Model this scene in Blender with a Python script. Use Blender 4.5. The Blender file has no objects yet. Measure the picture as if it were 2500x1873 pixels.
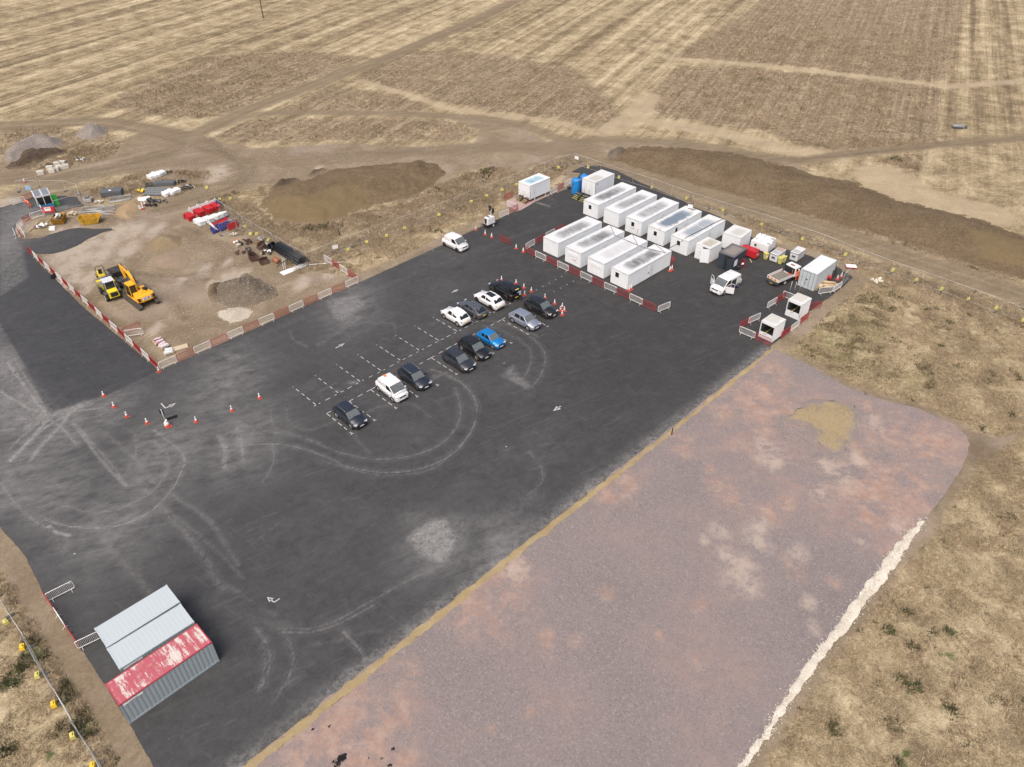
import bpy, bmesh, math, random
import numpy as np
from mathutils import Vector, Matrix, Quaternion
sc = bpy.context.scene
col = sc.collection
PI = math.pi
random.seed(7)
rs = np.random.RandomState(11)

# ------------------------------------------------------------ camera, world, sun
H, PITCH, ROLL, FPX = 55.60573336, 0.65941902, -0.00899673, 1875.178806
F_ = np.array([0, math.cos(PITCH), -math.sin(PITCH)])
R_ = np.array([1., 0, 0]); U_ = np.cross(R_, F_)
R2 = R_*math.cos(ROLL) + U_*math.sin(ROLL); U2 = -R_*math.sin(ROLL) + U_*math.cos(ROLL)
cam = bpy.data.cameras.new('camera'); cam.sensor_width = 36; cam.lens = FPX/2500*36
cam.clip_start = 1; cam.clip_end = 8000
co = bpy.data.objects.new('camera', cam); col.objects.link(co)
co.matrix_world = Matrix(((R2[0], U2[0], -F_[0], 0), (R2[1], U2[1], -F_[1], 0), (R2[2], U2[2], -F_[2], H), (0, 0, 0, 1)))
sc.camera = co
SUN_EL, SUN_AZ = math.radians(58), math.radians(-158)      # azimuth clockwise from +Y
w = bpy.data.worlds.new("World"); sc.world = w; w.use_nodes = True
nt = w.node_tree; bg = nt.nodes['Background']
sky = nt.nodes.new('ShaderNodeTexSky'); sky.sky_type = 'NISHITA'; sky.sun_disc = False
sky.sun_elevation = SUN_EL; sky.sun_rotation = SUN_AZ
sky.dust_density = 7.0; sky.air_density = 0.8; sky.ozone_density = 0.6
nt.links.new(sky.outputs[0], bg.inputs[0]); bg.inputs[1].default_value = 0.15
sl = bpy.data.lights.new('sun', 'SUN'); sl.energy = 0.95; sl.angle = math.radians(55); sl.color = (1, .95, .88)
so = bpy.data.objects.new('sun', sl); col.objects.link(so)
sd = Vector((math.sin(SUN_AZ)*math.cos(SUN_EL), math.cos(SUN_AZ)*math.cos(SUN_EL), math.sin(SUN_EL)))
so.rotation_euler = sd.to_track_quat('Z', 'Y').to_euler()
so.location = (-60, 60, 90)
sc.view_settings.view_transform = 'Standard'; sc.view_settings.look = 'None'
sc.view_settings.exposure = EXPO = 0.27; sc.view_settings.gamma = 1
sc.render.engine = 'CYCLES'

# survey crops of the site plan: origin and scale
CR = dict(a0=(0,300,600/2212),a1=(200,600,700/2212),a2=(400,450,500/2212),a3=(1200,370,500/2124),b0=(1600,470,500/2071),b1=(1000,650,400/2209),b2=(700,780,450/2212),b3=(0,1350,600/1901),c0=(1300,520,360/2212),c1=(1400,400,400/2212),c2=(1700,540,400/2212),c3=(1780,680,280/2212),c4=(1050,360,400/2212),c5=(220,630,200/2212),c6=(0,420,320/2212),c7=(240,400,380/2212),d0=(0,0,1250/2212),d1=(1250,0,1250/2212),d2=(0,850,1300/2212),d3=(1100,850,1400/2212),d4=(500,1350,1000/2212),d5=(500,300,800/2212),d6=(1800,300,700/1784),f=(0,0,2500/2212),
 e2=(1380,400,120/1988), e3=(1860,560,100/2071), e4=(1720,640,110/1823), e5=(560,560,220/2212), e6=(370,820,100/2212), e7=(380,980,60/1420))
def G(c, x, y, z=0.0):
    """point of the place at height z"""
    o = CR[c]; x = o[0]+x*o[2]; y = o[1]+y*o[2]
    d = F_ + (x-1250)/FPX*R2 - (y-936.5)/FPX*U2
    t = (z-H)/d[2]
    return Vector((d[0]*t, d[1]*t, z))
def GL(c, pts, z=0.0): return [G(c, x, y, z) for x, y in pts]
def xy(pts): return np.array([(p[0], p[1]) for p in pts])

# ------------------------------------------------------------ tags
def tag(o, label=None, cat=None, group=None, kind=None):
    if label: o['label'] = label
    if cat: o['category'] = cat
    if group: o['group'] = group
    if kind: o['kind'] = kind
    return o
def empty(name, loc, rz=0, label=None, cat=None, group=None):
    o = bpy.data.objects.new(name, None); col.objects.link(o)
    o.location = loc; o.rotation_euler = (0, 0, rz); o.empty_display_size = .3
    return tag(o, label, cat, group)
def kids(o): return [c for c in col.objects if c.parent == o]
CH = {}
def copy_tree(o, parent=None):
    c = o.copy(); col.objects.link(c); c.parent = parent
    for ch in CH.get(o.name, []):
        copy_tree(ch, c)
    if parent is not None: CH.setdefault(parent.name, []).append(c)
    return c

# ------------------------------------------------------------ materials
class NT:
    def __init__(s, name):
        s.m = bpy.data.materials.new(name); s.m.use_nodes = True
        s.t = s.m.node_tree; s.b = s.t.nodes['Principled BSDF']; s.n = s.t.nodes
    def L(s, a, b): s.t.links.new(a, b)
    def put(s, sock, v):
        if isinstance(v, bpy.types.NodeSocket): s.L(v, sock)
        elif isinstance(v, (tuple, list)) and sock.type == 'RGBA': sock.default_value = (*v[:3], 1)
        else: sock.default_value = v
    def pos(s): return s.n.new('ShaderNodeNewGeometry').outputs['Position']
    def obj(s): return s.n.new('ShaderNodeTexCoord').outputs['Object']
    def attr(s, name, typ='GEOMETRY', out='Fac'):
        a = s.n.new('ShaderNodeAttribute'); a.attribute_name = name; a.attribute_type = typ; return a.outputs[out]
    def math(s, op, a, b=0.0, c=0.0, clamp=False):
        n = s.n.new('ShaderNodeMath'); n.operation = op; n.use_clamp = clamp
        s.put(n.inputs[0], a); s.put(n.inputs[1], b); s.put(n.inputs[2], c); return n.outputs[0]
    def noise(s, v, scale, det=4, rough=.55, dist=0.0):
        n = s.n.new('ShaderNodeTexNoise'); s.L(v, n.inputs['Vector']); n.inputs['Scale'].default_value = scale
        n.inputs['Detail'].default_value = det; n.inputs['Roughness'].default_value = rough; n.inputs['Distortion'].default_value = dist
        return n.outputs['Fac']
    def voro(s, v, scale, out='Distance'):
        n = s.n.new('ShaderNodeTexVoronoi'); s.L(v, n.inputs['Vector']); n.inputs['Scale'].default_value = scale
        return n.outputs[out]
    def rng(s, v, a, b, c=0.0, d=1.0, smooth=False):
        n = s.n.new('ShaderNodeMapRange'); n.interpolation_type = 'SMOOTHSTEP' if smooth else 'LINEAR'
        s.put(n.inputs[0], v)
        for i, q in zip((1, 2, 3, 4), (a, b, c, d)): s.put(n.inputs[i], q)
        return n.outputs[0]
    def mix(s, f, a, b, mode='MIX'):
        n = s.n.new('ShaderNodeMix'); n.data_type = 'RGBA'; n.blend_type = mode
        s.put(n.inputs[0], f); s.put(n.inputs[6], a); s.put(n.inputs[7], b); return n.outputs[2]
    def rot(s, v, deg, sx=1.0, sy=1.0):
        """coordinates along / across a ground direction"""
        a = math.radians(deg)
        o = []
        for d, k in (((math.cos(a), math.sin(a), 0), sx), ((-math.sin(a), math.cos(a), 0), sy)):
            n = s.n.new('ShaderNodeVectorMath'); n.operation = 'DOT_PRODUCT'; s.L(v, n.inputs[0]); n.inputs[1].default_value = d
            o.append(s.math('MULTIPLY', n.outputs['Value'], k))
        c = s.n.new('ShaderNodeCombineXYZ'); s.L(o[0], c.inputs[0]); s.L(o[1], c.inputs[1]); return c.outputs[0]
    def scale(s, v, k):
        n = s.n.new('ShaderNodeVectorMath'); n.operation = 'MULTIPLY'; s.L(v, n.inputs[0]); n.inputs[1].default_value = k; return n.outputs[0]
    def bump(s, h, strength=.5, dist=.05):
        n = s.n.new('ShaderNodeBump'); n.inputs['Strength'].default_value = strength; n.inputs['Distance'].default_value = dist
        s.L(h, n.inputs['Height']); s.L(n.outputs[0], s.b.inputs['Normal'])
    def out(s, c, rough=.9, metal=0.0, spec=None):
        s.put(s.b.inputs['Base Color'], c); s.put(s.b.inputs['Roughness'], rough); s.put(s.b.inputs['Metallic'], metal)
        if spec is not None: s.b.inputs['Specular IOR Level'].default_value = spec
        return s.m
_M = {}
def M(name, c=(.5, .5, .5), rough=.5, metal=0.0, dirt=.25, scale=3.0, coat=0.0, dc=(.25, .22, .18)):
    """plain procedural surface with a little uneven wear"""
    if name in _M: return _M[name]
    t = NT(name); v = t.obj()
    n = t.noise(v, scale, 5, .65)
    k = t.rng(n, .42, .8, 0, dirt)
    c2 = t.mix(k, c, tuple(dc))
    n2 = t.noise(v, scale*7, 3)
    r = t.rng(n2, .2, .8, max(.02, rough-.08), min(1, rough+.1))
    t.out(c2, r, metal)
    if coat: t.b.inputs['Coat Weight'].default_value = coat; t.b.inputs['Coat Roughness'].default_value = .05
    _M[name] = t.m; return t.m

# ------------------------------------------------------------ mesh builder
class MB:
    def __init__(s): s.v = []; s.f = []; s.mi = []; s.sm = []; s.cur = 0
    def add(s, vs, fs, smooth=False):
        b = len(s.v); s.v += [tuple(p) for p in vs]
        for f in fs: s.f.append(tuple(b+i for i in f)); s.mi.append(s.cur); s.sm.append(smooth)
    def box(s, c, d, rz=0.0, mat=None, top=None):
        """centre c, size d; top=(sx,sy) scales the upper face"""
        tx, ty = top or (1, 1); vs = []
        for z in (-1, 1):
            kx, ky = (tx, ty) if z > 0 else (1, 1)
            for x, y in ((-1, -1), (1, -1), (1, 1), (-1, 1)):
                vs.append(Vector((x*d[0]/2*kx, y*d[1]/2*ky, z*d[2]/2)))
        R = mat or Matrix.Rotation(rz, 3, 'Z')
        vs = [R @ p + Vector(c) for p in vs]
        s.add(vs, [(3, 2, 1, 0), (4, 5, 6, 7), (0, 1, 5, 4), (1, 2, 6, 5), (2, 3, 7, 6), (3, 0, 4, 7)])
    def tube(s, pts, r, n=6, closed=False, cap=True):
        pts = [Vector(p) for p in pts]; N = len(pts); rr = r if isinstance(r, (list, tuple)) else [r]*N
        vs = []; up0 = None
        for i, p in enumerate(pts):
            a = pts[i-1] if (i or closed) else p; b = pts[(i+1) % N] if (i < N-1 or closed) else p
            d = (b-a).normalized()
            if up0 is None: up0 = Vector((0, 0, 1)) if abs(d.z) < .9 else Vector((1, 0, 0))
            u = d.cross(up0).normalized() if d.cross(up0).length > 1e-4 else Vector((1, 0, 0)); q = u.cross(d).normalized()
            up0 = q
            for k in range(n):
                t = 2*PI*k/n + PI/n; vs.append(p+(u*math.cos(t)+q*math.sin(t))*rr[i])
        fs = []
        for i in range(N if closed else N-1):
            for k in range(n):
                a = i*n+k; b = i*n+(k+1) % n; j = (i+1) % N
                fs.append((a, b, j*n+(k+1) % n, j*n+k))
        if not closed and cap: fs.append(tuple(range(n))[::-1]); fs.append(tuple((N-1)*n+k for k in range(n)))
        s.add(vs, fs, n > 4)
    def lathe(s, prof, c=(0, 0, 0), n=16, axis='Z', smooth=True):
        """prof [(r,h)]"""
        vs = []
        for r, h in prof:
            for k in range(n):
                t = 2*PI*k/n; x, y = r*math.cos(t), r*math.sin(t)
                p = {'Z': (x, y, h), 'Y': (x, h, y), 'X': (h, x, y)}[axis]
                vs.append(Vector(p)+Vector(c))
        fs = []
        flip = axis == 'Y'
        for i in range(len(prof)-1):
            for k in range(n):
                f = (i*n+k, i*n+(k+1) % n, (i+1)*n+(k+1) % n, (i+1)*n+k)
                fs.append(f[::-1] if flip else f)
        a = tuple(range(n)); b = tuple((len(prof)-1)*n+k for k in range(n))
        fs += [a if flip else a[::-1], b[::-1] if flip else b]
        s.add(vs, fs, smooth)
    def prism(s, poly, a, b, axis='Z'):
        """extrude polygon: axis Z poly in xy, axis Y poly in xz"""
        n = len(poly)
        f = {'Z': lambda p, h: (p[0], p[1], h), 'Y': lambda p, h: (p[0], h, p[1]), 'X': lambda p, h: (h, p[0], p[1])}[axis]
        vs = [f(p, a) for p in poly]+[f(p, b) for p in poly]
        fs = [tuple(range(n))[::-1], tuple(range(n, 2*n))]
        for i in range(n): fs.append((i, (i+1) % n, n+(i+1) % n, n+i))
        s.add(vs, fs)
    def sheet(s, pts): s.add(pts, [tuple(range(len(pts)))])
    def build(s, name, mats, parent=None, bevel=0.0, seg=2, loc=None, fix=True):
        me = bpy.data.meshes.new(name); me.from_pydata(s.v, [], s.f)
        if not isinstance(mats, (list, tuple)): mats = [mats]
        for m in mats: me.materials.append(m)
        me.polygons.foreach_set('material_index', s.mi); me.polygons.foreach_set('use_smooth', s.sm)
        if fix:
            b = bmesh.new(); b.from_mesh(me); bmesh.ops.recalc_face_normals(b, faces=b.faces); b.to_mesh(me); b.free()
        me.update()
        o = bpy.data.objects.new(name, me); col.objects.link(o)
        if parent: o.parent = parent; CH.setdefault(parent.name, []).append(o)
        if loc is not None: o.location = loc
        if bevel:
            q = o.modifiers.new('bevel', 'BEVEL'); q.width = bevel; q.segments = seg; q.limit_method = 'ANGLE'; q.angle_limit = math.radians(35)
        return o
def text(name, body, size, mat, parent, loc, rot, extrude=.004, font_x=1.0):
    c = bpy.data.curves.new(name, 'FONT'); c.body = body; c.size = size; c.extrude = extrude; c.align_x = 'CENTER'; c.align_y = 'CENTER'
    o = bpy.data.objects.new(name, c); me = bpy.data.meshes.new_from_object(o); bpy.data.objects.remove(o)
    me.materials.clear(); me.materials.append(mat)
    o = bpy.data.objects.new(name, me); col.objects.link(o); o.parent = parent
    if parent: CH.setdefault(parent.name, []).append(o)
    o.location = loc; o.rotation_euler = rot; o.scale = (font_x, 1, 1); return o

# ------------------------------------------------------------ region maths (numpy)
def sdf(P, poly):
    """signed distance, positive inside; P Nx2"""
    A = xy(poly); B = np.roll(A, -1, 0); n = len(P); best = np.full(n, 1e9); ins = np.zeros(n, bool)
    for a, b in zip(A, B):
        d = b-a; q = P-a; t = np.clip((q@d)/max(1e-9, d@d), 0, 1)
        best = np.minimum(best, ((q-t[:, None]*d)**2).sum(1))
        c = ((a[1] > P[:, 1]) != (b[1] > P[:, 1]))
        if b[1] != a[1]:
            xi = (b[0]-a[0])*(P[:, 1]-a[1])/(b[1]-a[1])+a[0]; ins ^= c & (P[:, 0] < xi)
    return np.where(ins, 1, -1)*np.sqrt(best)
def ldist(P, line):
    A = xy(line); best = np.full(len(P), 1e9)
    for a, b in zip(A[:-1], A[1:]):
        lo = np.minimum(a, b)-6; hi = np.maximum(a, b)+6
        m = ((P > lo) & (P < hi)).all(1)
        if not m.any(): continue
        q = P[m]-a; d = b-a; t = np.clip((q@d)/max(1e-9, d@d), 0, 1)
        best[m] = np.minimum(best[m], ((q-t[:, None]*d)**2).sum(1))
    return np.sqrt(best)
def spline(line, k=8):
    A = xy(line); A = np.vstack([2*A[0]-A[1], A, 2*A[-1]-A[-2]]); out = []
    for i in range(1, len(A)-2):
        for t in np.linspace(0, 1, k, endpoint=False):
            p0, p1, p2, p3 = A[i-1:i+3]
            out.append(.5*((2*p1)+(-p0+p2)*t+(2*p0-5*p1+4*p2-p3)*t*t+(-p0+3*p1-3*p2+p3)*t**3))
    out.append(A[-2]); return np.array(out)
def vnoise(P, scale, seed=0):
    """smooth value noise on plane points"""
    r = np.random.RandomState(seed); T = r.rand(256, 256)
    q = P*scale; i = np.floor(q).astype(int); f = q-i; f = f*f*(3-2*f)
    a = T[i[:, 0] & 255, i[:, 1] & 255]; b = T[(i[:, 0]+1) & 255, i[:, 1] & 255]
    c = T[i[:, 0] & 255, (i[:, 1]+1) & 255]; d = T[(i[:, 0]+1) & 255, (i[:, 1]+1) & 255]
    return (a*(1-f[:, 0])+b*f[:, 0])*(1-f[:, 1])+(c*(1-f[:, 0])+d*f[:, 0])*f[:, 1]
def fbm(P, scale, oc=4, seed=0): return sum(vnoise(P, scale*2**i, seed+i)*.5**i for i in range(oc))/sum(.5**i for i in range(oc))
def setattr_f(me, name, arr):
    a = me.attributes.new(name, 'FLOAT', 'POINT'); a.data.foreach_set('value', np.asarray(arr, np.float32))
def grid_mesh(name, X, Y, Z=None, keep=None, P=None):
    """X,Y 1-D axes; keep: face mask callback on vertex mask"""
    nx, ny = len(X), len(Y)
    gx, gy = np.meshgrid(X, Y); V = np.stack([gx.ravel(), gy.ravel(), np.zeros(nx*ny) if Z is None else Z], 1)
    if P is not None: V[:, :2] = P
    idx = np.arange(nx*ny).reshape(ny, nx)
    Fq = np.stack([idx[:-1, :-1].ravel(), idx[:-1, 1:].ravel(), idx[1:, 1:].ravel(), idx[1:, :-1].ravel()], 1)
    if keep is not None:
        Fq = Fq[keep[Fq].any(1)]; used = np.unique(Fq); mp = -np.ones(nx*ny, int); mp[used] = np.arange(len(used))
        V = V[used]; Fq = mp[Fq]
    else: used = np.arange(nx*ny)
    me = bpy.data.meshes.new(name)
    me.vertices.add(len(V)); me.vertices.foreach_set('co', V.ravel().astype(np.float32))
    me.loops.add(Fq.size); me.loops.foreach_set('vertex_index', Fq.ravel().astype(np.int32))
    me.polygons.add(len(Fq)); me.polygons.foreach_set('loop_start', np.arange(0, Fq.size, 4, dtype=np.int32)); me.polygons.foreach_set('loop_total', np.full(len(Fq), 4, np.int32))
    me.polygons.foreach_set('use_smooth', np.ones(len(Fq), bool))
    me.update(calc_edges=True); me.validate()
    return me, V, used
def region_mesh(name, poly, step, zfun, mat, attrs=None, edge=0.0, seed=3, kind='structure', jit=1.0):
    """sheet or mound over a polygon: grid with its rim snapped to the outline"""
    A = xy(poly); lo = A.min(0)-step; hi = A.max(0)+step
    X = np.arange(lo[0], hi[0]+step, step); Y = np.arange(lo[1], hi[1]+step, step)
    gx, gy = np.meshgrid(X, Y); P = np.stack([gx.ravel(), gy.ravel()], 1)
    wob = (fbm(P, jit, 3, seed)-.5)*2*edge
    s = sdf(P, poly)+wob
    keep = s > 0
    # pull outside vertices of border cells back on to the outline
    out = (s <= 0) & (s > -2*step)
    e = step*.25
    gxs = (sdf(P[out]+[e, 0], poly)-sdf(P[out]-[e, 0], poly))/(2*e); gys = (sdf(P[out]+[0, e], poly)-sdf(P[out]-[0, e], poly))/(2*e)
    g = np.stack([gxs, gys], 1); g /= np.maximum(1e-6, np.linalg.norm(g, axis=1))[:, None]
    P2 = P.copy(); P2[out] = P[out]+g*(-s[out])[:, None]
    Z = zfun(P2, np.maximum(s, 0))
    me, V, used = grid_mesh(name, X, Y, Z, keep, P2)
    setattr_f(me, 'rim', np.maximum(s, 0)[used])
    if attrs:
        for k, fn in attrs.items(): setattr_f(me, k, fn(V[:, :2]))
    me.materials.append(mat)
    o = bpy.data.objects.new(name, me); col.objects.link(o)
    if kind: o['kind'] = kind
    return o
# ------------------------------------------------------------ outlines of the site, on the ground
TARMAC = GL('f', [(330, 2050), (330, 1657)]) + GL('b3', [(1010, 1330), (800, 1000), (620, 740), (345, 330), (180, 0)]) + GL('f', [(0, 1140), (-260, 800), (-420, 560), (-300, 470), (-60, 462)]) + \
    GL('c6', [(60, 590), (200, 545), (420, 480), (560, 430), (620, 470), (990, 410), (1080, 400), (1290, 430), (1370, 520), (1400, 575), (1250, 600), (1080, 640), (950, 690), (860, 715), (600, 720), (500, 760), (350, 810), (270, 900), (250, 990), (300, 1110), (420, 1135), (700, 1115), (830, 1060), (1000, 1010), (1180, 960), (1340, 945), (1550, 960), (1750, 960), (1880, 955), (1900, 975), (1750, 1010), (1500, 1120), (1300, 1240), (1100, 1320), (880, 1382)]) + \
    GL('a0', [(470, 1180), (330, 1175), (258, 1165)]) + GL('a1', [(5, 470), (600, 965), (2130, 290)]) + GL('a2', [(2212, 1015)]) + \
    GL('c4', [(0, 1395), (400, 1200), (930, 965), (1250, 820), (1610, 650), (1900, 545), (1960, 440), (2040, 350)]) + GL('a3', [(830, 210), (960, 150), (1130, 150), (1300, 200), (1560, 330), (1800, 430), (1980, 510), (2080, 570)]) + \
    GL('b0', [(560, 210), (740, 290), (960, 440), (1100, 560), (1330, 580), (1500, 620), (1820, 740), (2000, 860), (1830, 1010), (1560, 1200), (1290, 1460), (1165, 1555)]) + GL('f', [(1665, 753), (530, 1650)]) + GL('f', [(150, 2050)][:0])
_a, _b = G('f', 1665, 753), G('f', 530, 1650)
TARMAC.append(_b+(_b-_a).normalized()*16)
PAD = GL('f', [(1665, 753), (1745, 788), (1830, 838), (1900, 862), (1990, 885), (2060, 918), (2090, 945), (2093, 960), (2083, 1000), (2040, 1070), (2000, 1122), (1935, 1200), (1868, 1290), (1780, 1400), (1700, 1510), (1640, 1600), (1600, 1657), (1540, 1780), (1480, 1900)])
PAD += [_b+(_b-_a).normalized()*16]
PAD_L = [_b+(_b-_a).normalized()*15, _b, _a]
YSTRIP = GL('f', [(1665, 753), (1500, 888), (1085, 1211), (900, 1360), (530, 1652), (380, 1770), (402, 1786), (560, 1652), (914, 1368), (1108, 1212), (1514, 887), (1671, 757)])
YPATCH = GL('f', [(1700, 905), (1718, 880), (1765, 866), (1820, 868), (1845, 882), (1850, 915), (1838, 950), (1815, 980), (1785, 970), (1760, 950), (1740, 920)])
WSTRIP = GL('f', [(2003, 1118), (2000, 1128), (1950, 1200), (1885, 1290), (1795, 1400), (1715, 1510), (1655, 1600), (1612, 1657), (1560, 1770), (1540, 1765), (1594, 1657), (1636, 1598), (1690, 1512), (1768, 1400), (1852, 1290), (1918, 1200), (1985, 1125)])
# bare earth, tracks, weeds
BARE = [GL('a0', [(250, 1130), (400, 1160), (700, 960), (1000, 900), (700, 700), (900, 620), (1330, 700), (1900, 640), (2212, 560), (2212, 1475), (0, 1475)][:0]),
    GL('f', [(60, 535), (110, 480), (250, 440), (400, 420), (440, 400), (560, 505), (640, 560), (700, 590), (770, 600), (600, 680), (345, 800)]),
    GL('d0', [(0, 690), (150, 730), (400, 700), (520, 640), (560, 590), (620, 570), (700, 560), (850, 570), (900, 600), (1100, 640), (1500, 620), (1900, 640), (2050, 620), (2080, 560), (1900, 500), (2212, 530), (2212, 680), (1950, 760), (2212, 796), (900, 796), (500, 740), (250, 796), (0, 796)]),
    GL('d1', [(0, 530), (150, 610), (420, 600), (700, 620), (1200, 690), (1300, 740), (700, 700), (400, 650), (0, 740), (-100, 740)]),
    GL('f', [(2212, 935), (2150, 945), (2110, 930), (2080, 935), (2085, 1000), (2120, 1000), (2150, 980)])]
TRACKS = [(GL('d0', [(2400, -60), (2212, 15), (2050, 95), (1700, 240), (1400, 350), (1150, 445), (1000, 500), (880, 560), (780, 610), (650, 680), (300, 780), (100, 830)]), 2.4),
    (GL('d0', [(-300, 545), (0, 543), (400, 525), (600, 550), (800, 590), (950, 650), (1050, 720), (1060, 800)]), 2.6),
    (GL('d0', [(880, 570), (1130, 492), (1500, 488), (1900, 498), (2212, 530)])+GL('d1', [(250, 610), (420, 600), (800, 625), (1200, 692), (1450, 665), (1900, 620), (2212, 595), (2500, 580)]), 1.6),
    (GL('d1', [(250, 650), (420, 690), (600, 760), (1000, 880)])+GL('d6', [(0, 500), (500, 650), (1000, 820), (1784, 1075), (2300, 1250)]), 2.9),
    (GL('a2', [(0, 250), (400, 100), (800, -30)]), 2.6),
    (GL('f', [(0, 385), (200, 372), (450, 345), (700, 345), (1000, 320), (1250, 318)]), 2.5)]
PALE = [(GL('d1', [(690, 255), (1000, 275), (1400, 315), (1880, 372), (2212, 350)]), 1.6), (GL('d0', [(1560, 350), (1750, 405), (1950, 470), (2212, 510)])+GL('d1', [(0, 497), (200, 530), (420, 595)]), 1.1),
    (GL('d1', [(590, 420), (530, 500), (430, 560)]), 3.0), (GL('d1', [(620, 530), (900, 570), (1150, 640), (1400, 680)]), 2.6), (GL('d6', [(900, 330), (1100, 450), (1350, 540), (1500, 560)]), 5.0)]
ROUGH = [GL('d0', [(450, 455), (560, 390), (700, 330), (900, 245), (1100, 225), (1400, 232), (1600, 250), (1500, 300), (1400, 335), (1000, 490), (850, 515), (700, 508)]),
    GL('d0', [(1540, 340), (1800, 225), (2000, 225), (2212, 245)])+GL('d1', [(0, 255), (250, 290), (400, 400), (500, 540), (400, 580), (200, 515), (0, 485)])+GL('d0', [(2100, 480), (1900, 430), (1700, 385)]),
    GL('d0', [(1250, 450), (1400, 380), (1600, 390), (1750, 415), (1900, 478), (1500, 480), (1200, 485)]),
    GL('d0', [(920, 595), (1000, 550), (1130, 512), (1700, 512), (2000, 525), (2055, 560), (2000, 615), (1750, 600), (1400, 610), (1050, 612)]),
    GL('d1', [(690, 250), (1000, 60), (1100, -20), (1400, -60), (1980, -60), (1950, 60), (1880, 350), (1600, 330), (1300, 290), (1000, 265)]),
    GL('d1', [(590, 430), (650, 340), (720, 285), (1000, 290), (1300, 318), (1860, 380), (1850, 620), (1400, 655), (1250, 620), (1090, 570), (800, 520), (640, 505)]),
    GL('d1', [(1560, 695), (1650, 670), (1800, 660), (1780, 750), (1650, 720)]),
    GL('d0', [(0, 560), (250, 545), (400, 570), (520, 590), (540, 620), (500, 680), (330, 720), (150, 735), (0, 740)]),
    GL('a0', [(740, 610), (900, 560), (1250, 450), (1700, 480), (1850, 560), (1750, 660), (1300, 680), (1000, 700)])]
FENCE_R = GL('c4', [(1940, 222)])+GL('c1', [(550, 185), (1050, 345), (1600, 545)])+GL('c2', [(870, 60), (1690, 345), (2212, 560)])+GL('d6', [(950, 940), (1270, 1050), (1784, 1245), (2100, 1370)])
FENCE_L = GL('c4', [(1940, 222), (1730, 272), (970, 575), (550, 735), (120, 915)])+GL('d5', [(1090, 800), (890, 880), (693, 957)])
WEEDS = [(FENCE_R, 2.2), (FENCE_L, 3.4), (GL('d5', [(693, 957), (430, 790), (270, 700), (100, 530)]), 3.0), (GL('d5', [(230, 600), (420, 720), (800, 720), (1200, 640), (1600, 470), (2000, 330)]), 3.6),
    (GL('b3', [(230, 450), (420, 830), (600, 1050), (760, 1280), (950, 1520), (1050, 1700)]), 1.6), (GL('b3', [(60, 200), (200, 420)]), 1.2), (GL('d6', [(400, 540), (700, 650), (1000, 740), (1400, 860), (1784, 960)]), 1.6),
    (GL('a0', [(900, 640), (1300, 480), (1800, 480)]), 3.0)]
GREEN = [GL('d6', [(420, 1250), (700, 1100), (900, 1010), (1050, 1060), (950, 1200), (900, 1500), (1100, 1640), (600, 1560), (330, 1400)]),
    GL('d6', [(900, 1530), (1200, 1480), (1240, 1657), (950, 1657)])]
GSPOT = GL('d3', [(1690, 1090), (1780, 1150), (1930, 1090), (1860, 1100), (1790, 1310), (1740, 1280), (1770, 1350), (1920, 1400), (1760, 1560), (1740, 1600), (1750, 790), (1760, 1020), (1480, 1470), (1910, 1180)])
GBLOB = [(GL('b3', [(320, 720)])[0], 1.6), (GL('b3', [(600, 1010)])[0], 1.2), (GL('b3', [(180, 870)])[0], .6), (GL('b3', [(700, 1300)])[0], 1.3), (GL('b3', [(70, 1515)])[0], .6), (GL('b3', [(390, 1580)])[0], .5), (GL('b3', [(490, 1150)])[0], .6), (GL('b3', [(90, 990)])[0], .9)]
GBLOB += [(p, random.uniform(.35, .9)) for p in GSPOT]
MARGIN = 2.3

def blobs(L, P):
    o = np.zeros(len(P))
    for c, (x, y, r) in L:
        a = G(c, x, y); b = G(c, x+r, y); d = G(c, x, y+r)
        rx = (b-a).length; ry = (d-a).length
        m = (np.abs(P[:, 0]-a.x) < 3*rx) & (np.abs(P[:, 1]-a.y) < 3*ry)
        o[m] = np.maximum(o[m], np.exp(-((P[m, 0]-a.x)/rx)**2-((P[m, 1]-a.y)/ry)**2))
    return o
CREAM = [('a0', q) for q in [(600, 1150, 130), (800, 1080, 120), (1050, 1000, 120), (700, 1250, 120), (560, 1330, 90), (900, 1200, 90), (1200, 960, 90), (640, 1420, 90), (1150, 1150, 90), (500, 1000, 60), (650, 960, 50), (1850, 1330, 60), (1400, 960, 70)]]+[('a1', q) for q in [(60, 250, 60), (1130, 250, 70), (1000, 290, 40), (1250, 215, 50), (760, 270, 40), (1700, 290, 60), (560, 650, 60), (1120, 120, 40), (40, 330, 50), (1900, 220, 50)]]+[('f', q) for q in [(25, 470, 40), (15, 440, 30), (30, 500, 30)]]+[('d0', q) for q in [(830, 600, 30), (1380, 720, 20), (950, 740, 60), (700, 740, 30)]]
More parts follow.
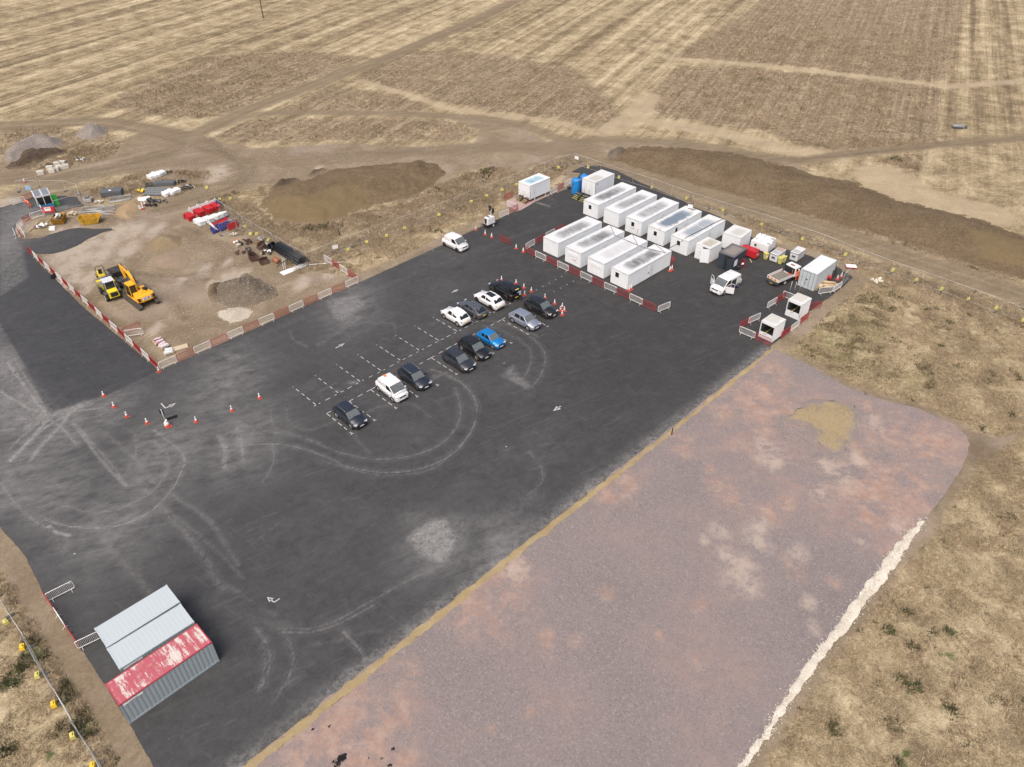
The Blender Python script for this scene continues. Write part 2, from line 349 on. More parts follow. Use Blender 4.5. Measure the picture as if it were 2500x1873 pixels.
RUTS = [('f', [(2106, 950), (2128, 985)], 2.0, -1.3), ('a0', [(1560, 960), (1700, 1000), (1860, 1090), (1960, 1180), (1960, 1260), (1860, 1330), (1700, 1370), (1450, 1375), (1250, 1350)], .45, -1.0), ('a0', [(1640, 940), (1800, 1000), (1980, 1120), (2020, 1220), (1950, 1310), (1780, 1390)], .4, -.8), ('a0', [(1600, 950), (1760, 1020), (1900, 1120), (1990, 1200)], .3, .9), ('a0', [(1200, 1330), (1400, 1420), (1650, 1430), (1900, 1400)], .35, -.7),
 ('a0', [(1350, 800), (1650, 720), (1900, 640), (2212, 520)], .5, -.7), ('a0', [(1400, 850), (1700, 780), (2000, 700)], .4, .5), ('a0', [(700, 900), (1000, 830), (1300, 860), (1650, 900)], .5, -.5), ('a1', [(690, 400), (760, 500), (800, 560)], .7, -.9), ('a1', [(600, 470), (700, 560), (790, 600)], .4, .5), ('a1', [(640, 420), (690, 330), (780, 300), (900, 330)], .3, -.5),
 ('a1', [(620, 720), (760, 640), (900, 700), (820, 760)], .6, -.5), ('a1', [(850, 820), (1000, 700), (1300, 600), (1600, 480), (1900, 330)], .7, -.5), ('a1', [(1350, 640), (1500, 520), (1750, 400), (1950, 290)], .4, .6), ('a1', [(30, 420), (200, 560), (330, 640), (420, 760), (560, 880)], .8, -.7), ('a1', [(160, 420), (330, 560), (480, 700)], .4, .5),
 ('d5', [(0, 60), (80, 150), (200, 250), (260, 320), (200, 420), (80, 480)], .5, -.7), ('d5', [(0, 120), (120, 200), (300, 260), (330, 310), (240, 430), (100, 500)], .45, -.6), ('d5', [(40, 80), (160, 160), (290, 230)], .3, .6), ('d5', [(680, 210), (780, 240), (800, 270)], .6, -.7), ('d5', [(0, 300), (100, 350), (200, 330)], .5, .5),
 ('d0', [(0, 560), (400, 540), (640, 580), (860, 640), (1010, 690)], .5, -.7), ('d0', [(0, 530), (420, 515), (620, 540), (800, 580)], .5, -.5), ('d0', [(0, 545), (400, 530), (620, 560)], .4, .5), ('d0', [(300, 780), (600, 700), (900, 650), (1200, 660), (1700, 660), (2100, 640)], .7, -.5), ('d0', [(200, 760), (500, 690), (700, 640)], .6, .5),
 ('d0', [(880, 575), (1150, 450), (1400, 355), (1700, 245), (2050, 100), (2212, 25)], .35, -.6), ('d0', [(860, 560), (1130, 440), (1380, 345), (1690, 232), (2040, 85)], .35, -.6), ('d1', [(1200, 695), (1450, 668), (1900, 625), (2212, 600)], .5, -.7), ('d1', [(1250, 680), (1450, 655), (1900, 612)], .4, -.5),
 ('d6', [(0, 505), (500, 655), (1000, 826), (1784, 1085)], .4, -.7), ('d6', [(0, 480), (500, 628), (1000, 795), (1784, 1050)], .4, -.6), ('d6', [(0, 492), (500, 641), (1000, 810), (1784, 1068)], .35, .5), ('d6', [(0, 180), (300, 220), (700, 200), (1200, 140)], .6, -.5), ('d6', [(0, 215), (300, 300), (700, 400)], .8, -.5),
 ('a0', [(0, 560), (500, 500), (900, 420), (1300, 330), (1600, 250)], .6, -.6), ('a0', [(100, 610), (600, 520), (1100, 400)], .5, .5), ('a0', [(500, 480), (1000, 370), (1400, 270)], .4, -.5)]
PILES = []      # (name,label,poly,height,width,mat)
def ground_attrs(P, full=False):
    n1 = fbm(P, .35, 4, 5)-.5; n2 = fbm(P, 1.3, 2, 9)-.5
    bare = np.full(len(P), -6.)
    for q in BARE:
        if q: bare = np.maximum(bare, sdf(P, q))
    tr = np.full(len(P), -6.)
    for l, wd in TRACKS: tr = np.maximum(tr, wd-ldist(P, spline(l)))
    ta = sdf(P, TARMAC); pa = sdf(P, PAD)
    # brown earth margin beside the tarmac, wider by the bottom-left verge
    mg = MARGIN-np.abs(ta)-np.clip((P[:, 0]+60)/25, 0, 1)*.3
    mg = np.maximum(mg, 1.1-np.abs(pa))
    bare = np.maximum(bare, mg)
    ro = np.full(len(P), -6.)
    for q in ROUGH: ro = np.maximum(ro, sdf(P, q))
    for l, wd in WEEDS: ro = np.maximum(ro, wd-ldist(P, l))
    ro = np.where((ta > -1.6) | (pa > -.8), -6, ro)
    pale = np.full(len(P), -6.)
    for l, wd in PALE: pale = np.maximum(pale, wd-ldist(P, l))
    gr = np.full(len(P), -6.)
    for q in GREEN: gr = np.maximum(gr, sdf(P, q))
    gs = np.zeros(len(P))
    for p, r in GBLOB: gs = np.maximum(gs, np.exp(-((P[:, 0]-p.x)**2+(P[:, 1]-p.y)**2)/(r*r)))
    c = lambda a: np.clip(a, -6, 6)
    if not full: return dict(bare=bare, track=tr, rough=ro, pale=pale, green=gr, gspot=gs), ta, pa
    rut = np.zeros(len(P))
    for q, pts, wd, st_ in RUTS: rut += st_*np.exp(-(ldist(P, spline(GL(q, pts)))/wd)**2)
    return dict(rut=rut, cream=blobs(CREAM, P), bare=c(bare), track=c(tr), rough=c(ro), pale=c(pale), green=c(gr), gspot=gs), ta, pa

def axis(lo, hi, step, far):
    a = list(np.arange(lo, hi, step)); s = step
    x = a[-1]
    while x < far: s *= 1.25; x += s; a.append(x)
    s = step; x = lo; b = []
    while x > -far if lo <= 0 else x > -far: s *= 1.25; x -= s; b.append(x)
    return np.array(b[::-1]+a)
GX = axis(-190, 190, .6, 3000); GY = axis(18, 300, .5, 3200)

# ---- ground material
t = NT('dry_field'); p = t.pos()
al = t.rot(p, 64.5, .03, 1.0); al2 = t.rot(p, 64.5, .12, 1.0)
big = t.noise(p, .022, 4, .6); mid = t.noise(p, .22, 5, .65, .4); fine = t.noise(p, 2.6, 5, .7, .6); vf = t.noise(p, 8, 4, .75, .3)
row1 = t.noise(al, .16, 2, .6); row2 = t.noise(al2, 1.3, 3, .6)
swath = t.noise(t.rot(p, 64.5, .008, 1.0), .35, 1, .4)

sx = t.n.new('ShaderNodeSeparateXYZ'); t.L(p, sx.inputs[0])
far_ = t.rng(sx.outputs[1], 120, 165)       # the combed stubble of the big field starts beyond the site
rows = t.math('ADD', t.math('MULTIPLY', row1, .45), t.math('ADD', t.math('MULTIPLY', swath, 1.0), t.math('MULTIPLY', row2, .3)))
row3 = t.noise(t.rot(p, 64.5, .014, 1.0), .85, 4, .72); row4 = t.noise(t.rot(p, 64.5, .05, 1.0), 2.3, 3, .7)
rows = t.math('SUBTRACT', rows, .88)
rows = t.math('ADD', rows, t.math('ADD', t.math('MULTIPLY', t.math('SUBTRACT', row3, .5), 1.0), t.math('MULTIPLY', t.math('SUBTRACT', row4, .5), .45)))
cl1 = t.noise(p, 1.15, 4, .8, .8)
fa = t.math('MULTIPLY', rows, t.rng(far_, 0, 1, .25, .85))
s = t.math('ADD', fa, t.math('ADD', t.math('MULTIPLY', mid, 1.15), t.math('MULTIPLY', fine, .55)))
s = t.math('ADD', s, t.math('MULTIPLY', big, .35)); s = t.math('SUBTRACT', s, .54); s = t.math('ADD', s, t.math('MULTIPLY', t.math('SUBTRACT', cl1, .5), .9))
s = t.math('ADD', s, t.math('MULTIPLY', t.math('SUBTRACT', vf, .5), 1.3))
def ramp(t, f, stops):
    r = t.n.new('ShaderNodeValToRGB'); t.put(r.inputs[0], f); e = r.color_ramp.elements
    while len(e) < len(stops): e.new(.5)
    for q, (x, c) in zip(e, stops): q.position = x; q.color = (*c, 1)
    return r.outputs[0]
base = ramp(t, s, [(.08, (.130, .100, .060)), (.30, (.215, .167, .100)), (.50, (.325, .260, .158)), (.68, (.44, .362, .228)), (.92, (.58, .49, .335))])
# weeds / tall rough stubble
rm = t.math('ADD', t.math('MULTIPLY', fine, .6), t.math('ADD', t.math('MULTIPLY', mid, .45), t.math('MULTIPLY', row2, .25)))
rm = t.math('ADD', rm, t.math('ADD', t.math('ADD', t.math('MULTIPLY', t.math('SUBTRACT', row3, .5), .65), t.math('MULTIPLY', t.math('SUBTRACT', row4, .5), .4)), t.math('MULTIPLY', t.math('SUBTRACT', cl1, .5), 1.3)))
roughc = ramp(t, t.math('SUBTRACT', rm, .15), [(.2, (.105, .080, .052)), (.42, (.190, .146, .094)), (.6, (.29, .228, .150)), (.8, (.42, .34, .225))])
edge = t.math('MULTIPLY', t.math('SUBTRACT', t.noise(p, .5, 4, .65), .5), 5.0)
def mask(a, lo=-.3, hi=.5, k=1.0): return t.rng(t.math('ADD', t.attr(a), t.math('MULTIPLY', edge, k)), lo, hi, 0, 1, True)
c = t.mix(t.math('MULTIPLY', mask('rough', -1.2, 1.6, .9), .9), base, roughc)
palec = ramp(t, t.math('ADD', t.math('MULTIPLY', fine, .5), t.math('MULTIPLY', mid, .4)), [(.25, (.29, .23, .15)), (.5, (.43, .35, .235)), (.7, (.54, .45, .32))])
c = t.mix(t.math('MULTIPLY', mask('pale', -1, 1, .35), .8), c, palec)
# sparse green
gn = t.noise(p, 1.1, 5, .7, .5)
greenc = t.mix(t.rng(fine, .35, .7), (.10, .105, .04), (.27, .23, .10))
c = t.mix(t.math('MULTIPLY', t.math('MULTIPLY', mask('green', -2, 4, 1.4), t.rng(gn, .42, .58)), .75), c, greenc)
c = t.mix(t.math('MULTIPLY', t.rng(t.math('MULTIPLY', t.attr('gspot'), t.rng(gn, .3, .6)), .25, .6), .85), c, t.mix(fine, (.035, .06, .018), (.10, .13, .045)))
sp = t.rng(t.noise(p, .33, 5, .75, .3), .70, .76); c = t.mix(t.math('MULTIPLY', sp, .6), c, (.10, .095, .045))
# bare earth
bn = t.math('ADD', t.math('MULTIPLY', t.noise(p, .16, 6, .68, .8), .62), t.math('ADD', t.math('MULTIPLY', fine, .34), t.math('MULTIPLY', vf, .24))); bn = t.math('SUBTRACT', bn, .09); bn = t.math('ADD', bn, t.math('MULTIPLY', t.math('SUBTRACT', cl1, .5), .22))
barec = ramp(t, bn, [(.30, (.150, .112, .072)), (.46, (.215, .168, .112)), (.60, (.29, .235, .163)), (.74, (.39, .33, .245))])
pinkish = t.rng(t.noise(p, .09, 3, .5), .52, .62)
barec = t.mix(t.math('MULTIPLY', pinkish, .35), barec, (.35, .285, .24))
c = t.mix(mask('bare', -.5, .5, .35), c, barec)
crm = t.math('MULTIPLY', t.attr('cream'), t.rng(t.noise(p, .55, 6, .7, .8), .32, .62, .3, 1.7)); c = t.mix(t.rng(crm, .2, .9, 0, .8), c, t.mix(fine, (.33, .275, .215), (.50, .435, .36)))
# wheel tracks
tn = t.math('ADD', t.math('MULTIPLY', t.noise(t.rot(p, 20, .25, 1.5), .7, 5, .65), .6), t.math('MULTIPLY', fine, .35))
trackc = ramp(t, tn, [(.3, (.155, .120, .078)), (.5, (.218, .172, .115)), (.68, (.30, .245, .168))])
c = t.mix(t.math('MULTIPLY', mask('track', -1.2, .9, .4), .85), c, trackc)
rt = t.math('MULTIPLY', t.attr('rut'), t.rng(t.noise(p, .6, 5, .7, .5), .3, .65, .3, 1.4)); c = t.mix(t.rng(rt, 0, -1.1, 0, .55), c, (.125, .092, .058)); c = t.mix(t.rng(rt, 0, 1.1, 0, .6), c, (.40, .33, .235))
h = t.math('ADD', t.math('MULTIPLY', fine, .5), t.math('MULTIPLY', vf, .35)); t.bump(h, .8, .2)
FIELD = t.out(c, .95, 0, .2)

P0 = np.stack([a.ravel() for a in np.meshgrid(GX, GY)], 1)
at, ta, pa = ground_attrs(P0, True)
off = np.clip((-np.maximum(ta, pa)-1)/4, 0, 1)
Z0 = -.02+off*((fbm(P0, .5, 3, 21)-.55)*.22*np.clip(at['rough']*.25+.8, .5, 1.8)) - np.where(np.maximum(ta, pa) > -.5, .03, 0)
Z0 += off*(fbm(P0, .012, 2, 31)-.5)*1.4*np.clip((P0[:, 1]-170)/80, 0, 1)
me, V, used = grid_mesh('ground', GX, GY, Z0)
for k, a in at.items(): setattr_f(me, k, a)
me.materials.append(FIELD)
ground = bpy.data.objects.new('ground', me); col.objects.link(ground); ground['kind'] = 'structure'

# ---- tarmac
DUST = [('d2', [(45, 470), (95, 410), (150, 350), (240, 265)], .22, 1.0), ('d2', [(30, 430), (90, 370), (200, 285)], .2, .9), ('d2', [(130, 465), (170, 400), (240, 330), (330, 240)], .2, 1.0), ('d2', [(110, 400), (190, 330), (310, 262)], .35, .9), ('d2', [(60, 300), (190, 288), (300, 265), (420, 250)], .3, .8), ('d2', [(0, 180), (90, 235), (190, 285)], .35, .9), ('d2', [(30, 60), (110, 170), (195, 280)], .3, 1.0), ('d2', [(60, 40), (130, 160), (200, 275)], .2, .9), ('d2', [(195, 285), (255, 330), (320, 400)], .25, .8), ('d2', [(250, 330), (290, 270), (350, 235)], .3, .9), ('d2', [(0, 345), (100, 325), (200, 290)], .3, .7), ('d2', [(330, 330), (450, 470), (530, 575)], .12, .8), ('d2', [(0, 560), (60, 640), (140, 715), (230, 765)], .2, .6), ('d2', [(930, 400), (926, 500)], .12, .9), ('d2', [(940, 400), (938, 500)], .12, .9), ('d2', [(900, 360), (930, 420)], .2, .7), ('d2', [(1000, 360), (1012, 470)], .12, .8),   # (crop, points, width, strength)
 ('d2', [(190, 712), (290, 742), (450, 745), (560, 715), (650, 660), (720, 580), (760, 500), (765, 460), (740, 420), (690, 380), (640, 340)], .16, .9),
 ('d2', [(270, 655), (360, 680), (470, 675), (560, 640), (640, 590), (690, 520), (700, 450), (640, 390)], .14, .55),
 ('d2', [(45, 465), (90, 420), (130, 380), (200, 290)], .5, .95), ('d2', [(130, 465), (160, 420), (220, 360), (290, 280)], .35, .85),
 ('d2', [(120, 330), (200, 290), (270, 265), (350, 235)], 1.3, .75), ('d2', [(250, 300), (320, 245), (380, 235)], .6, .6),
 ('d2', [(300, 310), (350, 370), (400, 440), (460, 510), (520, 570)], .3, .75), ('d2', [(200, 740), (235, 765), (285, 780)], .3, 1.0),
 ('d2', [(-60, 0), (60, 130), (120, 220), (190, 290)], 2.6, .62), ('d2', [(-100, 60), (0, 190), (90, 300)], 3.0, .5),
 ('d2', [(-100, 330), (0, 460), (100, 640), (200, 730)], 1.2, .3), ('d2', [(0, 560), (60, 640), (150, 720), (270, 800)], .6, .35),
 ('d2', [(430, 350), (560, 460), (640, 560), (760, 640), (880, 730), (990, 900)], .5, .4), ('d2', [(560, 540), (700, 690), (820, 830), (900, 960), (930, 1010)], .7, .38), ('d2', [(640, 620), (780, 740), (900, 840), (1010, 960)], .35, .35),
 ('d2', [(400, 720), (450, 820), (520, 900), (620, 1010)], .7, .35), ('d2', [(300, 560), (420, 660), (520, 760)], .4, .2),
 ('d2', [(1000, 410), (1060, 400), (1200, 405), (1350, 450), (1450, 495), (1600, 517), (1750, 500), (1880, 440), (1960, 340), (1982, 250), (1940, 165), (1860, 112), (1790, 90)], .16, .62),
 ('d2', [(1020, 358), (1100, 350), (1250, 370), (1400, 430), (1550, 462), (1700, 450), (1830, 400), (1900, 320), (1912, 240), (1890, 170)], .16, .5),
 ('d2', [(1340, 470), (1480, 510), (1600, 530), (1760, 515), (1850, 470)], .12, .35), ('d2', [(1100, 345), (1200, 350), (1330, 395)], .3, .35),
 ('d2', [(1190, 250), (1200, 300), (1260, 340), (1340, 325), (1480, 260)], .12, .35), ('d2', [(1125, 260), (1130, 310), (1165, 350)], .12, .35),
 ('d2', [(1480, 370), (1485, 310), (1560, 250), (1700, 230), (1790, 290)], .1, .3), ('d2', [(1450, 350), (1500, 400), (1540, 440)], .1, .3),
 ('d2', [(920, 370), (935, 420), (932, 500)], .55, .62), ('d2', [(985, 330), (1000, 400), (1012, 475)], .5, .5), ('d2', [(950, 300), (1020, 320)], .8, .3),
 ('d2', [(1130, 400), (1135, 480), (1090, 560)], .12, .4), ('d2', [(560, 360), (565, 430), (540, 490), (515, 530)], .12, .45),
 ('d2', [(1060, 805), (1170, 720)], .25, .3), ('d2', [(860, 250), (1000, 250), (1180, 200), (1300, 150)], 1.2, .22), ('d2', [(900, 330), (1100, 250), (1300, 170)], .5, .25),
 ('d2', [(1640, 680), (1750, 760), (1850, 880)], .8, .2), ('d2', [(1700, 700), (1860, 720), (2050, 720), (2212, 620)], 2.0, .28), ('d2', [(1850, 900), (2000, 860), (2200, 720)], 1.6, .35), ('d2', [(2060, 830), (2110, 850), (2150, 800)], .3, .5),
 ('b1', [(960, 730), (1180, 760), (1400, 820), (1600, 930), (1750, 1060), (1830, 1200), (1815, 1350), (1750, 1500), (1650, 1640)], .14, .5),
 ('b1', [(1450, 970), (1600, 1100), (1640, 1250), (1600, 1400), (1550, 1490)], .14, .38), ('b1', [(300, 1500), (460, 1440), (560, 1500)], .5, .4), ('b1', [(1640, 900), (1720, 950)], .4, .45),
 ('b1', [(960, 800), (1200, 850), (1400, 960)], .12, .3), ('b1', [(280, 790), (420, 745), (600, 760)], .12, .25),
 ('d4', [(380, 405), (550, 410), (700, 370), (900, 260), (1100, 150), (1300, 60)], .22, .5), ('d4', [(420, 430), (560, 430), (720, 385), (920, 280)], .12, .4), ('d4', [(270, 400), (335, 500), (350, 600), (310, 720)], .14, .5), ('d4', [(430, 420), (465, 500), (478, 600), (440, 710)], .14, .42),
 ('d4', [(300, 410), (320, 520), (325, 620), (290, 740)], .1, .35), ('d4', [(750, 430), (820, 500), (872, 580)], .14, .85), ('d4', [(0, 250), (150, 330), (300, 370), (450, 390)], .8, .2), ('d4', [(560, 500), (700, 480), (880, 430), (1050, 420)], .3, .25), ('d4', [(0, 60), (120, 170), (240, 260), (380, 340)], .4, .3),
 ('d4', [(880, 580), (1000, 480), (1100, 400)], .8, .5), ('d4', [(200, 1130), (420, 960), (600, 830), (880, 590)], .5, .3), ('d4', [(1100, 400), (1300, 250), (1500, 100), (1600, 20)], .8, .35), ('d4', [(380, 800), (430, 720), (520, 660)], .2, .3), ('d4', [(680, 690), (700, 650), (860, 180)][:2], .2, .3),
 ('d3', [(110, 265), (220, 270), (290, 310), (325, 360)], .12, -.5), ('d3', [(300, 400), (350, 460), (350, 520), (290, 570)], .12, .4), ('d3', [(0, 400), (70, 340), (100, 250), (80, 170), (0, 110)], .14, .4),
 ('d4', [(180, 240), (280, 290), (400, 270), (500, 200), (590, 140)], .25, -.45), ('d4', [(380, 30), (470, 150), (620, 290)], .12, -.35), ('d2', [(600, 640), (690, 560), (735, 490)], .25, -.4), ('d2', [(1690, 820), (1690, 900), (1640, 980)], .15, -.4),
 ('c4', [(1450, 750), (1600, 795)], .5, .75), ('c4', [(1600, 670), (1700, 730)], .25, .35), ('a1', [(1600, 660), (1640, 730), (1740, 780)], .15, .4), ('a1', [(1080, 770), (1220, 745)], .3, .35), ('a1', [(1130, 875), (1210, 860)], .3, .55), ('a1', [(1260, 965), (1310, 960)], .4, .5),
 ('b2', [(740, 765), (830, 760)], .25, .8), ('b2', [(390, 870), (600, 760)], .3, .35), ('b2', [(600, 860), (650, 870)], .15, .6), ('b2', [(150, 0), (400, 300), (850, 0)][1:], 1.0, .3), ('b2', [(1030, 50), (1280, 60), (1280, 250), (1150, 230)], .3, .25),
 ('b2', [(1750, 720), (1900, 650), (1970, 700)], .5, .45), ('b2', [(1900, 640), (2100, 760), (2200, 900)], .15, .35),
 ('f', [(0, 1000), (60, 1090), (140, 1190)], 1.2, .3), ('f', [(640, 640), (860, 560), (1000, 500)], .6, .18), ('f', [(480, 760), (700, 670), (980, 560), (1200, 480)], 1.0, .16)]
DPATCH = [('d2', [(1690, 795), (1730, 755), (1770, 730), (1800, 712), (1850, 712), (1870, 740), (1900, 800), (1870, 860), (1840, 895), (1790, 880), (1740, 840)], .75), ('d2', [(1870, 715), (1960, 720), (1940, 820), (1880, 880)], .25),
 ('b1', [(1260, 1480), (1390, 1340), (1430, 1420), (1660, 1640), (1560, 1657), (1400, 1560)], .42), ('a1', [(1890, 430), (2000, 400), (2110, 380), (2190, 450), (2080, 540), (2000, 585), (1930, 530)], .42),
 ('c6', [(0, 620), (430, 500), (600, 720), (350, 800), (230, 900), (270, 1100), (400, 1350), (0, 1382)], .30), ('f', [(0, 520), (50, 545), (60, 600), (0, 640)], .3), ('c6', [(930, 610), (1150, 560), (1290, 580), (1000, 680)], .4), ('d2', [(930, 20), (1000, 30), (960, 60)], .3)]
HAZE = [('f', q) for q in [(0, 620, 60), (10, 780, 60), (-20, 900, 80), (60, 900, 70), (60, 985, 90), (140, 930, 80), (230, 890, 60), (20, 1060, 80), (120, 1060, 80), (-20, 700, 70), (350, 980, 120), (520, 950, 90), (480, 830, 90), (250, 1130, 110), (930, 1180, 70), (1080, 1180, 60), (760, 660, 60), (20, 520, 40), (60, 470, 40)]]
FRESH = GL('f', [(1030, 480), (1130, 430), (1310, 360), (1900, 560), (1700, 760), (1560, 860), (1300, 900), (1120, 680)])
BLACKJ = [GL('f', [(-200, 640), (0, 590), (60, 540), (345, 800), (240, 850), (105, 893), (60, 800), (0, 700), (-60, 640)])]
def dust(P):
    o = np.zeros(len(P))
    for c, pts, wd, st in DUST:
        d = ldist(P, spline(GL(c, pts)) if len(pts) > 2 else GL(c, pts))
        wd = max(.10, wd*.55); st_ = abs(st)*(.85 if wd < .12 else (.25+.8*abs(st))); g = np.exp(-(d/wd)**2)*st_
        if wd < .14: d2 = np.abs(d-.34); g = np.maximum(g, .22*np.exp(-(d2/wd)**2)*st_)
        o = np.where(st > 0, np.maximum(o, g) if st > 0 else o, o) if st > 0 else o-g*(np.abs(g) > .01)
    for c, pts, st in DPATCH:
        q = sdf(P, GL(c, pts)); o = np.maximum(o, st*np.clip(q/.7+.5, 0, 1))
    d = sdf(P, [*PAD_L, *[p+Vector((.01, .01, 0)) for p in PAD_L[::-1]]]); o = np.maximum(o, .42*np.exp(-(d/1.0)**2)*fbm(P, .3, 3, 4)*2)
    return o
t = NT('tarmac'); p = t.pos()
ln = t.rot(p, 44.5, .06, 1.0)
n1 = t.noise(ln, .55, 5, .65, .3); n2 = t.noise(p, .13, 4, .6); n3 = t.noise(p, 9, 4, .75); n4 = t.noise(p, 1.4, 5, .7, .4)
v = t.math('ADD', t.math('ADD', t.math('MULTIPLY', n1, .22), t.math('MULTIPLY', n2, .38)), t.math('MULTIPLY', n4, .40))
c = ramp(t, v, [(.32, (.033, .0337, .035)), (.5, (.048, .0487, .0502)), (.68, (.074, .0748, .0765))])
fr = t.rng(t.attr('fresh'), -10, 6, 0, 1, True); c = t.mix(t.math('MULTIPLY', fr, .6), c, (.028, .0272, .027))
bk = t.rng(t.attr('joint'), -.15, .15, 0, 1); c = t.mix(t.math('MULTIPLY', bk, .72), c, t.mix(n4, (.022, .0242, .028), (.040, .0425, .047)))
sep = t.n.new('ShaderNodeSeparateXYZ'); t.L(t.rot(p, 44.5), sep.inputs[0])
wv = t.math('ABSOLUTE', t.math('SUBTRACT', t.math('FRACT', t.math('MULTIPLY', sep.outputs[1], .21)), .5))
seam = t.math('MULTIPLY', t.rng(wv, .012, .0, 0, 1), t.rng(n2, .4, .6)); c = t.mix(t.math('MULTIPLY', seam, .5), c, (.028, .028, .03))
# faint swept arcs and scuffs
sc1 = t.rng(t.noise(t.rot(p, 30, .10, 1.2), 2.1, 3, .5, 1.5), .60, .78); c = t.mix(t.math('MULTIPLY', sc1, .22), c, (.20, .20, .20))
sc2 = t.rng(t.noise(t.rot(p, -38, .10, 1.2), 2.4, 3, .5, 1.2), .62, .80); c = t.mix(t.math('MULTIPLY', sc2, .16), c, (.22, .22, .21))
du = t.attr('dust'); dn = t.math('ADD', t.math('MULTIPLY', n4, .8), t.math('MULTIPLY', n3, .6))
dm = t.math('MULTIPLY', du, t.rng(t.math('ADD', dn, t.math('MULTIPLY', t.math('SUBTRACT', t.noise(p, 3.4, 5, .8), .5), .9)), .50, .95, .05, 1.7)); dm = t.math('MAXIMUM', t.math('MINIMUM', dm, 1.0), 0.0)
c = t.mix(t.math('MULTIPLY', dm, .66), c, (.40, .392, .37))
dk = t.rng(du, -.05, -.5, 0, .6); c = t.mix(dk, c, (.022, .022, .024))
spk = t.rng(t.voro(p, 1.35), .045, .02); spk = t.math('MULTIPLY', spk, t.rng(t.noise(p, .25, 3), .5, .62)); c = t.mix(t.math('MULTIPLY', spk, .8), c, (.45, .43, .38))
c = t.mix(t.rng(n3, .35, .7, 0, .4), c, t.mix(.5, c, (.12, .122, .125)))
m1 = t.noise(p, .45, 7, .76, .3); c = t.mix(t.rng(m1, .52, .72, 0, .30), c, (.105, .106, .107)); c = t.mix(t.rng(m1, .46, .30, 0, .4), c, (.017, .0175, .019))
c = t.mix(t.math('MULTIPLY', t.math('MULTIPLY', t.attr('haze'), t.rng(bk, 0, 1, 1, .15)), t.rng(t.noise(t.rot(p, 20, .5, 1.0), .8, 8, .78, .15), .36, .62, .1, 1.0)), c, (.23, .228, .222))
t.bump(n3, .35, .02)
TARM = t.out(c, .85, 0, .35)
region_mesh('tarmac', TARMAC, .18, lambda P, s: .03+0*s, TARM, dict(dust=dust, haze=lambda P: blobs(HAZE, P)*.62, fresh=lambda P: np.clip(sdf(P, FRESH), -14, 14), joint=lambda P: np.clip(sdf(P, BLACKJ[0]), -3, 3)), edge=.10, jit=1.2)

# ---- gravel pad
CL = [('d3', p) for p in [(250, 850, 55), (200, 900, 70), (170, 950, 60), (110, 1000, 50), (60, 1030, 40), (600, 945, 30), (1040, 540, 55), (1000, 470, 25), (1090, 590, 40), (1100, 160, 70), (1180, 210, 80), (1290, 230, 70), (1060, 230, 60), (900, 380, 45), (1620, 420, 60), (1590, 500, 70), (1680, 480, 60), (1700, 600, 70), (1620, 640, 60), (1750, 640, 50), (1700, 340, 60), (1850, 390, 60), (1900, 340, 40), (1560, 560, 50), (1800, 540, 60), (380, 1120, 40), (400, 1195, 28), (310, 1405, 22), (480, 1130, 28), (160, 1470, 20), (1320, 850, 45), (690, 540, 60), (600, 570, 50), (1300, 600, 40), (1230, 640, 40), (800, 1105, 15), (950, 980, 30), (260, 700, 60), (1480, 900, 30), (1250, 90, 50), (1620, 240, 40)]]
CL += [('d4', p) for p in [(700, 700, 120), (550, 850, 120), (900, 620, 110), (400, 1000, 120), (700, 1000, 160), (1000, 900, 120), (900, 1100, 150), (550, 1120, 140), (1080, 1120, 80), (1100, 650, 80), (1400, 330, 80)]]
PL = [('d3', p) for p in [(1110, 850, 90), (1140, 915, 60), (1060, 800, 45), (1040, 700, 40), (1180, 740, 55), (1200, 690, 40), (1230, 420, 55), (1210, 380, 40), (1500, 490, 60), (1450, 460, 40), (1380, 985, 32), (1405, 1080, 30), (980, 740, 25), (1340, 790, 40), (1420, 560, 40), (1590, 750, 25), (1640, 300, 40), (250, 850, 60), (1560, 430, 40), (1720, 690, 30)]]
TR = [('d4', p) for p in [(715, 1135, 30), (745, 1105, 26), (1015, 1062, 14), (585, 950, 8), (672, 935, 10), (822, 1090, 8), (955, 1112, 10), (885, 1108, 9), (1000, 1150, 14), (935, 855, 5), (1040, 905, 7), (1098, 912, 5), (988, 840, 4), (435, 995, 4), (540, 1002, 4), (940, 750, 4)]]
t = NT('pink_gravel'); p = t.pos()
g1 = t.noise(p, 16, 4, .8); g0 = t.voro(p, 9, 'Color'); g2 = t.noise(p, .09, 4, .55); g3 = t.noise(p, .8, 7, .76, .1)
c = ramp(t, t.math('ADD', t.math('MULTIPLY', g1, .75), t.math('MULTIPLY', g2, .3)), [(.30, (.155, .132, .127)), (.5, (.222, .190, .183)), (.72, (.305, .266, .254))])
sepc = t.n.new('ShaderNodeSeparateColor'); t.L(g0, sepc.inputs[0])
c = t.mix(t.rng(sepc.outputs[0], .6, 1, 0, .45), c, (.125, .107, .108)); c = t.mix(t.rng(sepc.outputs[1], .75, 1, 0, .5), c, (.36, .315, .30)); c = t.mix(t.rng(g2, .45, .62, 0, .35), c, (.235, .178, .172))
g4 = t.noise(p, .42, 8, .80, .15); cl = t.math('MULTIPLY', t.math('ADD', t.attr('clay'), t.rng(g2, .45, .72, 0, .5)), t.rng(g4, .40, .62, .05, 1.9)); c = t.mix(t.rng(cl, .1, 1.3, 0, .8), c, t.mix(t.rng(g3, .4, .65), (.33, .215, .165), (.44, .325, .26)))
pl = t.math('MULTIPLY', t.attr('palec'), t.rng(g4, .40, .60, .05, 1.9)); c = t.mix(t.rng(pl, .15, 1.3, 0, .7), c, (.44, .365, .305))
tr = t.math('MULTIPLY', t.attr('tar'), t.rng(t.noise(p, 3.5, 5, .8, .4), .35, .6, .4, 1.6)); c = t.mix(t.rng(tr, .5, .62), c, (.012, .012, .012))
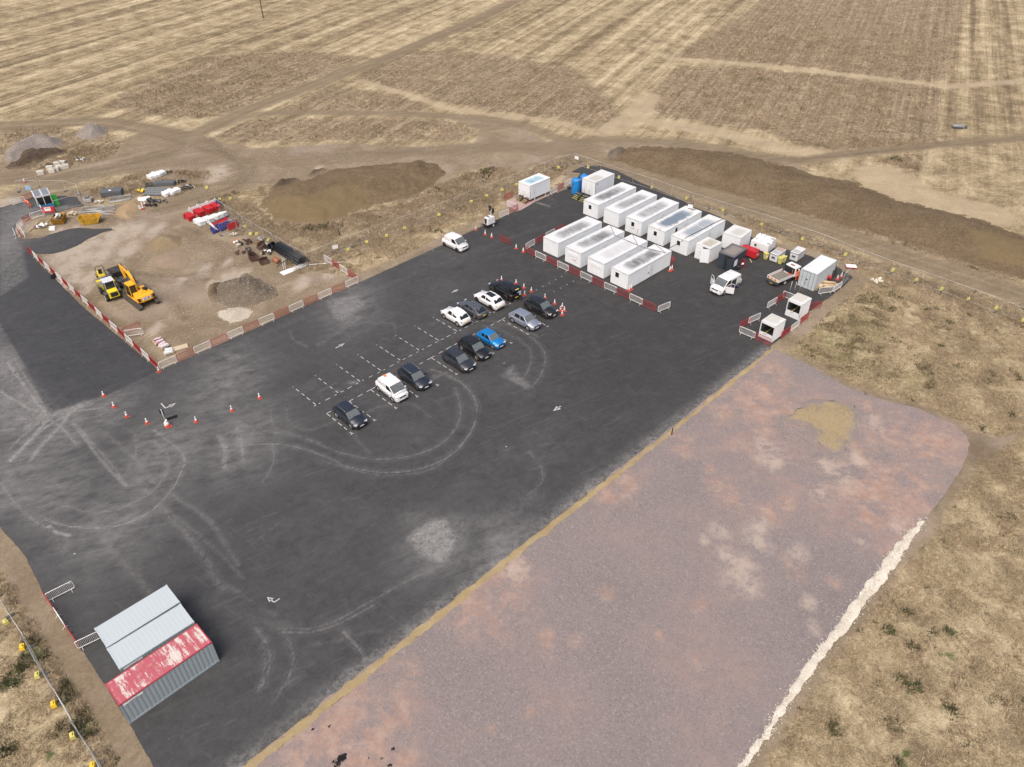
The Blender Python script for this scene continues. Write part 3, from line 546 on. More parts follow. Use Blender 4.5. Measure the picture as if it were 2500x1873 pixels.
wm = t.rng(t.noise(t.rot(p, 80, .07, 1), 1.2, 3, .5, 2.5), .58, .72); c = t.mix(t.math('MULTIPLY', wm, .12), c, (.18, .15, .155))
t.bump(g1, .6, .035)
PADM = t.out(c, .95, 0, .25)
region_mesh('gravel_pad', PAD, .25, lambda P, s: .045+0*s, PADM, dict(clay=lambda P: np.maximum(blobs(CL, P), .75*blobs([('d3', (1650, 480, 260)), ('d3', (1200, 220, 200)), ('d3', (120, 950, 170)), ('d3', (1850, 350, 150)), ('d4', (800, 900, 330))], P)), palec=lambda P: blobs(PL, P), tar=lambda P: blobs(TR, P)), edge=.22, jit=.9)
def stone_mat(name, stops, sc_=14, bs=.05):
    t = NT(name); p = t.pos(); a = t.noise(p, sc_, 4, .8); b = t.noise(p, .5, 4)
    c = ramp(t, t.math('ADD', t.math('MULTIPLY', a, .7), t.math('MULTIPLY', b, .3)), stops); t.bump(a, .7, bs); return t.out(c, .95, 0, .2)
YEL = stone_mat('yellow_gravel', [(.34, (.21, .160, .085)), (.5, (.34, .265, .145)), (.66, (.46, .375, .23))])
WHT = stone_mat('white_stone', [(.3, (.42, .37, .30)), (.5, (.62, .57, .48)), (.66, (.80, .76, .67))], 7)
region_mesh('yellow_gravel_strip', YSTRIP, .22, lambda P, s: .052+.06*np.minimum(s/.5, 1), YEL, edge=.22, jit=1.2, seed=9)
t = NT('yellow_gravel_spill'); p = t.pos(); a = t.noise(p, 14, 4, .8); b = t.noise(p, .6, 6, .75); c = ramp(t, a, [(.34, (.21, .160, .090)), (.5, (.33, .262, .155)), (.66, (.44, .365, .235))])
m = t.rng(t.math('ADD', t.attr('rim'), t.math('ADD', t.math('MULTIPLY', t.math('SUBTRACT', b, .5), 3.0), t.math('MULTIPLY', t.math('SUBTRACT', a, .5), 2.0))), .1, .9, 1, 0); c = t.mix(m, c, t.mix(a, (.19, .16, .155), (.27, .232, .222))); t.bump(a, .6, .05); YSPILL = t.out(c, .95, 0, .2)
region_mesh('yellow_gravel_patch', YPATCH, .25, lambda P, s: .050+.14*np.minimum(s/2.5, 1), YSPILL, edge=.9, jit=.8, seed=4)
region_mesh('white_stone_edging', WSTRIP, .2, lambda P, s: .05+.10*np.minimum(s/.4, 1)*(.5+fbm(P, 3, 2, 8)), WHT, edge=.3, jit=1.1, seed=6)

# ---- heaps of soil and stone
def pile_mat(name, lo, mid_, hi, stone=None, sc_=2.2, attr=None, c2=None):
    t = NT(name); p = t.pos(); a = t.noise(p, sc_, 6, .72, .4); b = t.noise(p, .25, 4, .6); v = t.noise(p, 12, 3, .7)
    c = ramp(t, t.math('ADD', t.math('MULTIPLY', a, .55), t.math('ADD', t.math('MULTIPLY', b, .3), t.math('MULTIPLY', v, .2))), [(.36, lo), (.52, mid_), (.68, hi)])
    if c2:
        m = t.rng(t.math('ADD', t.attr(attr), t.math('MULTIPLY', t.math('SUBTRACT', a, .5), 3)), -.6, .8, 0, 1, True)
        c = t.mix(m, c, t.mix(a, c2[0], c2[1]))
    rim = t.rng(t.math('ADD', t.attr('rim'), t.math('MULTIPLY', t.math('SUBTRACT', b, .5), 2.2)), -.1, 1.0, .75, 0, True); c = t.mix(rim, c, t.mix(a, (.18, .138, .088), (.30, .238, .155)))
    if stone:
        st = t.rng(t.voro(p, 2.6), .14, .07); c = t.mix(t.math('MULTIPLY', st, .75), c, stone)
    t.bump(t.math('ADD', a, t.math('MULTIPLY', v, .4)), .8, .18); return t.out(c, .97, 0, .15)
def hz(h, w, seed, lump=.18, flat=1.0):
    return lambda P, s: -.04+h*(1-np.exp(-(s/w)**1.7*.9))*(.82+.36*fbm(P, .22, 3, seed))*flat+np.minimum(s, 1)*lump*(fbm(P, 1.4, 3, seed+3)-.5)*2
SO_BROWN = pile_mat('brown_spoil', (.085, .062, .036), (.152, .112, .068), (.23, .176, .112), (.33, .27, .18), attr='ochre', c2=((.130, .096, .052), (.235, .178, .098)))
SO_DARK = pile_mat('dark_soil', (.045, .034, .024), (.085, .064, .045), (.15, .115, .085))
GR_GREY = pile_mat('grey_rubble', (.155, .132, .115), (.245, .215, .19), (.35, .315, .28), (.42, .38, .33), 4)
GR_BRN = pile_mat('brown_rubble', (.095, .076, .055), (.150, .122, .09), (.22, .182, .138), (.48, .43, .35), 3)
SAND = pile_mat('orange_sand', (.27, .19, .105), (.355, .26, .155), (.43, .33, .21), None, 3)
SAND2 = pile_mat('pinkish_sand', (.235, .175, .122), (.30, .232, .168), (.37, .295, .22), None, 3)
OCH = GL('d5', [(370, 560), (450, 500), (560, 530), (700, 560), (900, 470), (1050, 470), (1130, 560), (780, 700), (480, 670)])
OCH2 = GL('d6', [(1400, 700), (1784, 760), (1784, 930), (1500, 860)])
def heap(name, c, pts, h, wd, mat, label, cat='heap', step=.3, seed=1, lump=.18, attrs=None, edge=.3, group=None):
    o = region_mesh(name, GL(c, pts) if c else pts, step, hz(h, wd, seed, lump), mat, attrs, edge=edge, jit=.7, seed=seed, kind=None)
    return tag(o, label, cat, group)
och = dict(ochre=lambda P: np.maximum(np.clip(sdf(P, OCH), -3, 3), np.clip(sdf(P, OCH2), -3, 3)))
heap('spoil_heap', 'd5', [(365, 560), (450, 440), (680, 380), (860, 310), (1150, 285), (1380, 262), (1440, 240), (1580, 275), (1640, 340), (1600, 395), (1450, 495), (1120, 570), (800, 690), (480, 670)], 1.9, 3.5, SO_BROWN, 'long low brown and ochre earth heap behind the van and lighting tower', 'earth heap', .4, 3, .25, och, .8)
heap('spoil_bank', None, GL('d1', [(400, 690), (430, 650), (520, 630), (700, 632), (950, 655), (1200, 715), (1330, 760)])+GL('d6', [(750, 370), (1000, 480), (1300, 545), (1500, 590), (1784, 700), (2300, 850), (2400, 1150), (1784, 985), (1500, 905), (1200, 800), (1000, 735), (700, 655), (300, 550), (0, 462)])+GL('c1', [(1050, 140), (700, 20), (560, -15)]), 1.7, 4.5, SO_BROWN, 'very long dark brown earth bank along the far side of the dirt track', 'earth bank', .5, 8, .3, och, .7)
heap('rubble_heap', 'a1', [(970, 345), (1020, 290), (1090, 270), (1270, 210), (1400, 260), (1510, 330), (1510, 400), (1330, 470), (1150, 480), (980, 420)], 1.5, 2.4, GR_BRN, 'brown rubble heap flecked with pale stones inside the fenced compound', 'heap', .25, 5, .3)
heap('soil_heap', 'a1', [(965, 370), (985, 300), (1060, 275), (1100, 290), (1080, 390), (1040, 420), (980, 405)], 1.3, 1.2, SO_DARK if False else pile_mat('fresh_soil', (.075, .056, .038), (.11, .083, .056), (.155, .12, .084)), 'small fresh dark soil heap on the left flank of the rubble heap', 'heap', .25, 6, .1)
heap('sand_heap', 'a0', [(1310, 1140), (1330, 1080), (1400, 1020), (1500, 1000), (1640, 1030), (1660, 1070), (1620, 1110), (1500, 1150), (1380, 1175)], 1.5, 1.8, pile_mat('tan_sand', (.20, .15, .09), (.27, .21, .13), (.335, .265, .17), None, 3), 'tan sand heap in the middle of the compound', 'heap', .25, 9, .1)
heap('gravel_spread', 'a0', [(1280, 1290), (1320, 1200), (1480, 1160), (1640, 1120), (1740, 1180), (1720, 1270), (1640, 1320), (1450, 1330)], .5, 2.4, SAND2, 'low pinkish gravel spread in front of the tan sand heap', 'heap', .3, 12, .06)
heap('sand_heap', 'a0', [(1015, 830), (1040, 770), (1120, 710), (1210, 685), (1310, 700), (1320, 750), (1250, 800), (1180, 870), (1080, 870)], .9, 1.8, SAND, 'orange sand heap beside the yellow skip', 'heap', .25, 14, .1)
heap('gravel_heap', 'a0', [(5, 345), (40, 260), (150, 190), (300, 130), (430, 115), (570, 150), (560, 215), (400, 250), (280, 290), (150, 350), (60, 370)], 2.0, 2.2, GR_GREY, 'large grey gravel heap at the far left beside dark soil', 'heap', .3, 16, .2)
heap('gravel_heap', 'a0', [(670, 130), (700, 70), (780, 20), (870, 12), (1000, 50), (960, 110), (850, 150), (740, 155)], 2.0, 2.0, GR_GREY, 'smaller grey gravel heap behind the large one, at the end of the weedy strip', 'heap', .3, 18, .2)
heap('soil_heap', 'a0', [(20, 400), (150, 350), (175, 290), (300, 245), (450, 230), (610, 240), (570, 290), (420, 330), (300, 380), (180, 420), (60, 425)], 1.1, 1.2, SO_DARK, 'dark soil heap in front of the large grey gravel heap', 'heap', .3, 20, .4)
heap('soil_heap', 'd5', [(440, 440), (490, 400), (570, 378), (660, 382), (600, 410), (540, 440), (480, 460)], 1.1, .9, SO_DARK, 'dark lumpy soil heap at the left end of the long brown heap', 'heap', .3, 22, .4)
heap('soil_heap', 'd5', [(688, 360), (710, 330), (800, 305), (840, 315), (790, 340), (740, 362), (700, 372)], .9, .8, SO_DARK, 'smaller dark soil heap behind the long brown heap', 'heap', .3, 24, .4)
heap('brush_heap', 'd1', [(400, 690), (415, 655), (460, 638), (510, 645), (505, 672), (460, 692)], 1.0, 1.2, pile_mat('brush', (.07, .055, .04), (.14, .115, .09), (.25, .21, .16), None, 5), 'grey brown brushwood heap at the tip of the long earth bank', 'heap', .3, 26, .5)
heap('stone_spread', 'a1', [(1040, 560), (1060, 505), (1150, 480), (1240, 465), (1330, 500), (1310, 555), (1220, 605), (1130, 610), (1070, 590)], .12, .8, stone_mat('cream_stone', [(.3, (.28, .24, .18)), (.5, (.43, .38, .305)), (.66, (.60, .55, .46))], 6), 'cream stone spread on the ground in front of the rubble heap', 'stone spread', .25, 28, .05)
# ------------------------------------------------------------ shared paints
WHITE = M('white_paint', (.78, .80, .81), .45, 0, .12, 1.2, 0, (.5, .48, .43))
GALV = M('galvanised_steel', (.66, .67, .66), .45, .25, .15)
BWHITE = M('white_barrier_paint', (.80, .79, .76), .5, 0, .2, 6)
BRED = M('red_barrier_paint', (.36, .028, .034), .5, 0, .3, 6, 0, (.35, .12, .08))
BLACK = M('black_plastic', (.02, .02, .022), .5, 0, .1)
RUBBER = M('tyre_rubber', (.022, .022, .022), .85, 0, .3, 8, 0, (.09, .08, .07))
GLASS = M('dark_glass', (.018, .024, .028), .06, 0, 0)
DGREY = M('dark_grey_steel', (.10, .11, .12), .5, .4, .3)
ALLOY = M('alloy_rim', (.50, .51, .53), .3, .8, .1)
BALLOY = M('black_rim', (.03, .03, .032), .35, .4, .1)
CHROME = M('bright_trim', (.62, .63, .65), .2, .9, 0)
LAMP = M('lamp_glass', (.66, .70, .74), .12, .3, 0)
TAIL = M('tail_lamp', (.22, .012, .012), .2, 0, 0)
YPLATE = M('yellow_plate', (.85, .62, .06), .5, 0, 0); WPLATE = M('white_plate', (.85, .85, .83), .5, 0, 0)
YBLOCK = M('yellow_block', (.60, .56, .16), .6, 0, .25, 5, 0, (.45, .38, .12))
OBLOCK = M('amber_block', (.86, .56, .03), .6, 0, .25, 5, 0, (.45, .3, .08))
CONE_R = M('cone_red', (.52, .07, .04), .55, 0, .15, 5); CONE_W = M('cone_white', (.85, .85, .83), .5, 0, .1, 5)
WOOD = M('pale_timber', (.55, .42, .26), .8, 0, .4, 4, 0, (.3, .22, .13))
CONC = M('concrete', (.58, .55, .49), .9, 0, .35, 3)
BLUE = M('blue_plastic', (.01, .23, .62), .4, 0, .12, 2)
PRED = M('red_machine_paint', (.52, .02, .03), .35, 0, .12, 2)
PBLUE = M('navy_plastic', (.03, .03, .16), .5, 0, .15)
MESHG = M('fence_wire', (.46, .46, .43), .6, .3, .1)
def lerp(a, b, t): return Vector(a)+(Vector(b)-Vector(a))*t
ORD = ['first', 'second', 'third', 'fourth', 'fifth', 'sixth', 'seventh', 'eighth', 'ninth', 'tenth', 'eleventh', 'twelfth', 'thirteenth', 'fourteenth', 'fifteenth']

# ------------------------------------------------------------ crowd barriers
def make_barrier(kind):
    red = kind == 'red'; m = BRED if red else BWHITE
    t = empty('pedestrian_barrier', (0, 0, 0))
    L, z0, z1, r = 1.08, .22, 1.10, .12
    pts = []
    for cx, cz, a0 in ((L-r, z1-r, 0), (-L+r, z1-r, 90), (-L+r, z0+r, 180), (L-r, z0+r, 270)):
        for k in range(4): a = math.radians(a0+k*30); pts.append((cx+r*math.cos(a), 0, cz+r*math.sin(a)))
    b = MB(); b.tube(pts, .034, 6, True); b.build('frame', m, t)
    b = MB(); n = 30 if red else 17
    for i in range(n):
        x = -L+.02+(i+1)*(2*L-.04)/(n+1); b.tube([(x, 0, z0+.01), (x, 0, z1-.01)], .010 if red else .0135, 4, cap=False)
    if not red: b.box((L-.22, 0, z1-.13), (.16, .006, .10))
    b.build('infill_bars', m, t)
    for s in (-1, 1):
        b = MB(); b.tube([(s*(L-.3), -.28, .02), (s*(L-.3), -.05, .22), (s*(L-.3), .05, .22), (s*(L-.3), .28, .02)], .02, 5); b.build('foot', m, t)
    return t
BPRO = {}
def barrier(x, y, rz, kind, label, group, tilt=0.0, z=0.03):
    o = make_barrier(kind) if kind not in BPRO else copy_tree(BPRO[kind])
    BPRO.setdefault(kind, o); o.location = (x, y, z); o.rotation_euler = (tilt, 0, rz)
    return tag(o, label, 'barrier', group)
def run(a, b, pattern, desc, anchor, group):
    """barriers standing end to end from a to b"""
    d = b-a; n = len(pattern); rz = math.atan2(d.y, d.x); cnt = {}
    for i, k in enumerate(pattern):
        if k == ' ': continue
        p = lerp(a, b, (i+.5)/n); kind = 'red' if k == 'R' else 'white'
        q = cnt.get(k, 0); cnt[k] = q+1
        tot = pattern.count(k)
        o_ = (ORD[q]+' ') if tot > 1 else ''
        barrier(p.x, p.y, rz+rs.uniform(-.03, .03), kind, '%s%s steel barrier from %s, %s' % (o_, kind, anchor, desc) if tot > 1 else '%s steel barrier %s' % (kind, desc), group)
GB = 'pedestrian barriers around the site'
run(G('a0', 258, 1165), G('a1', 598, 962), 'RWRWRWRWRWRWRWRWRWR', 'compound left side', 'the hut end', GB)
run(G('a1', 605, 962), G('a1', 2138, 288), 'WRWRWRWRWRWRW', 'compound near side', 'the compound corner cone', GB)
run(G('a1', 2120, 275), G('a1', 1878, 122), 'RWRW', 'short row running into the grass', 'the tarmac', GB)
run(G('c4', 1283, 1395), G('c4', 1815, 1110), 'WRWR', 'row behind the front cabins', 'the cone', GB)
run(G('a3', 342, 1048), G('a3', 1700, 1668), 'RWRWRWRWRWR', 'row before the cabins', 'the cone', GB)
run(G('b0', 35, 1218), G('b0', 132, 1178), 'W', 'turned at the far right end of the cabin row', '', GB)
run(G('c4', 940, 1268), G('c4', 1078, 1322), 'R', 'standing alone between the cones and the cabins', '', GB)
run(G('c3', 728, 598), G('c3', 1068, 395), 'WR', 'left of the far open booth, reaching back from the gap', '', GB)
run(G('c3', 1068, 392), G('c3', 1262, 462), 'W', 'behind the far open booth beside leaning posts', '', GB)
run(G('c3', 385, 888), G('c3', 560, 805), 'W', 'left of the near open booth, further one', '', GB)
run(G('c3', 222, 965), G('c3', 378, 885), 'R', 'left of the near open booth', '', GB)
run(G('c3', 195, 1065), G('c3', 470, 1178), 'W', 'nearest to the camera by the open booths', '', GB)
run(G('c3', 490, 1185), G('c3', 775, 1312), 'R', 'in front of the near open booth, beside the gravel tip', '', GB)
run(G('c3', 985, 1175), G('c3', 1168, 1050), 'R', 'between the near open booth and the grass', '', GB)
run(G('c3', 1168, 1050), G('c3', 1345, 925), 'W', 'on the grass side between the two open booths', '', GB)
run(G('c3', 1345, 910), G('c3', 1515, 780), 'R', 'on the grass side of the far open booth', '', GB)
run(G('c3', 1572, 612), G('c3', 1690, 585), 'R', 'standing right of the far open booth', '', GB)
run(G('c3', 1715, 322), G('c3', 1975, 285), 'W', 'in front of the timber pile by the grey container', '', GB)
run(G('c3', 1995, 285), G('c3', 2150, 190), 'W', 'right of the timber pile on the tarmac edge', '', GB)
run(G('c4', 935, 965), G('c4', 1065, 912), 'W', 'on the tarmac edge beside the lighting tower', '', GB)
run(G('c4', 1070, 905), G('c4', 1180, 855), 'R', 'on the tarmac edge before the small cabin', '', GB)
run(G('c4', 1045, 800), G('c4', 1165, 852), 'W', 'on the pink matting before the small cabin steps', '', GB)
run(G('c4', 990, 730), G('c4', 1130, 665), 'R', 'behind the pink matting in the grass', '', GB)
run(G('c4', 1625, 652), G('c4', 1900, 500), 'WRW', 'row between small cabin and blue tank', 'the small cabin', GB)
run(G('b3', 385, 382), G('b3', 585, 280), 'W', 'nearest the bottom left, at the head of the verge row', '', GB)
run(G('b3', 352, 345), G('b3', 625, 745), 'RWR', 'verge row beside the grey containers', 'the top', GB)
run(G('b3', 640, 742), G('b3', 800, 662), 'W', 'butting against the grey container corner', '', GB)
run(G('a1', 345, 712), G('a1', 478, 690), 'W', 'branching into the compound by the sacks', '', GB)
run(G('a1', 338, 690), G('a1', 452, 648), 'R', 'lying flat behind the white one by the sacks', '', GB)
run(G('c6', 230, 572), G('c6', 420, 518), 'W', 'at the left edge of the picture beside the hut', '', GB)
run(G('c6', 425, 500), G('c6', 560, 450), 'R', 'between the left edge barrier and the hut', '', GB)
run(G('c6', 545, 808), G('c6', 755, 745), 'W', 'in front of the hut by the white sign', '', GB)
run(G('c6', 375, 905), G('c6', 530, 808), 'R', 'left of the white barrier before the hut', '', GB)
run(G('c6', 330, 985), G('c6', 392, 905), 'W', 'on the island curve left of the rubbish skip', '', GB)
run(G('c6', 345, 1000), G('c6', 485, 1175), 'W', 'at the island tip, right one', '', GB)
run(G('c6', 300, 1000), G('c6', 408, 1170), 'R', 'at the island tip between two white ones', '', GB)
run(G('c6', 245, 1010), G('c6', 305, 1185), 'W', 'at the island tip, left one', '', GB)

# ------------------------------------------------------------ mesh fences
def fence(name, base, label, h=2.0, panel=3.5, top=None, gates=None):
    pts = [Vector((q[0], q[1], 0)) for q in base]; root = empty(name, pts[0], 0, label, 'fence')
    o0 = pts[0]; k = 0
    seg = [(a, b) for a, b in zip(pts[:-1], pts[1:])]
    for a, b in seg:
        n = max(1, round((b-a).length/panel))
        for i in range(n):
            p, q = lerp(a, b, i/n)-o0, lerp(a, b, (i+1)/n)-o0; d = (q-p).normalized(); g = .04
            p = p+d*g; q = q-d*g; z = Vector((0, 0, 1)); ln = Vector((rs.uniform(-.05, .05), rs.uniform(-.05, .05), 0))
            B = MB(); B.tube([p+z*.08, p+z*h+ln, q+z*h+ln, q+z*.08], .021, 6, True)
            B.build('panel_frame', GALV, root)
            W = MB(); L = (q-p).length
            for j in range(1, int(L/.16)): t = j*.16/L; W.tube([lerp(p, q, t)+z*.1, lerp(p, q, t)+z*h+ln], .0035, 3, cap=False)
            for j in range(1, 6): zz = z*h*j/6; W.tube([p+zz, q+zz], .0035, 3, cap=False)
            W.build('wire_mesh', MESHG, root)
            F = MB(); F.box(p-d*g+Vector((0, 0, .07)), (.7, .24, .14), math.atan2(d.y, d.x)+PI/2, top=(.9, .8)); F.build('foot_block', M('grey_rubber', (.10, .10, .09), .9), root)
            k += 1
    return root
fence('mesh_fence', FENCE_R, 'long grey mesh fence along the dirt track behind the cabins')
fence('mesh_fence', FENCE_L, 'grey mesh fence on the grass behind the white van and lighting tower')
fence('mesh_fence', GL('a2', [(1555, 878), (1190, 665), (870, 470), (600, 285)]), 'grey mesh fence running beside the black pipes and stacked plastic barriers')
fence('mesh_fence', GL('b3', [(0, 425), (50, 500), (175, 690), (240, 830), (300, 930), (415, 1130), (560, 1370), (715, 1600), (800, 1760)]) if False else
      [G('b3', x, y, 2.0)*1 for x, y in [(-90, 230), (5, 378), (165, 622), (275, 832), (405, 1050), (540, 1290), (705, 1535), (790, 1690)]], 'grey mesh fence with yellow blocks in the bottom left corner of the picture')
fence('mesh_fence', GL('c6', [(330, 330), (690, 330), (1115, 328), (1340, 385), (1390, 560), (960, 680)]), 'grey mesh fence around the back of the entrance hut')
fence('mesh_fence', GL('a2', [(620, 555), (790, 490), (870, 470)]), 'short grey mesh fence panel beside the red stacked barriers')
fence('mesh_fence', GL('c2', [(1875, 700), (1960, 740), (2040, 790), (1955, 880)]), 'short grey mesh fence round the cones behind the grey container')

def make_block(m):
    b = MB(); b.box((0, 0, .22), (.52, .40, .34), top=(.86, .8)); b.box((0, 0, .42), (.24, .10, .08)); b.cur = 1
    b.box((0, .05, .395), (.24, .09, .012)); b.cur = 0
    return b.build('ballast_block', [m, BLACK], None, .03, 2)
BLK = {}
def block(p, m, label, rz=0):
    key = m.name
    if key in BLK: o = BLK[key].copy(); col.objects.link(o)
    else: o = make_block(m); BLK[key] = o
    o.location = (p.x, p.y, .0); o.rotation_euler = (0, 0, rz)
    return tag(o, label, 'ballast block', 'yellow ballast blocks along the fences')
def blocks(pts, desc, anchor, mats=(YBLOCK,), rz=.7):
    for i, p in enumerate(pts):
        block(p, mats[i % len(mats)], '%s %s block from %s, %s' % (ORD[i], 'amber' if mats[i % len(mats)] is OBLOCK else 'yellow', anchor, desc) if False else
              '%s ballast block from %s, %s fence' % (ORD[i]+(' amber' if mats[i % len(mats)] is OBLOCK else ' yellow'), anchor, desc), rz+rs.uniform(-.4, .4))
blocks(GL('b3', [(52, 545), (180, 738), (297, 955), (422, 1182), (568, 1425), (725, 1655)]), 'bottom left', 'the left edge', (YBLOCK, OBLOCK), -1.0)
blocks(GL('c4', [(1732, 285), (1168, 515), (970, 585), (765, 668), (555, 745), (120, 922)])+GL('d5', [(1350, 718), (1228, 768), (1093, 812), (968, 865)]), 'grass side', 'the fence corner', (YBLOCK,), .4)
blocks(GL('c4', [(2135, 280)])+GL('c1', [(612, 192), (1060, 330), (1528, 478), (2015, 645)])+GL('c2', [(880, 62), (1430, 252), (2010, 465)])+GL('d6', [(965, 925), (1112, 985), (1270, 1040), (1435, 1103), (1608, 1160), (1775, 1235)]), 'track side', 'the fence corner', (YBLOCK,), .9)
blocks(GL('a2', [(605, 175), (722, 165), (660, 320), (880, 468), (1005, 548), (1135, 612)]), 'pipe side', 'the haul road', (YBLOCK,), .9)
block(G('c7', 1545, 352), YBLOCK, 'lone yellow ballast block right of the coiled cables'); block(G('a2', 940, 548), YBLOCK, 'pale ballast block lying next to the scrap steel')

# ------------------------------------------------------------ cones
def make_cone():
    t = empty('traffic_cone', (0, 0, 0))
    b = MB(); b.box((0, 0, .03), (.52, .52, .06), top=(.94, .94)); b.build('base', CONE_R, t)
    b = MB(); b.lathe([(.17, .06), (.142, .19)], n=12); b.build('lower_band', CONE_R, t)
    b = MB(); b.lathe([(.142, .19), (.10, .46)], n=12); b.build('white_sleeve', CONE_W, t)
    b = MB(); b.lathe([(.10, .46), (.055, .75), (.035, .76)], n=12); b.build('tip', CONE_R if False else CONE_W, t)
    return t
CONE = None
def cone(p, label, sc_=.94, z=.03):
    global CONE
    o = make_cone() if CONE is None else copy_tree(CONE)
    CONE = CONE or o
    o.location = (p.x, p.y, z); o.scale = (sc_,)*3; o.rotation_euler = (0, 0, rs.uniform(0, 1.5))
    return tag(o, label, 'traffic cone', 'red and white cones on the tarmac')
for (x, y), l in zip([(432, 200), (475, 245), (528, 285), (612, 313), (816, 306), (964, 261), (1079, 208)],
    ['furthest up by the dark tarmac corner', 'second along from the dark tarmac corner', 'third along from the dark tarmac corner', 'just left of the fallen black sign', 'just right of the fallen black sign', 'second from the right before the empty bays', 'nearest to the empty parking bays']):
    cone(G('d2', x, y), 'red and white cone in the open row, '+l)
cone(G('e7', 740, 1440), 'red and white cone standing among the black sign frames', 1.3)
cone(G('a1', 596, 972), 'red cone at the near corner of the fenced compound')
for (x, y), l in zip([(1240, 195), (1436, 240), (1541, 296), (1642, 344), (1550, 394), (1825, 435), (1955, 512), (2036, 600), (2058, 560), (2086, 608), (2056, 658)],
    ['hidden behind the black car roof', 'behind the raised tailgate', 'right of the raised tailgate', 'further right beyond the raised tailgate', 'next to the person in the blue shirt', 'at the roof side of the black car facing the camera', 'further off beside the same black car bonnet',
     'left one of the cluster of four', 'furthest one of the cluster of four', 'right one of the cluster of four', 'nearest one of the cluster of four']):
    cone(G('b1', x, y), 'red and white cone '+l)
for (x, y), l in zip([(618, 1115), (745, 1180), (832, 1218), (1163, 1367), (1258, 1415)], ['on the tarmac edge behind the van, furthest from the camera', 'second from the lighting tower', 'third from the lighting tower', 'right of the single red barrier', 'at the barrier corner before the cabins']):
    cone(G('c4', x, y), 'red and white cone '+l)
for c, x, y, l in [('c0', 1452, 1168, 'left of two at the front cabin corner'), ('c0', 1480, 1145, 'right of two at the front cabin corner'), ('c0', 2060, 872, 'left of two behind the front cabins beside the red trolley'), ('c0', 2090, 852, 'right of two behind the front cabins beside the red trolley'),
    ('c2', 1900, 790, 'nearer one inside the mesh behind the grey container'), ('c2', 1952, 762, 'farther one inside the mesh behind the grey container'), ('c6', 418, 178, 'far off on the track beyond the hut'), ('c7', 625, 600, 'left of three at the sand and cable heap'), ('c7', 665, 590, 'right of three at the sand and cable heap'), ('c7', 640, 645, 'nearest of three at the sand and cable heap'), ('c6', 850, 560, 'on the red barrier before the hut')]:
    cone(G(c, x, y), 'red and white cone '+l)

# ------------------------------------------------------------ cabins and containers
def ribbed(b, p, q, z0, z1, pitch=.22, depth=.03, margin=.10):
    """corrugated upright sheet from p to q (outward = right of p->q)"""
    p, q = Vector((*p, 0)), Vector((*q, 0)); d = (q-p).normalized(); L = (q-p).length; o = Vector((d.y, -d.x, 0))
    pr = [(0, 0), (margin, 0)]; x = margin; n = max(1, int((L-2*margin)/pitch)); pt = (L-2*margin)/n
    for i in range(n): pr += [(x+pt*.12, -depth), (x+pt*.45, -depth), (x+pt*.57, 0), (x+pt, 0)]; x += pt
    pr.append((L, 0)); vs = []
    for s, k in pr:
        v = p+d*s+o*k; vs += [(v.x, v.y, z0), (v.x, v.y, z1)]
    b.add(vs, [(2*i, 2*i+2, 2*i+3, 2*i+1) for i in range(len(pr)-1)])
def ribbed_roof(b, L, W, z, x0=0, y0=0, pitch=.28, depth=.025, margin=.12):
    pr = [(0, 0), (margin, 0)]; x = margin; n = max(1, int((L-2*margin)/pitch)); pt = (L-2*margin)/n
    for i in range(n): pr += [(x+pt*.15, -depth), (x+pt*.5, -depth), (x+pt*.62, 0), (x+pt, 0)]; x += pt
    pr.append((L, 0)); m = margin; vs = []
    for s, k in pr:
        for y, kk in ((0, 0), (m, 0), (m+.03, k), (W-m-.03, k), (W-m, 0), (W, 0)): vs.append((x0+s, y0+y, z+kk))
    n = len(pr); b.add(vs, [(6*i+j, 6*i+6+j, 6*i+7+j, 6*i+1+j) for i in range(n-1) for j in range(5)])
def roof_mat(name, white, dark, streak=(.35, 9, 1), lo=.45, warm=None, ext=(4.9, 1.5)):
    """weathered roof: algae streaks that run across and gather along the middle"""
    t = NT(name); v = t.obj(); sp = t.n.new('ShaderNodeSeparateXYZ'); t.L(v, sp.inputs[0])
    ax = t.math('ABSOLUTE', t.math('DIVIDE', t.math('SUBTRACT', sp.outputs[0], ext[0]), ext[0])); ay = t.math('ABSOLUTE', t.math('DIVIDE', t.math('SUBTRACT', sp.outputs[1], ext[1]), ext[1]))
    m_ax = t.rng(ax, 1.0, .45, 0, 1, True)
    m = t.math('MULTIPLY', t.rng(ax, 1.0, .45, 0, 1, True), t.rng(ay, 1.04, .72, 0, 1, True))
    oi = t.n.new('ShaderNodeObjectInfo'); of = t.n.new('ShaderNodeVectorMath'); of.operation = 'ADD'; t.L(v, of.inputs[0])
    cb = t.n.new('ShaderNodeCombineXYZ'); t.L(t.math('MULTIPLY', oi.outputs['Random'], 50), cb.inputs[0]); t.L(cb.outputs[0], of.inputs[1])
    s1 = t.noise(t.scale(of.outputs[0], (3.2, .28, 1)), 1.5, 4, .65); s2 = t.noise(of.outputs[0], .35, 3)
    m = t.math('MULTIPLY', m_ax, t.rng(t.math('ADD', ay, t.math('MULTIPLY', t.math('SUBTRACT', s1, .5), 1.3)), 1.0, .40, 0, 1, True))
    k = t.math('MULTIPLY', m, t.math('ADD', t.math('MULTIPLY', s1, .85), t.math('MULTIPLY', s2, .75)))
    k = t.math('MULTIPLY', t.rng(k, lo-.15, lo+.48), t.attr('dirt', 'OBJECT'))
    c = t.mix(k, white, dark)
    if warm: c = t.mix(t.math('MULTIPLY', t.rng(t.noise(of.outputs[0], 1.2, 6, .75), .5, .62), t.rng(k, .6, .1)), c, warm)
    return t.out(c, .55, 0, .4)
ROOF_G = roof_mat('algae_streaked_roof', (.62, .64, .65), (.135, .14, .145))
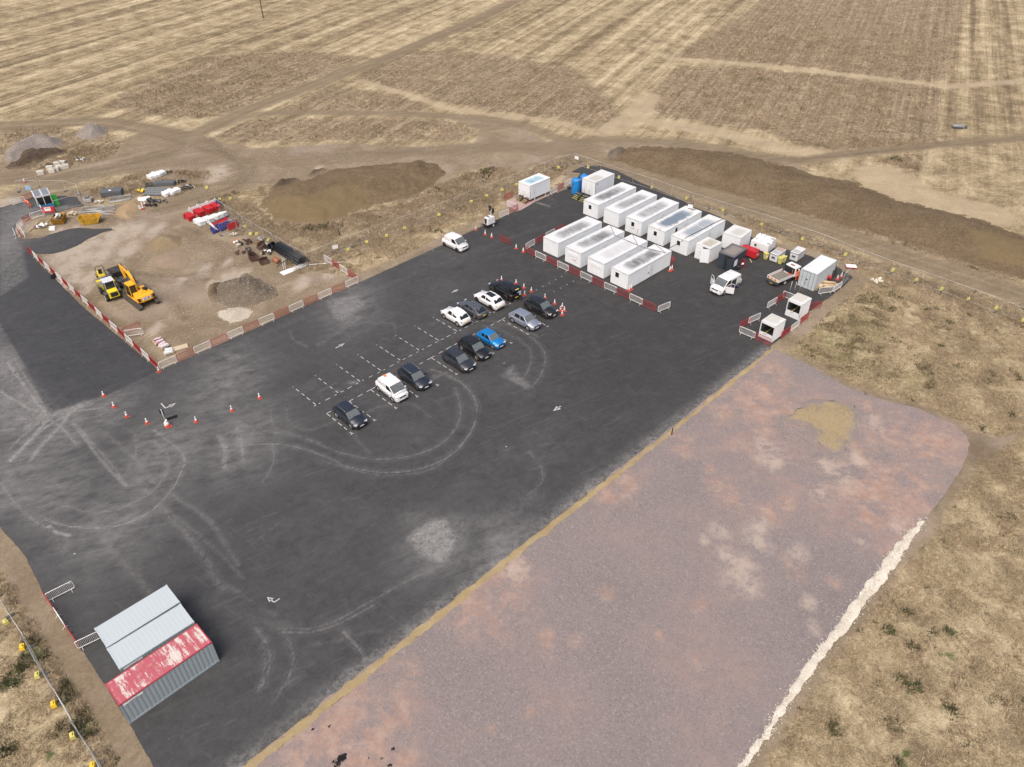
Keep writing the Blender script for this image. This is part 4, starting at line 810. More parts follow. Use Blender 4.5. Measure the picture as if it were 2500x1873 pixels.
ROOF_B = roof_mat('blue_grey_worn_roof', (.66, .68, .69), (.16, .205, .25), lo=.30, warm=(.50, .43, .35))
ROOF_C = roof_mat('dusty_cream_roof', (.64, .655, .645), (.40, .385, .32), lo=.25, ext=(1.6, 1.2))
ROOF_T = roof_mat('pale_blue_streaked_roof', (.70, .72, .73), (.20, .38, .49), lo=.35, ext=(2.4, 1.3))
WALLM = NT('cabin_wall'); _v = WALLM.obj(); _n = WALLM.noise(WALLM.scale(_v, (1, 1, .15)), 2.2, 4, .6)
WALLM = WALLM.out(WALLM.mix(WALLM.rng(_n, .5, .8, 0, .18), (.82, .85, .86), (.60, .64, .63)), .5, 0, .4)
def cabin(c0, yaw, L, W, Hh, label, roof=ROOF_G, dirt=1.0, wins=(), cat='site cabin', name='site_cabin', group=None, flat=False, wall=None, z=.12, pitch=.24, floor=True):
    """c0: ground corner; x runs along the length, y across it. wins: (face,pos,z,w,h)"""
    wall = wall or WALLM
    t = empty(name, (c0[0], c0[1], .03), yaw, label, cat, group)
    b = MB(); g = .06
    cs = [(0, 0), (L, 0), (L, W), (0, W)]
    for i in range(4):
        p, q = cs[i], cs[(i+1) % 4]
        if flat: b.add([(p[0], p[1], z), (q[0], q[1], z), (q[0], q[1], Hh-.08), (p[0], p[1], Hh-.08)], [(0, 1, 2, 3)])
        else: ribbed(b, p, q, z, Hh-.08, pitch, .026)
    for x, y in cs: b.box((x+(g/2-.005 if x == 0 else -g/2+.005), y+(g/2-.005 if y == 0 else -g/2+.005), z+(Hh-z)/2-.01), (g+.02, g+.02, Hh-z-.03))
    b.box((L/2, W/2, z-.02), (L-.04, W-.04, .05)); b.build('wall', wall, t)
    r = MB(); ribbed_roof(r, L+.06, W+.06, Hh, -.03, -.03) if not flat else r.add([(-.03, -.03, Hh), (L+.03, -.03, Hh), (L+.03, W+.03, Hh), (-.03, W+.03, Hh)], [(0, 1, 2, 3)])
    for p, q in zip(cs, cs[1:]+cs[:1]):
        e = .03; s = lambda v, m_: v-e if v == 0 else v+e
        r.add([(s(p[0], 0), s(p[1], 0), Hh-.11), (s(q[0], 0), s(q[1], 0), Hh-.11), (s(q[0], 0), s(q[1], 0), Hh), (s(p[0], 0), s(p[1], 0), Hh)], [(0, 1, 2, 3)])
    ro = r.build('roof', roof, t); ro['dirt'] = float(dirt)
    for i, (x, y) in enumerate([(.35, .3), (L-.35, .3), (.35, W-.3), (L-.35, W-.3)]):
        f = MB(); f.box((x, y, z/2-.02), (.22, .22, z)); f.build('foot', DGREY, t)
    for fc, pos, zz, ww, hh in wins:
        n = MB(); fr = MB(); f = .05
        def face(b_, w2, h2, off):
            if fc == 'end': b_.box((-off, pos, zz), (.04, w2, h2))
            elif fc == 'side': b_.box((pos, -off, zz), (w2, .04, h2))
            elif fc == 'far': b_.box((pos, W+off, zz), (w2, .04, h2))
        face(fr, ww+2*f, hh+2*f, .0); w_ = fr.build('window', WHITE, t); face(n, ww, hh, .012); n.build('pane', GLASS, w_)
    return t
def panel_door(t, face, pos, W, w_=.86, h_=2.0, m=None, z=.14):
    b = MB()
    if face == 'side': b.box((pos, -.01, z+h_/2), (w_, .05, h_))
    else: b.box((-.01, pos, z+h_/2), (.05, w_, h_))
    d = b.build('door', m or WHITE, t); h = MB()
    if face == 'side': h.box((pos+w_*.38, -.045, z+h_*.48), (.05, .04, .16))
    else: h.box((-.045, pos+w_*.38, z+h_*.48), (.04, .05, .16))
    h.build('handle', DGREY, d)
FR = math.radians(43.95)
F4 = [(7.03, 102.14), (10.13, 98.95), (13.18, 95.80), (16.19, 92.66)]
B5 = [(14.12, 114.99), (17.13, 111.80), (20.25, 108.72), (23.26, 105.48), (26.25, 102.29)]
CL_, CW_, CHH = 9.84, 3.035, 2.48
gC = 'long white site cabins in two rows'
lab = ['front row cabin furthest left, streaky roof, no end window', 'front row cabin second from left, dark streaks, red sign on its end', 'front row cabin third from left with the cleanest white roof', 'front row cabin nearest the camera with an end window and dark mid roof']
for i, (p, d) in enumerate(zip(F4, (.8, .95, .28, 1.05))):
    t = cabin(p, FR, CL_, CW_, CHH, lab[i], ROOF_G, d, [('end', 1.95, 1.72, .62, .72)] if i == 3 else (), group=gC, pitch=.30 if i else .5)
    for x in (2.6, 7.6):
        b = MB(); b.box((x, -.045, CHH/2), (.035, .03, CHH-.15)); b.build('downpipe', WHITE, t)
    panel_door(t, 'side', 5.2, CW_)
    if i == 3:
        for dx in (4.55, 4.75):
            b = MB(); b.box((dx, -.03, .95), (.10, .03, .16)); b.build('socket_box', DGREY, t)
    if i in (1, 2):
        b = MB(); b.box((-.03, 1.5, 1.65), (.03, 2.0, .5)); b.build('end_panel', WALLM, t)
    if i == 1:
        s_ = MB(); s_.box((-.03, 1.25, 1.0), (.02, .95, .2)); so_ = s_.build('sign_board', CONE_W, t)
        text('sign_lettering', 'Canteen', .21, M('sign_red', (.45, .02, .03), .5), so_, (-.045, 1.25, 1.0), (PI/2, 0, -PI/2))
lab = ['back row cabin furthest left with an end window', 'back row cabin second from left, no end window', 'back row middle cabin with a red sign under its end window', 'back row cabin with worn blue grey roof and a white box on it', 'back row cabin furthest right with a black cable along its roof']
WN = [('end', 1.65, 1.66, .55, .68)]
for i, (p, d) in enumerate(zip(B5, (.95, .85, .8, 1.1, .75))):
    w_ = WN if i != 1 else []
    if i == 3: w_ = WN+[('side', 3.1, 1.7, .55, .75)]
    t = cabin(p, math.radians([44.6, 44.6, 45.0, 44.8, 44.6][i]), CL_, CW_, CHH+.03, lab[i], (ROOF_G, ROOF_G, ROOF_G, ROOF_B, ROOF_B)[i], d, w_, group=gC, pitch=.22)
    panel_door(t, 'side', 5.6, CW_); CAB = t
    if i == 2:
        s_ = MB(); s_.box((-.03, 1.55, 1.05), (.02, .95, .2)); so_ = s_.build('sign_board', CONE_W, t)
        text('sign_lettering', 'Canteen', .21, M('sign_red', (.45, .02, .03), .5), so_, (-.045, 1.55, 1.05), (PI/2, 0, -PI/2))
        s_ = MB(); s_.box((-.03, .62, .75), (.02, .28, 1.2)); so_ = s_.build('sign_board', CONE_W, t)
        text('sign_lettering', 'Canteen', .24, M('sign_red', (.45, .02, .03), .5), so_, (-.045, .62, .75), (PI/2, PI/2, -PI/2))
b = MB(); b.box((0, 0, .3), (.75, .12, .55)); b.box((.2, .35, .03), (.5, .4, .06)); q = G('c1', 1572, 600, CHH+.05)
o = b.build('antenna_box', WHITE, None, .02); o.location = (q.x, q.y, CHH+.08); o.rotation_euler = (0, 0, -.3); tag(o, 'small white box on the far end of the worn blue grey roof', 'roof box')
b = MB(); b.tube([(0, 0, .04), (.4, .1, .08), (.9, -.1, .05), (1.2, .2, .04)], .05, 5); o = b.build('cable_coil', BLACK, None); q = G('c1', 1545, 612, CHH+.05); o.location = (q.x, q.y, CHH+.08); o.rotation_euler = (0, 0, -.5); tag(o, 'black cable bundle lying near the white roof box', 'cable')
def cable(pts, r, label):
    b = MB(); b.tube([tuple(p) for p in pts], r, 5); return tag(b.build('power_cable', M('black_cable', (.03, .03, .032), .6), None), label, 'cable')
zr = CHH+.1
cable([G('c1', 2010, 748, zr), G('c1', 1900, 800, zr), G('c1', 1750, 880, zr), G('c1', 1600, 955, zr), G('c1', 1520, 995, zr), G('c1', 1475, 1040, zr-.25), G('c1', 1440, 1062, zr-.75), G('c1', 1300, 1135, zr-1.0)], .045, 'black cable running along the furthest right cabin roof and over its window')
cable([G('c1', 500, 830, zr), G('c1', 555, 965, zr), G('c1', 650, 1005, zr), G('c1', 870, 1100, zr), G('c1', 980, 1140, zr), G('c1', 1240, 1200, zr), G('c1', 1245, 1200, zr-.1), G('c1', 1232, 1390, .2)], .03, 'black cable strung across the far ends of the front cabin roofs')
cable([G('c1', 800, 960, zr), G('c1', 870, 1100, zr)], .025, 'short black cable on the third front cabin roof'); cable([G('c1', 1100, 1080, zr), G('c1', 1240, 1200, zr)], .025, 'short black cable on the nearest front cabin roof')

# shipping containers near the camera
LGREY = M('pale_grey_container_roof', (.46, .52, .545), .5, 0, .10, 1.5, 0, (.42, .45, .46)); GREYC = M('grey_container_paint', (.33, .385, .41), .5, 0, .15, 1.2, 0, (.38, .38, .37))
t = NT('peeling_red_paint'); v = t.obj(); s1 = t.noise(t.scale(v, (3.4, .55, 1)), 1.7, 6, .8, .4); s2 = t.noise(v, .45, 3); s3 = t.noise(v, 5, 5, .8)
_sx = t.n.new('ShaderNodeSeparateXYZ'); t.L(v, _sx.inputs[0]); _rb = t.math('FLOOR', t.math('MULTIPLY', _sx.outputs[0], 3.1)); _wn = t.n.new('ShaderNodeTexWhiteNoise'); _wn.noise_dimensions = '1D'; t.L(_rb, _wn.inputs['W'])
k = t.math('ADD', t.math('MULTIPLY', s1, .75), t.math('ADD', t.math('MULTIPLY', s2, .55), t.math('ADD', t.math('MULTIPLY', s3, .2), t.math('MULTIPLY', t.math('SUBTRACT', _wn.outputs[0], .5), .10))))
c = t.mix(t.rng(k, .755, .80), (.43, .10, .125), (.60, .56, .51)); c = t.mix(t.math('MULTIPLY', t.rng(t.noise(v, 2.4, 5, .8), .60, .66), .8), c, (.52, .36, .20)); PEEL = t.out(c, .6)
def container(c0, yaw, L, W, Hh, label, wall, roof, trim=None, doors=True, group=None, sign=True, pitch=.30):
    t = empty('shipping_container', (c0[0], c0[1], .03), yaw, label, 'container', group)
    b = MB(); cs = [(.03, .03), (L-.03, .03), (L-.03, W-.03), (.03, W-.03)]
    for i in range(4):
        if doors and i == 3: continue
        ribbed(b, cs[i], cs[(i+1) % 4], .12, Hh-.10, pitch, .020)
    b.build('wall', wall, t)
    r = MB(); ribbed_roof(r, L-.1, W-.1, Hh-.01, .05, .05, pitch=.32, depth=.006); ro = r.build('roof', roof, t); ro['dirt'] = 1.0
    f = MB(); tr_ = MB()
    for y in (.05, W-.05): f.box((L/2, y, .08), (L-.3, .1, .16)); tr_.box((L/2, y, Hh-.05), (L-.3, .09, .1))
    for x in (.05, L-.05): f.box((x, W/2, .08), (.1, W-.3, .16)); tr_.box((x, W/2, Hh-.05), (.09, W-.3, .1))
    for x in (.06, L-.06):
        for y in (.06, W-.06): f.box((x, y, Hh/2), (.12, .12, Hh-.36))
    f.build('frame', wall, t); tr_.build('top_rail', trim or wall, t)
    for x in (.08, L-.08):
        for y in (.08, W-.08):
            for z in (.09, Hh-.07):
                k = MB(); k.box((x, y, z), (.18, .17, .17)); k.build('corner_casting', (trim or wall) if z > 1 else wall, t)
    if doors:
        for s in (0, 1):
            d = MB(); y0 = .12+s*(W/2-.12); w_ = W/2-.13
            d.box((.06, y0+w_/2, Hh/2), (.06, w_, Hh-.36)); dd = d.build('door', wall, t)
            for j in (.25, .75):
                h = MB(); h.tube([(.0, y0+w_*j, .2), (.0, y0+w_*j, Hh-.2)], .02, 5); h.build('locking_bar', DGREY, dd)
    if sign:
        s_ = MB(); s_.box((1.0, -.02, Hh-.28), (1.5, .02, .17)); sg = s_.build('name_plate', CONE_W, t)
        text('lettering', 'Containers', .16, M('sign_grey', (.08, .08, .10), .5), sg, (1.0, -.035, Hh-.285), (PI/2, 0, 0))
    return t
gK = 'three containers side by side at the bottom left'
container((-29.05, 30.19), math.radians(45.2), 7.42, 2.44, 2.62, 'grey sided container with peeling red and white roof, nearest the camera', GREYC, PEEL, M('faded_red', (.42, .05, .07), .5), group=gK, pitch=.34)
container((-31.95, 35.05), math.radians(44.4), 6.06, 2.44, 2.60, 'pale grey roofed container furthest from the gravel, at the top of the trio', GREYC, LGREY, LGREY, group=gK)
container((-30.15, 33.15), math.radians(43.4), 6.06, 2.44, 2.60, 'middle pale grey roofed container beside the red roofed one', M('dull_red_container', (.34, .08, .09), .6), LGREY, LGREY, group=gK) if False else container((-30.20, 33.16), math.radians(43.6), 6.06, 2.44, 2.60, 'middle pale grey roofed container beside the red roofed one', GREYC, LGREY, LGREY, group=gK)
CR.update(g1=(1820,560,170/2212), g2=(1870,620,210/2212), g3=(1690,560,170/2212), g4=(1240,400,140/2212), g5=(1160,500,100/1657), g6=(440,480,160/2212))
# ------------------------------------------------------------ cars and vans
WSCR = M('windscreen_painted_sky', (.13, .15, .155), .08, 0, .5, 2.5, 0, (.04, .045, .05))  # pale base colour stands in for bright sky reflected in the windscreens
def wheel(t, x, y, r, w_, rim, side):
    b = MB(); b.lathe([(r*.62, -w_/2), (r*.93, -w_/2), (r, -w_*.3), (r, w_*.3), (r*.93, w_/2), (r*.62, w_/2)], (0, 0, 0), 20, 'Y')
    o = b.build('wheel', RUBBER, t); o.location = (x, y, r)
    q = MB(); q.lathe([(r*.64, -.012), (r*.60, .012), (r*.2, .02), (.01, .02)], (0, side*(w_/2-.01), 0), 14, 'Y', False)
    for k in range(5):
        a = k*2*PI/5; q.box((math.cos(a)*r*.36, side*(w_/2+.004), math.sin(a)*r*.36), (r*.5, .03, r*.13), mat=Matrix.Rotation(-a, 3, 'Y'))
    q.build('rim', rim, o); return o
def quad_inset(p, m):
    c = sum(p, Vector())/4; out = []
    for i in range(4):
        a, b, d = p[i-1], p[i], p[(i+1) % 4]; out.append(b+(a-b).normalized()*m+(d-b).normalized()*m)
    n = (p[1]-p[0]).cross(p[3]-p[0]).normalized()
    return out, n
def glass(t, p, m, outward, name, mat=GLASS, off=.012):
    q, n = quad_inset(p, m)
    if n.dot(outward) < 0: n = -n
    b = MB(); vs = [v+n*off for v in q]+[v-n*.01 for v in q]
    b.add(vs, [(0, 1, 2, 3), (4, 5, 6, 7), (0, 1, 5, 4), (1, 2, 6, 5), (2, 3, 7, 6), (3, 0, 4, 7)]); return b.build(name, mat, t)
def car(label, pos, hd, L=4.5, W=1.86, H=1.65, wb=2.75, paint=None, belt=1.02, hood=.92, fo=.86, xw=1.05, rf=.35, rr=-1.55, rb=-2.0, clear=.22, rw=.35, rim=None, rails=None, roof=None, van=False, trim=BLACK,
        plate=WPLATE, cat='car', name='parked_car', group='cars parked in the marked bays', lamp=LAMP, tail=TAIL, tailgate=False, deck=None, sun=None, glass_side=None, cswoop=0.0, doors_open=False, lights=True):
    """x forward, wheels on z=0; pos is the middle between the axles"""
    t = empty(name, (pos[0], pos[1], .03), hd, label, cat, group); w = W/2; rim = rim or ALLOY
    xf, xr = wb/2+fo, -(L-wb/2-fo); fx = wb/2
    deck = deck or belt
    st = [(xr, clear+.16, belt*.86, .80), (xr+.07, clear+.06, belt*.95, .90), (xr+.25, clear, deck*.99, .965), (xr+.7, clear-.02, deck, 1.0), (-.4, clear-.02, belt, 1.0), (xw-.35, clear-.02, belt, 1.0),
          (xw, clear-.02, belt-.01, 1.0), (xw+.25, clear-.02, (belt*.75+hood*.25)+.02, .995), (fx+.1, clear, hood, .985), (xf-.38, clear, hood-.05, .95), (xf-.16, clear+.02, hood-.13, .885), (xf-.05, clear+.06, hood-.24, .80), (xf, clear+.14, hood-.36, .70)]
    b = MB(); vs = []; N = 11
    for x, z0, z1, k in st:
        y = w*k; zm = z0+(z1-z0)*.55
        half = [(y*.90, z0), (y*.985, z0+.13), (y, zm), (y*.975, z1-.10), (y*.90, z1-.015), (0, z1+.035)]
        ring = [(x, a, c) for a, c in half]+[(x, -a, c) for a, c in half[-2::-1]]
        vs += ring
    fs = [(i*N+j, (i+1)*N+j, (i+1)*N+(j+1) % N, i*N+(j+1) % N) for i in range(len(st)-1) for j in range(N)]
    fs += [tuple(range(N)), tuple((len(st)-1)*N+j for j in range(N))]
    b.add(vs, fs, True); body = b.build('body', paint, t)
    # upper shell
    wb_, wr = w*.90, w*.74 if not van else w*.90
    zr = H-.035; zb = belt-.03
    A = [Vector((xw, s*wb_*.97, zb-.03)) for s in (1, -1)]; B = [Vector((rf, s*wr, zr)) for s in (1, -1)]; Cc = [Vector((rr, s*wr*(.97 if not van else 1), zr-cswoop)) for s in (1, -1)]; D = [Vector((rb, s*wb_*(.96 if not van else 1), zb)) for s in (1, -1)]
    Mi = [Vector(((rf+rr)/2, s*wr*1.02, zr+.02)) for s in (1, -1)]
    b = MB(); P = [A[0], B[0], Mi[0], Cc[0], D[0], A[1], B[1], Mi[1], Cc[1], D[1]]
    cr = [Vector((B[0].x-.05, 0, zr+.035)), Vector((Mi[0].x, 0, zr+.055)), Vector((Cc[0].x, 0, zr+.03-cswoop))]
    b.add([*P, *cr], [(0, 1, 2, 3, 4), (5, 9, 8, 7, 6), (0, 5, 6, 10, 1), (1, 10, 11, 2), (10, 6, 7, 11), (2, 11, 12, 3), (11, 7, 8, 12), (3, 12, 8, 9, 4), (0, 4, 9, 5)])
    sh = b.build('roof', roof or paint, t, .05, 3)
    for pl in sh.data.polygons: pl.use_smooth = True
    glass(t, [A[0], A[1], B[1], B[0]], .055, Vector((1, 0, .5)), 'windscreen', WSCR)
    if not van: glass(t, [D[0], D[1], Cc[1], Cc[0]], .09, Vector((-1, 0, .3)), 'rear_window')
    for s in (0, 1):
        sg = 1 if s == 0 else -1; out = Vector((0, sg, .2))
        lo = lambda x: lerp(D[s], A[s], (x-D[s].x)/(A[s].x-D[s].x))
        hi = lambda x: lerp(Cc[s], B[s], (x-Cc[s].x)/(B[s].x-Cc[s].x))
        g = glass_side or ([(rf+.30, .0, rf-.55), (rf-.62, 0, rr+.42)] if not van else [(rf+.30, 0, rf-.75)])
        for i, (x0, _, x1) in enumerate(g):
            top0 = min(x0, B[s].x-.02) if i == 0 else x0
            bot0 = xw-.25 if i == 0 else x0
            bot1 = x1 if (i < len(g)-1 or van) else x1-.1
            glass(t, [lo(bot0)+Vector((0, 0, .03)), hi(top0), hi(x1), lo(bot1)+Vector((0, 0, .03))], .045, out, 'side_window', GLASS, .014)
        m = MB(); m.box((xw-.28, sg*(w+.09), belt+.06), (.16, .20, .15)); m.build('mirror', trim if paint in (trim,) else paint, t, .03)
        if rails is not None:
            r = MB(); r.tube([(rf-.15, sg*wr*.93, H), (rf-.3, sg*wr*.94, H+.05), (rr+.3, sg*wr*.92, H+.05), (rr+.1, sg*wr*.92, H)], .022, 5); r.build('roof_rail', rails, t)
        for x in (fx, -fx):
            a = MB(); a.lathe([(rw+.075, -.09), (rw+.075, .09)], (x, sg*(w-.085), rw+.02), 22, 'Y'); a.build('wheel_arch', trim, t)
            wheel(t, x, sg*(w-.10), rw, .24, rim, sg)
        sl_ = MB(); sl_.box((0, sg*(w-.035), clear+.03), (wb-2*rw-.2, .07, .13)); sl_.build('sill', trim, t)
        if lights:
            h = MB(); h.box((xf-.20, sg*(w*.70), hood-.185), (.36, .36, .11), rz=-sg*.42); h.build('headlight', lamp, t, .03)
            h = MB(); h.box((xr+.12, sg*(w*.78), belt-.13), (.16, .30, .11), rz=sg*.35); h.build('tail_light', tail, t, .02)
    h = MB(); h.box((xf-.055, 0, hood-.28), (.12, w*.98, .17)); h.build('grille', BLACK, t, .02)
    h = MB(); h.box((xf-.06, 0, clear+.12), (.16, w*1.15, .16)); h.build('bumper', trim, t, .03)
    h = MB(); h.box((xr+.06, 0, clear+.14), (.16, w*1.3, .20)); h.build('bumper', trim, t, .03)
    h = MB(); h.box((xf+.018, 0, clear+.26), (.02, .52, .11)); h.build('number_plate', plate, t)
    h = MB(); h.box((xr-.02, 0, clear+.42), (.03, .52, .11)); h.build('number_plate', YPLATE, t)
    if not van:
        h = MB(); h.tube([(rr+.15, 0, H-cswoop+.0), (rr+.02, 0, H-cswoop+.09)], .02, 5); h.build('aerial', BLACK, t)
    if sun: h = MB(); h.box((sun[0], 0, H+.012), (sun[1], W*.46, .02)); h.build('sunroof', GLASS, t)
    return t
def at2(c, f, r, side, W=1.86, z=.03):
    """middle of the wheelbase and heading from the visible front and rear wheel contact points"""
    p, q = G(c, *f, z), G(c, *r, z); d = (p-q).normalized(); hd = math.atan2(d.y, d.x); n = Vector((-d.y, d.x, 0))
    return (p+q)/2+n*(-side*(W/2-.1)), hd        # side=+1: we see its left
def carpaint(n, c, m=.25, r=.28): return M(n, c, r, m, .10, 2, .6, (.2, .19, .17))
NAVY = carpaint('dark_navy_paint', (.024, .030, .045)); BLK = carpaint('black_paint', (.012, .012, .014)); BLK2 = carpaint('gloss_black_paint', (.018, .018, .022)); CW = carpaint('white_car_paint', (.80, .80, .80), 0, .35)
GRY = carpaint('mid_grey_paint', (.13, .14, .155), .5); SILV = carpaint('lilac_silver_paint', (.34, .37, .44), .5); BLU = carpaint('bright_blue_paint', (.005, .22, .58), .3); NAVY2 = carpaint('dark_slate_paint', (.032, .037, .048))
def putcar(label, c, f, r, side, back=False, **k):
    p, hd = at2(c, f, r, side, k.get('W', 1.86)); return car(label, p, hd, **k)
putcar('white hatchback SUV parked left of the grey coupe, plain white roof', 'b1', (470, 700), (650, 808), 1, L=4.37, wb=2.68, paint=CW, plate=WPLATE, cswoop=.10, rr=-1.45, rb=-1.95)
putcar('grey fastback coupe parked between two white cars', 'b1', (690, 590), (880, 705), 1, L=4.7, H=1.44, W=1.85, wb=2.85, paint=GRY, belt=.95, hood=.86, clear=.18, rr=-1.35, rb=-2.25, cswoop=.12, rw=.34)
putcar('white SUV with a long glass sunroof and black wheels', 'b1', (915, 480), (1100, 585), 1, L=4.7, W=1.92, wb=2.80, H=1.6, paint=CW, rim=BALLOY, sun=(-.45, 1.3), rr=-1.6, rb=-2.1, cswoop=.06)
RR = putcar('large black SUV with its tailgate raised and a person behind it', 'b1', (1110, 340), (1300, 455), 1, L=5.0, W=2.0, H=1.86, wb=2.95, paint=BLK, belt=1.15, hood=1.06, rr=-1.95, rb=-2.15, rim=BALLOY, fo=.85, rw=.39)
putcar('black boxy SUV facing the camera beside the cone row', 'b1', (1825, 705), (1615, 600), -1, L=4.8, W=1.95, H=1.80, wb=2.84, paint=BLK2, belt=1.12, hood=1.04, rr=-1.85, rb=-2.05, rim=BALLOY, rw=.38)
putcar('lilac silver electric SUV beside the black boxy one', 'b1', (1600, 870), (1390, 755), -1, L=4.59, W=1.87, H=1.62, wb=2.78, paint=SILV, rr=-1.5, rb=-1.98, xw=1.15, rf=.42)
putcar('small bright blue hatchback', 'b1', (1125, 1115), (945, 1010), -1, L=3.97, W=1.72, H=1.5, wb=2.49, paint=BLU, belt=.96, hood=.90, fo=.78, rr=-1.25, rb=-1.6, rw=.31, xw=1.0, rf=.25, clear=.18, trim=BLACK)
putcar('black estate-like SUV with bright trim, between blue and slate cars', 'b1', (910, 1268), (712, 1135), -1, L=4.77, W=1.9, H=1.68, wb=2.86, paint=BLK, rails=BLACK, rr=-1.75, rb=-2.05, lamp=CHROME)
putcar('dark slate SUV with a dashed empty bay on its left', 'b1', (700, 1430), (495, 1300), -1, L=4.6, W=1.88, H=1.66, wb=2.8, paint=NAVY2, rails=NAVY2, rim=BALLOY, rr=-1.6, rb=-2.0)
putcar('dark navy SUV with silver roof rails next to the white van', 'b2', (1565, 850), (1385, 715), -1, L=4.7, W=1.88, H=1.66, wb=2.8, paint=NAVY, rails=CHROME, rim=BALLOY, rr=-1.7, rb=-2.05)
putcar('dark blue black hatchback SUV parked alone at the near end of the bays', 'b2', (782, 1310), (612, 1175), -1, L=4.49, W=1.85, H=1.6, wb=2.68, paint=NAVY, rails=CHROME, rr=-1.55, rb=-1.95)
vk = dict(van=True, cat='van', name='parked_van', group=None, H=1.9, W=1.87, L=4.4, wb=2.79, paint=CW, belt=1.14, hood=1.06, fo=.85, xw=1.60, rf=.80, rr=-1.40, rb=-1.56, rw=.33, glass_side=[(.95, 0, .15)])
def van_extra(t, W=1.85, H=1.84):
    for s in (1, -1):
        b = MB(); b.box((-.2, s*(W/2+.005), .47), (1.7, .03, .10)); b.build('rubbing_strip', BLACK, t)
v = putcar('small white panel van with an orange beacon parked in the bays', 'b2', (1283, 990), (1110, 855), -1, **vk); van_extra(v)
b = MB(); b.lathe([(.0, 0), (.13, 0), (.12, .10), (.05, .14)], (-1.15, 0, 1.93), 14); b.box((-1.15, 0, 1.94), (.45, .26, .03)); b.build('beacon', M('orange_beacon', (.85, .20, .05), .4), v)
v = putcar('small white panel van parked on the tarmac edge by the lighting tower cones', 'c4', (365, 1410), (205, 1335), -1, **{**vk, 'rim': BALLOY}); van_extra(v)
# raised tailgate
b = MB(); b.box((0, 0, 0), (1.15, 1.55, .07)); b.cur = 1; b.box((-.25, 0, .045), (.55, 1.2, .02)); b.cur = 2; b.box((-.35, 0, .05) if False else (.36, 0, .05), (.13, .55, .02)); o = b.build('tailgate', [BLK, GLASS, YPLATE], RR, .02)
o.location = (-2.45, 0, 1.92); o.rotation_euler = (0, math.radians(8), PI)
b = MB(); b.box((-2.16, 0, 1.0), (.06, 1.45, 1.2)); b.build('boot_opening', M('boot_lining', (.01, .01, .01), .9), RR)
# large van with open doors
p, hd = at2('c2', (343, 1012), (575, 880), 1, 2.03)
V = car('large white van with both front doors open and ladder bars on its roof', p, hd, L=5.05, W=2.0, H=1.98, wb=3.1, paint=CW, van=True, belt=1.18, hood=1.12, fo=1.0, xw=1.75, rf=.85, rr=-2.0, rb=-2.12, rw=.35, cat='van', name='work_van', group=None, glass_side=[(1.05, 0, .25)], lamp=LAMP)
for x in (.35, -.65, -1.6):
    b = MB(); b.tube([(x, -.8, 1.99), (x, -.8, 2.08), (x, .8, 2.08), (x, .8, 1.99)], .025, 5); b.build('roof_bar', GALV, V)
for s in (1, -1):
    d = MB(); d.box((-.55, 0, .80), (1.15, .07, .95)); d.tube([(-1.1, 0, 1.25), (-1.05, 0, 1.80), (-.55, 0, 1.85), (-.05, 0, 1.28)], .035, 5)
    dd = d.build('door', CW, V, .02); dd.location = (1.35, s*.98, 0); dd.rotation_euler = (0, 0, s*math.radians(-62) if s > 0 else math.radians(62))
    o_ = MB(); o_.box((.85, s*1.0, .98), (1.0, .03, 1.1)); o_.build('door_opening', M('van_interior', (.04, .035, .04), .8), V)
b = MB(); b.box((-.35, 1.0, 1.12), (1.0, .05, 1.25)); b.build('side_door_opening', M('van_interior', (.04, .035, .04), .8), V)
b = MB(); b.box((-1.1, 1.002, .42), (1.9, .04, .22)); b.build('lower_stripe', PBLUE, V)
text('lettering', 'S', .32, BLACK, V, (-1.95, 1.02, 1.45), (PI/2, 0, PI))
for s in (1,): b = MB(); b.box((-1.2, s*1.005, 1.0), (1.5, .03, .5)); b.build('side_panel', M('pale_lime_tint', (.66, .72, .58), .5), V)

# tipper truck
p = G('g2', 480, 800, .03); hd = math.radians(34); d = Vector((math.cos(hd), math.sin(hd), 0)); n = Vector((-d.y, d.x, 0))
TP = p+n*.95
T = empty('tipper_truck', (TP.x, TP.y, .03), hd, 'white tipper truck with an empty open bed parked against the grey container', 'truck')
b = MB(); b.box((-.1, 0, .86), (3.1, 1.95, .10)); b.build('bed_floor', M('worn_bed_floor', (.19, .175, .15), .7, 0, .4, 2, 0, (.30, .22, .15)), T)
for s in (1, -1): b = MB(); b.box((-.1, s*.99, 1.08), (3.1, .05, .42)); b.build('bed_side', M('dropside_white', (.72, .68, .67), .5), T)
b = MB(); b.box((-1.66, 0, 1.08), (.05, 2.0, .42)); tg = b.build('tailboard', CW, T)
b = MB()
for k in range(6):
    y = -.75+k*.3; b.cur = k % 2; b.prism([(y-.12, .93), (y+.10, .93), (y+.16, 1.22), (y-.06, 1.22)], -1.70, -1.69, 'X')
b.build('chevron_marking', [M('chevron_yellow', (.85, .68, .05), .5), M('chevron_red', (.55, .03, .03), .5)], tg)
b = MB(); b.box((.6, 0, .62), (5.0, .9, .18)); b.box((-1.6, 0, .55), (.2, 1.8, .12)); b.build('chassis', DGREY, T)
b = MB(); b.box((2.45, 0, 1.32), (1.5, 1.9, 1.35), top=(.78, .90)); b.box((3.35, 0, .95), (.75, 1.88, .62), top=(.8, .95)); b.build('cab', CW, T, .06, 3)
b = MB(); b.box((1.74, 0, 1.42), (.05, 1.7, .95)); b.build('rear_cab_window', GLASS, T)
b = MB(); b.box((3.12, 0, 1.62), (.05, 1.5, .58), mat=Matrix.Rotation(-.42, 3, 'Y')); b.build('windscreen', GLASS, T)
for s in (1, -1): b = MB(); b.box((2.55, s*.895, 1.58), (.9, .05, .48)); b.build('side_window', GLASS, T)
b = MB(); b.box((2.25, 0, 2.03), (.22, .6, .10)); b.build('light_bar', M('dull_red_lamp', (.25, .05, .04), .4), T)
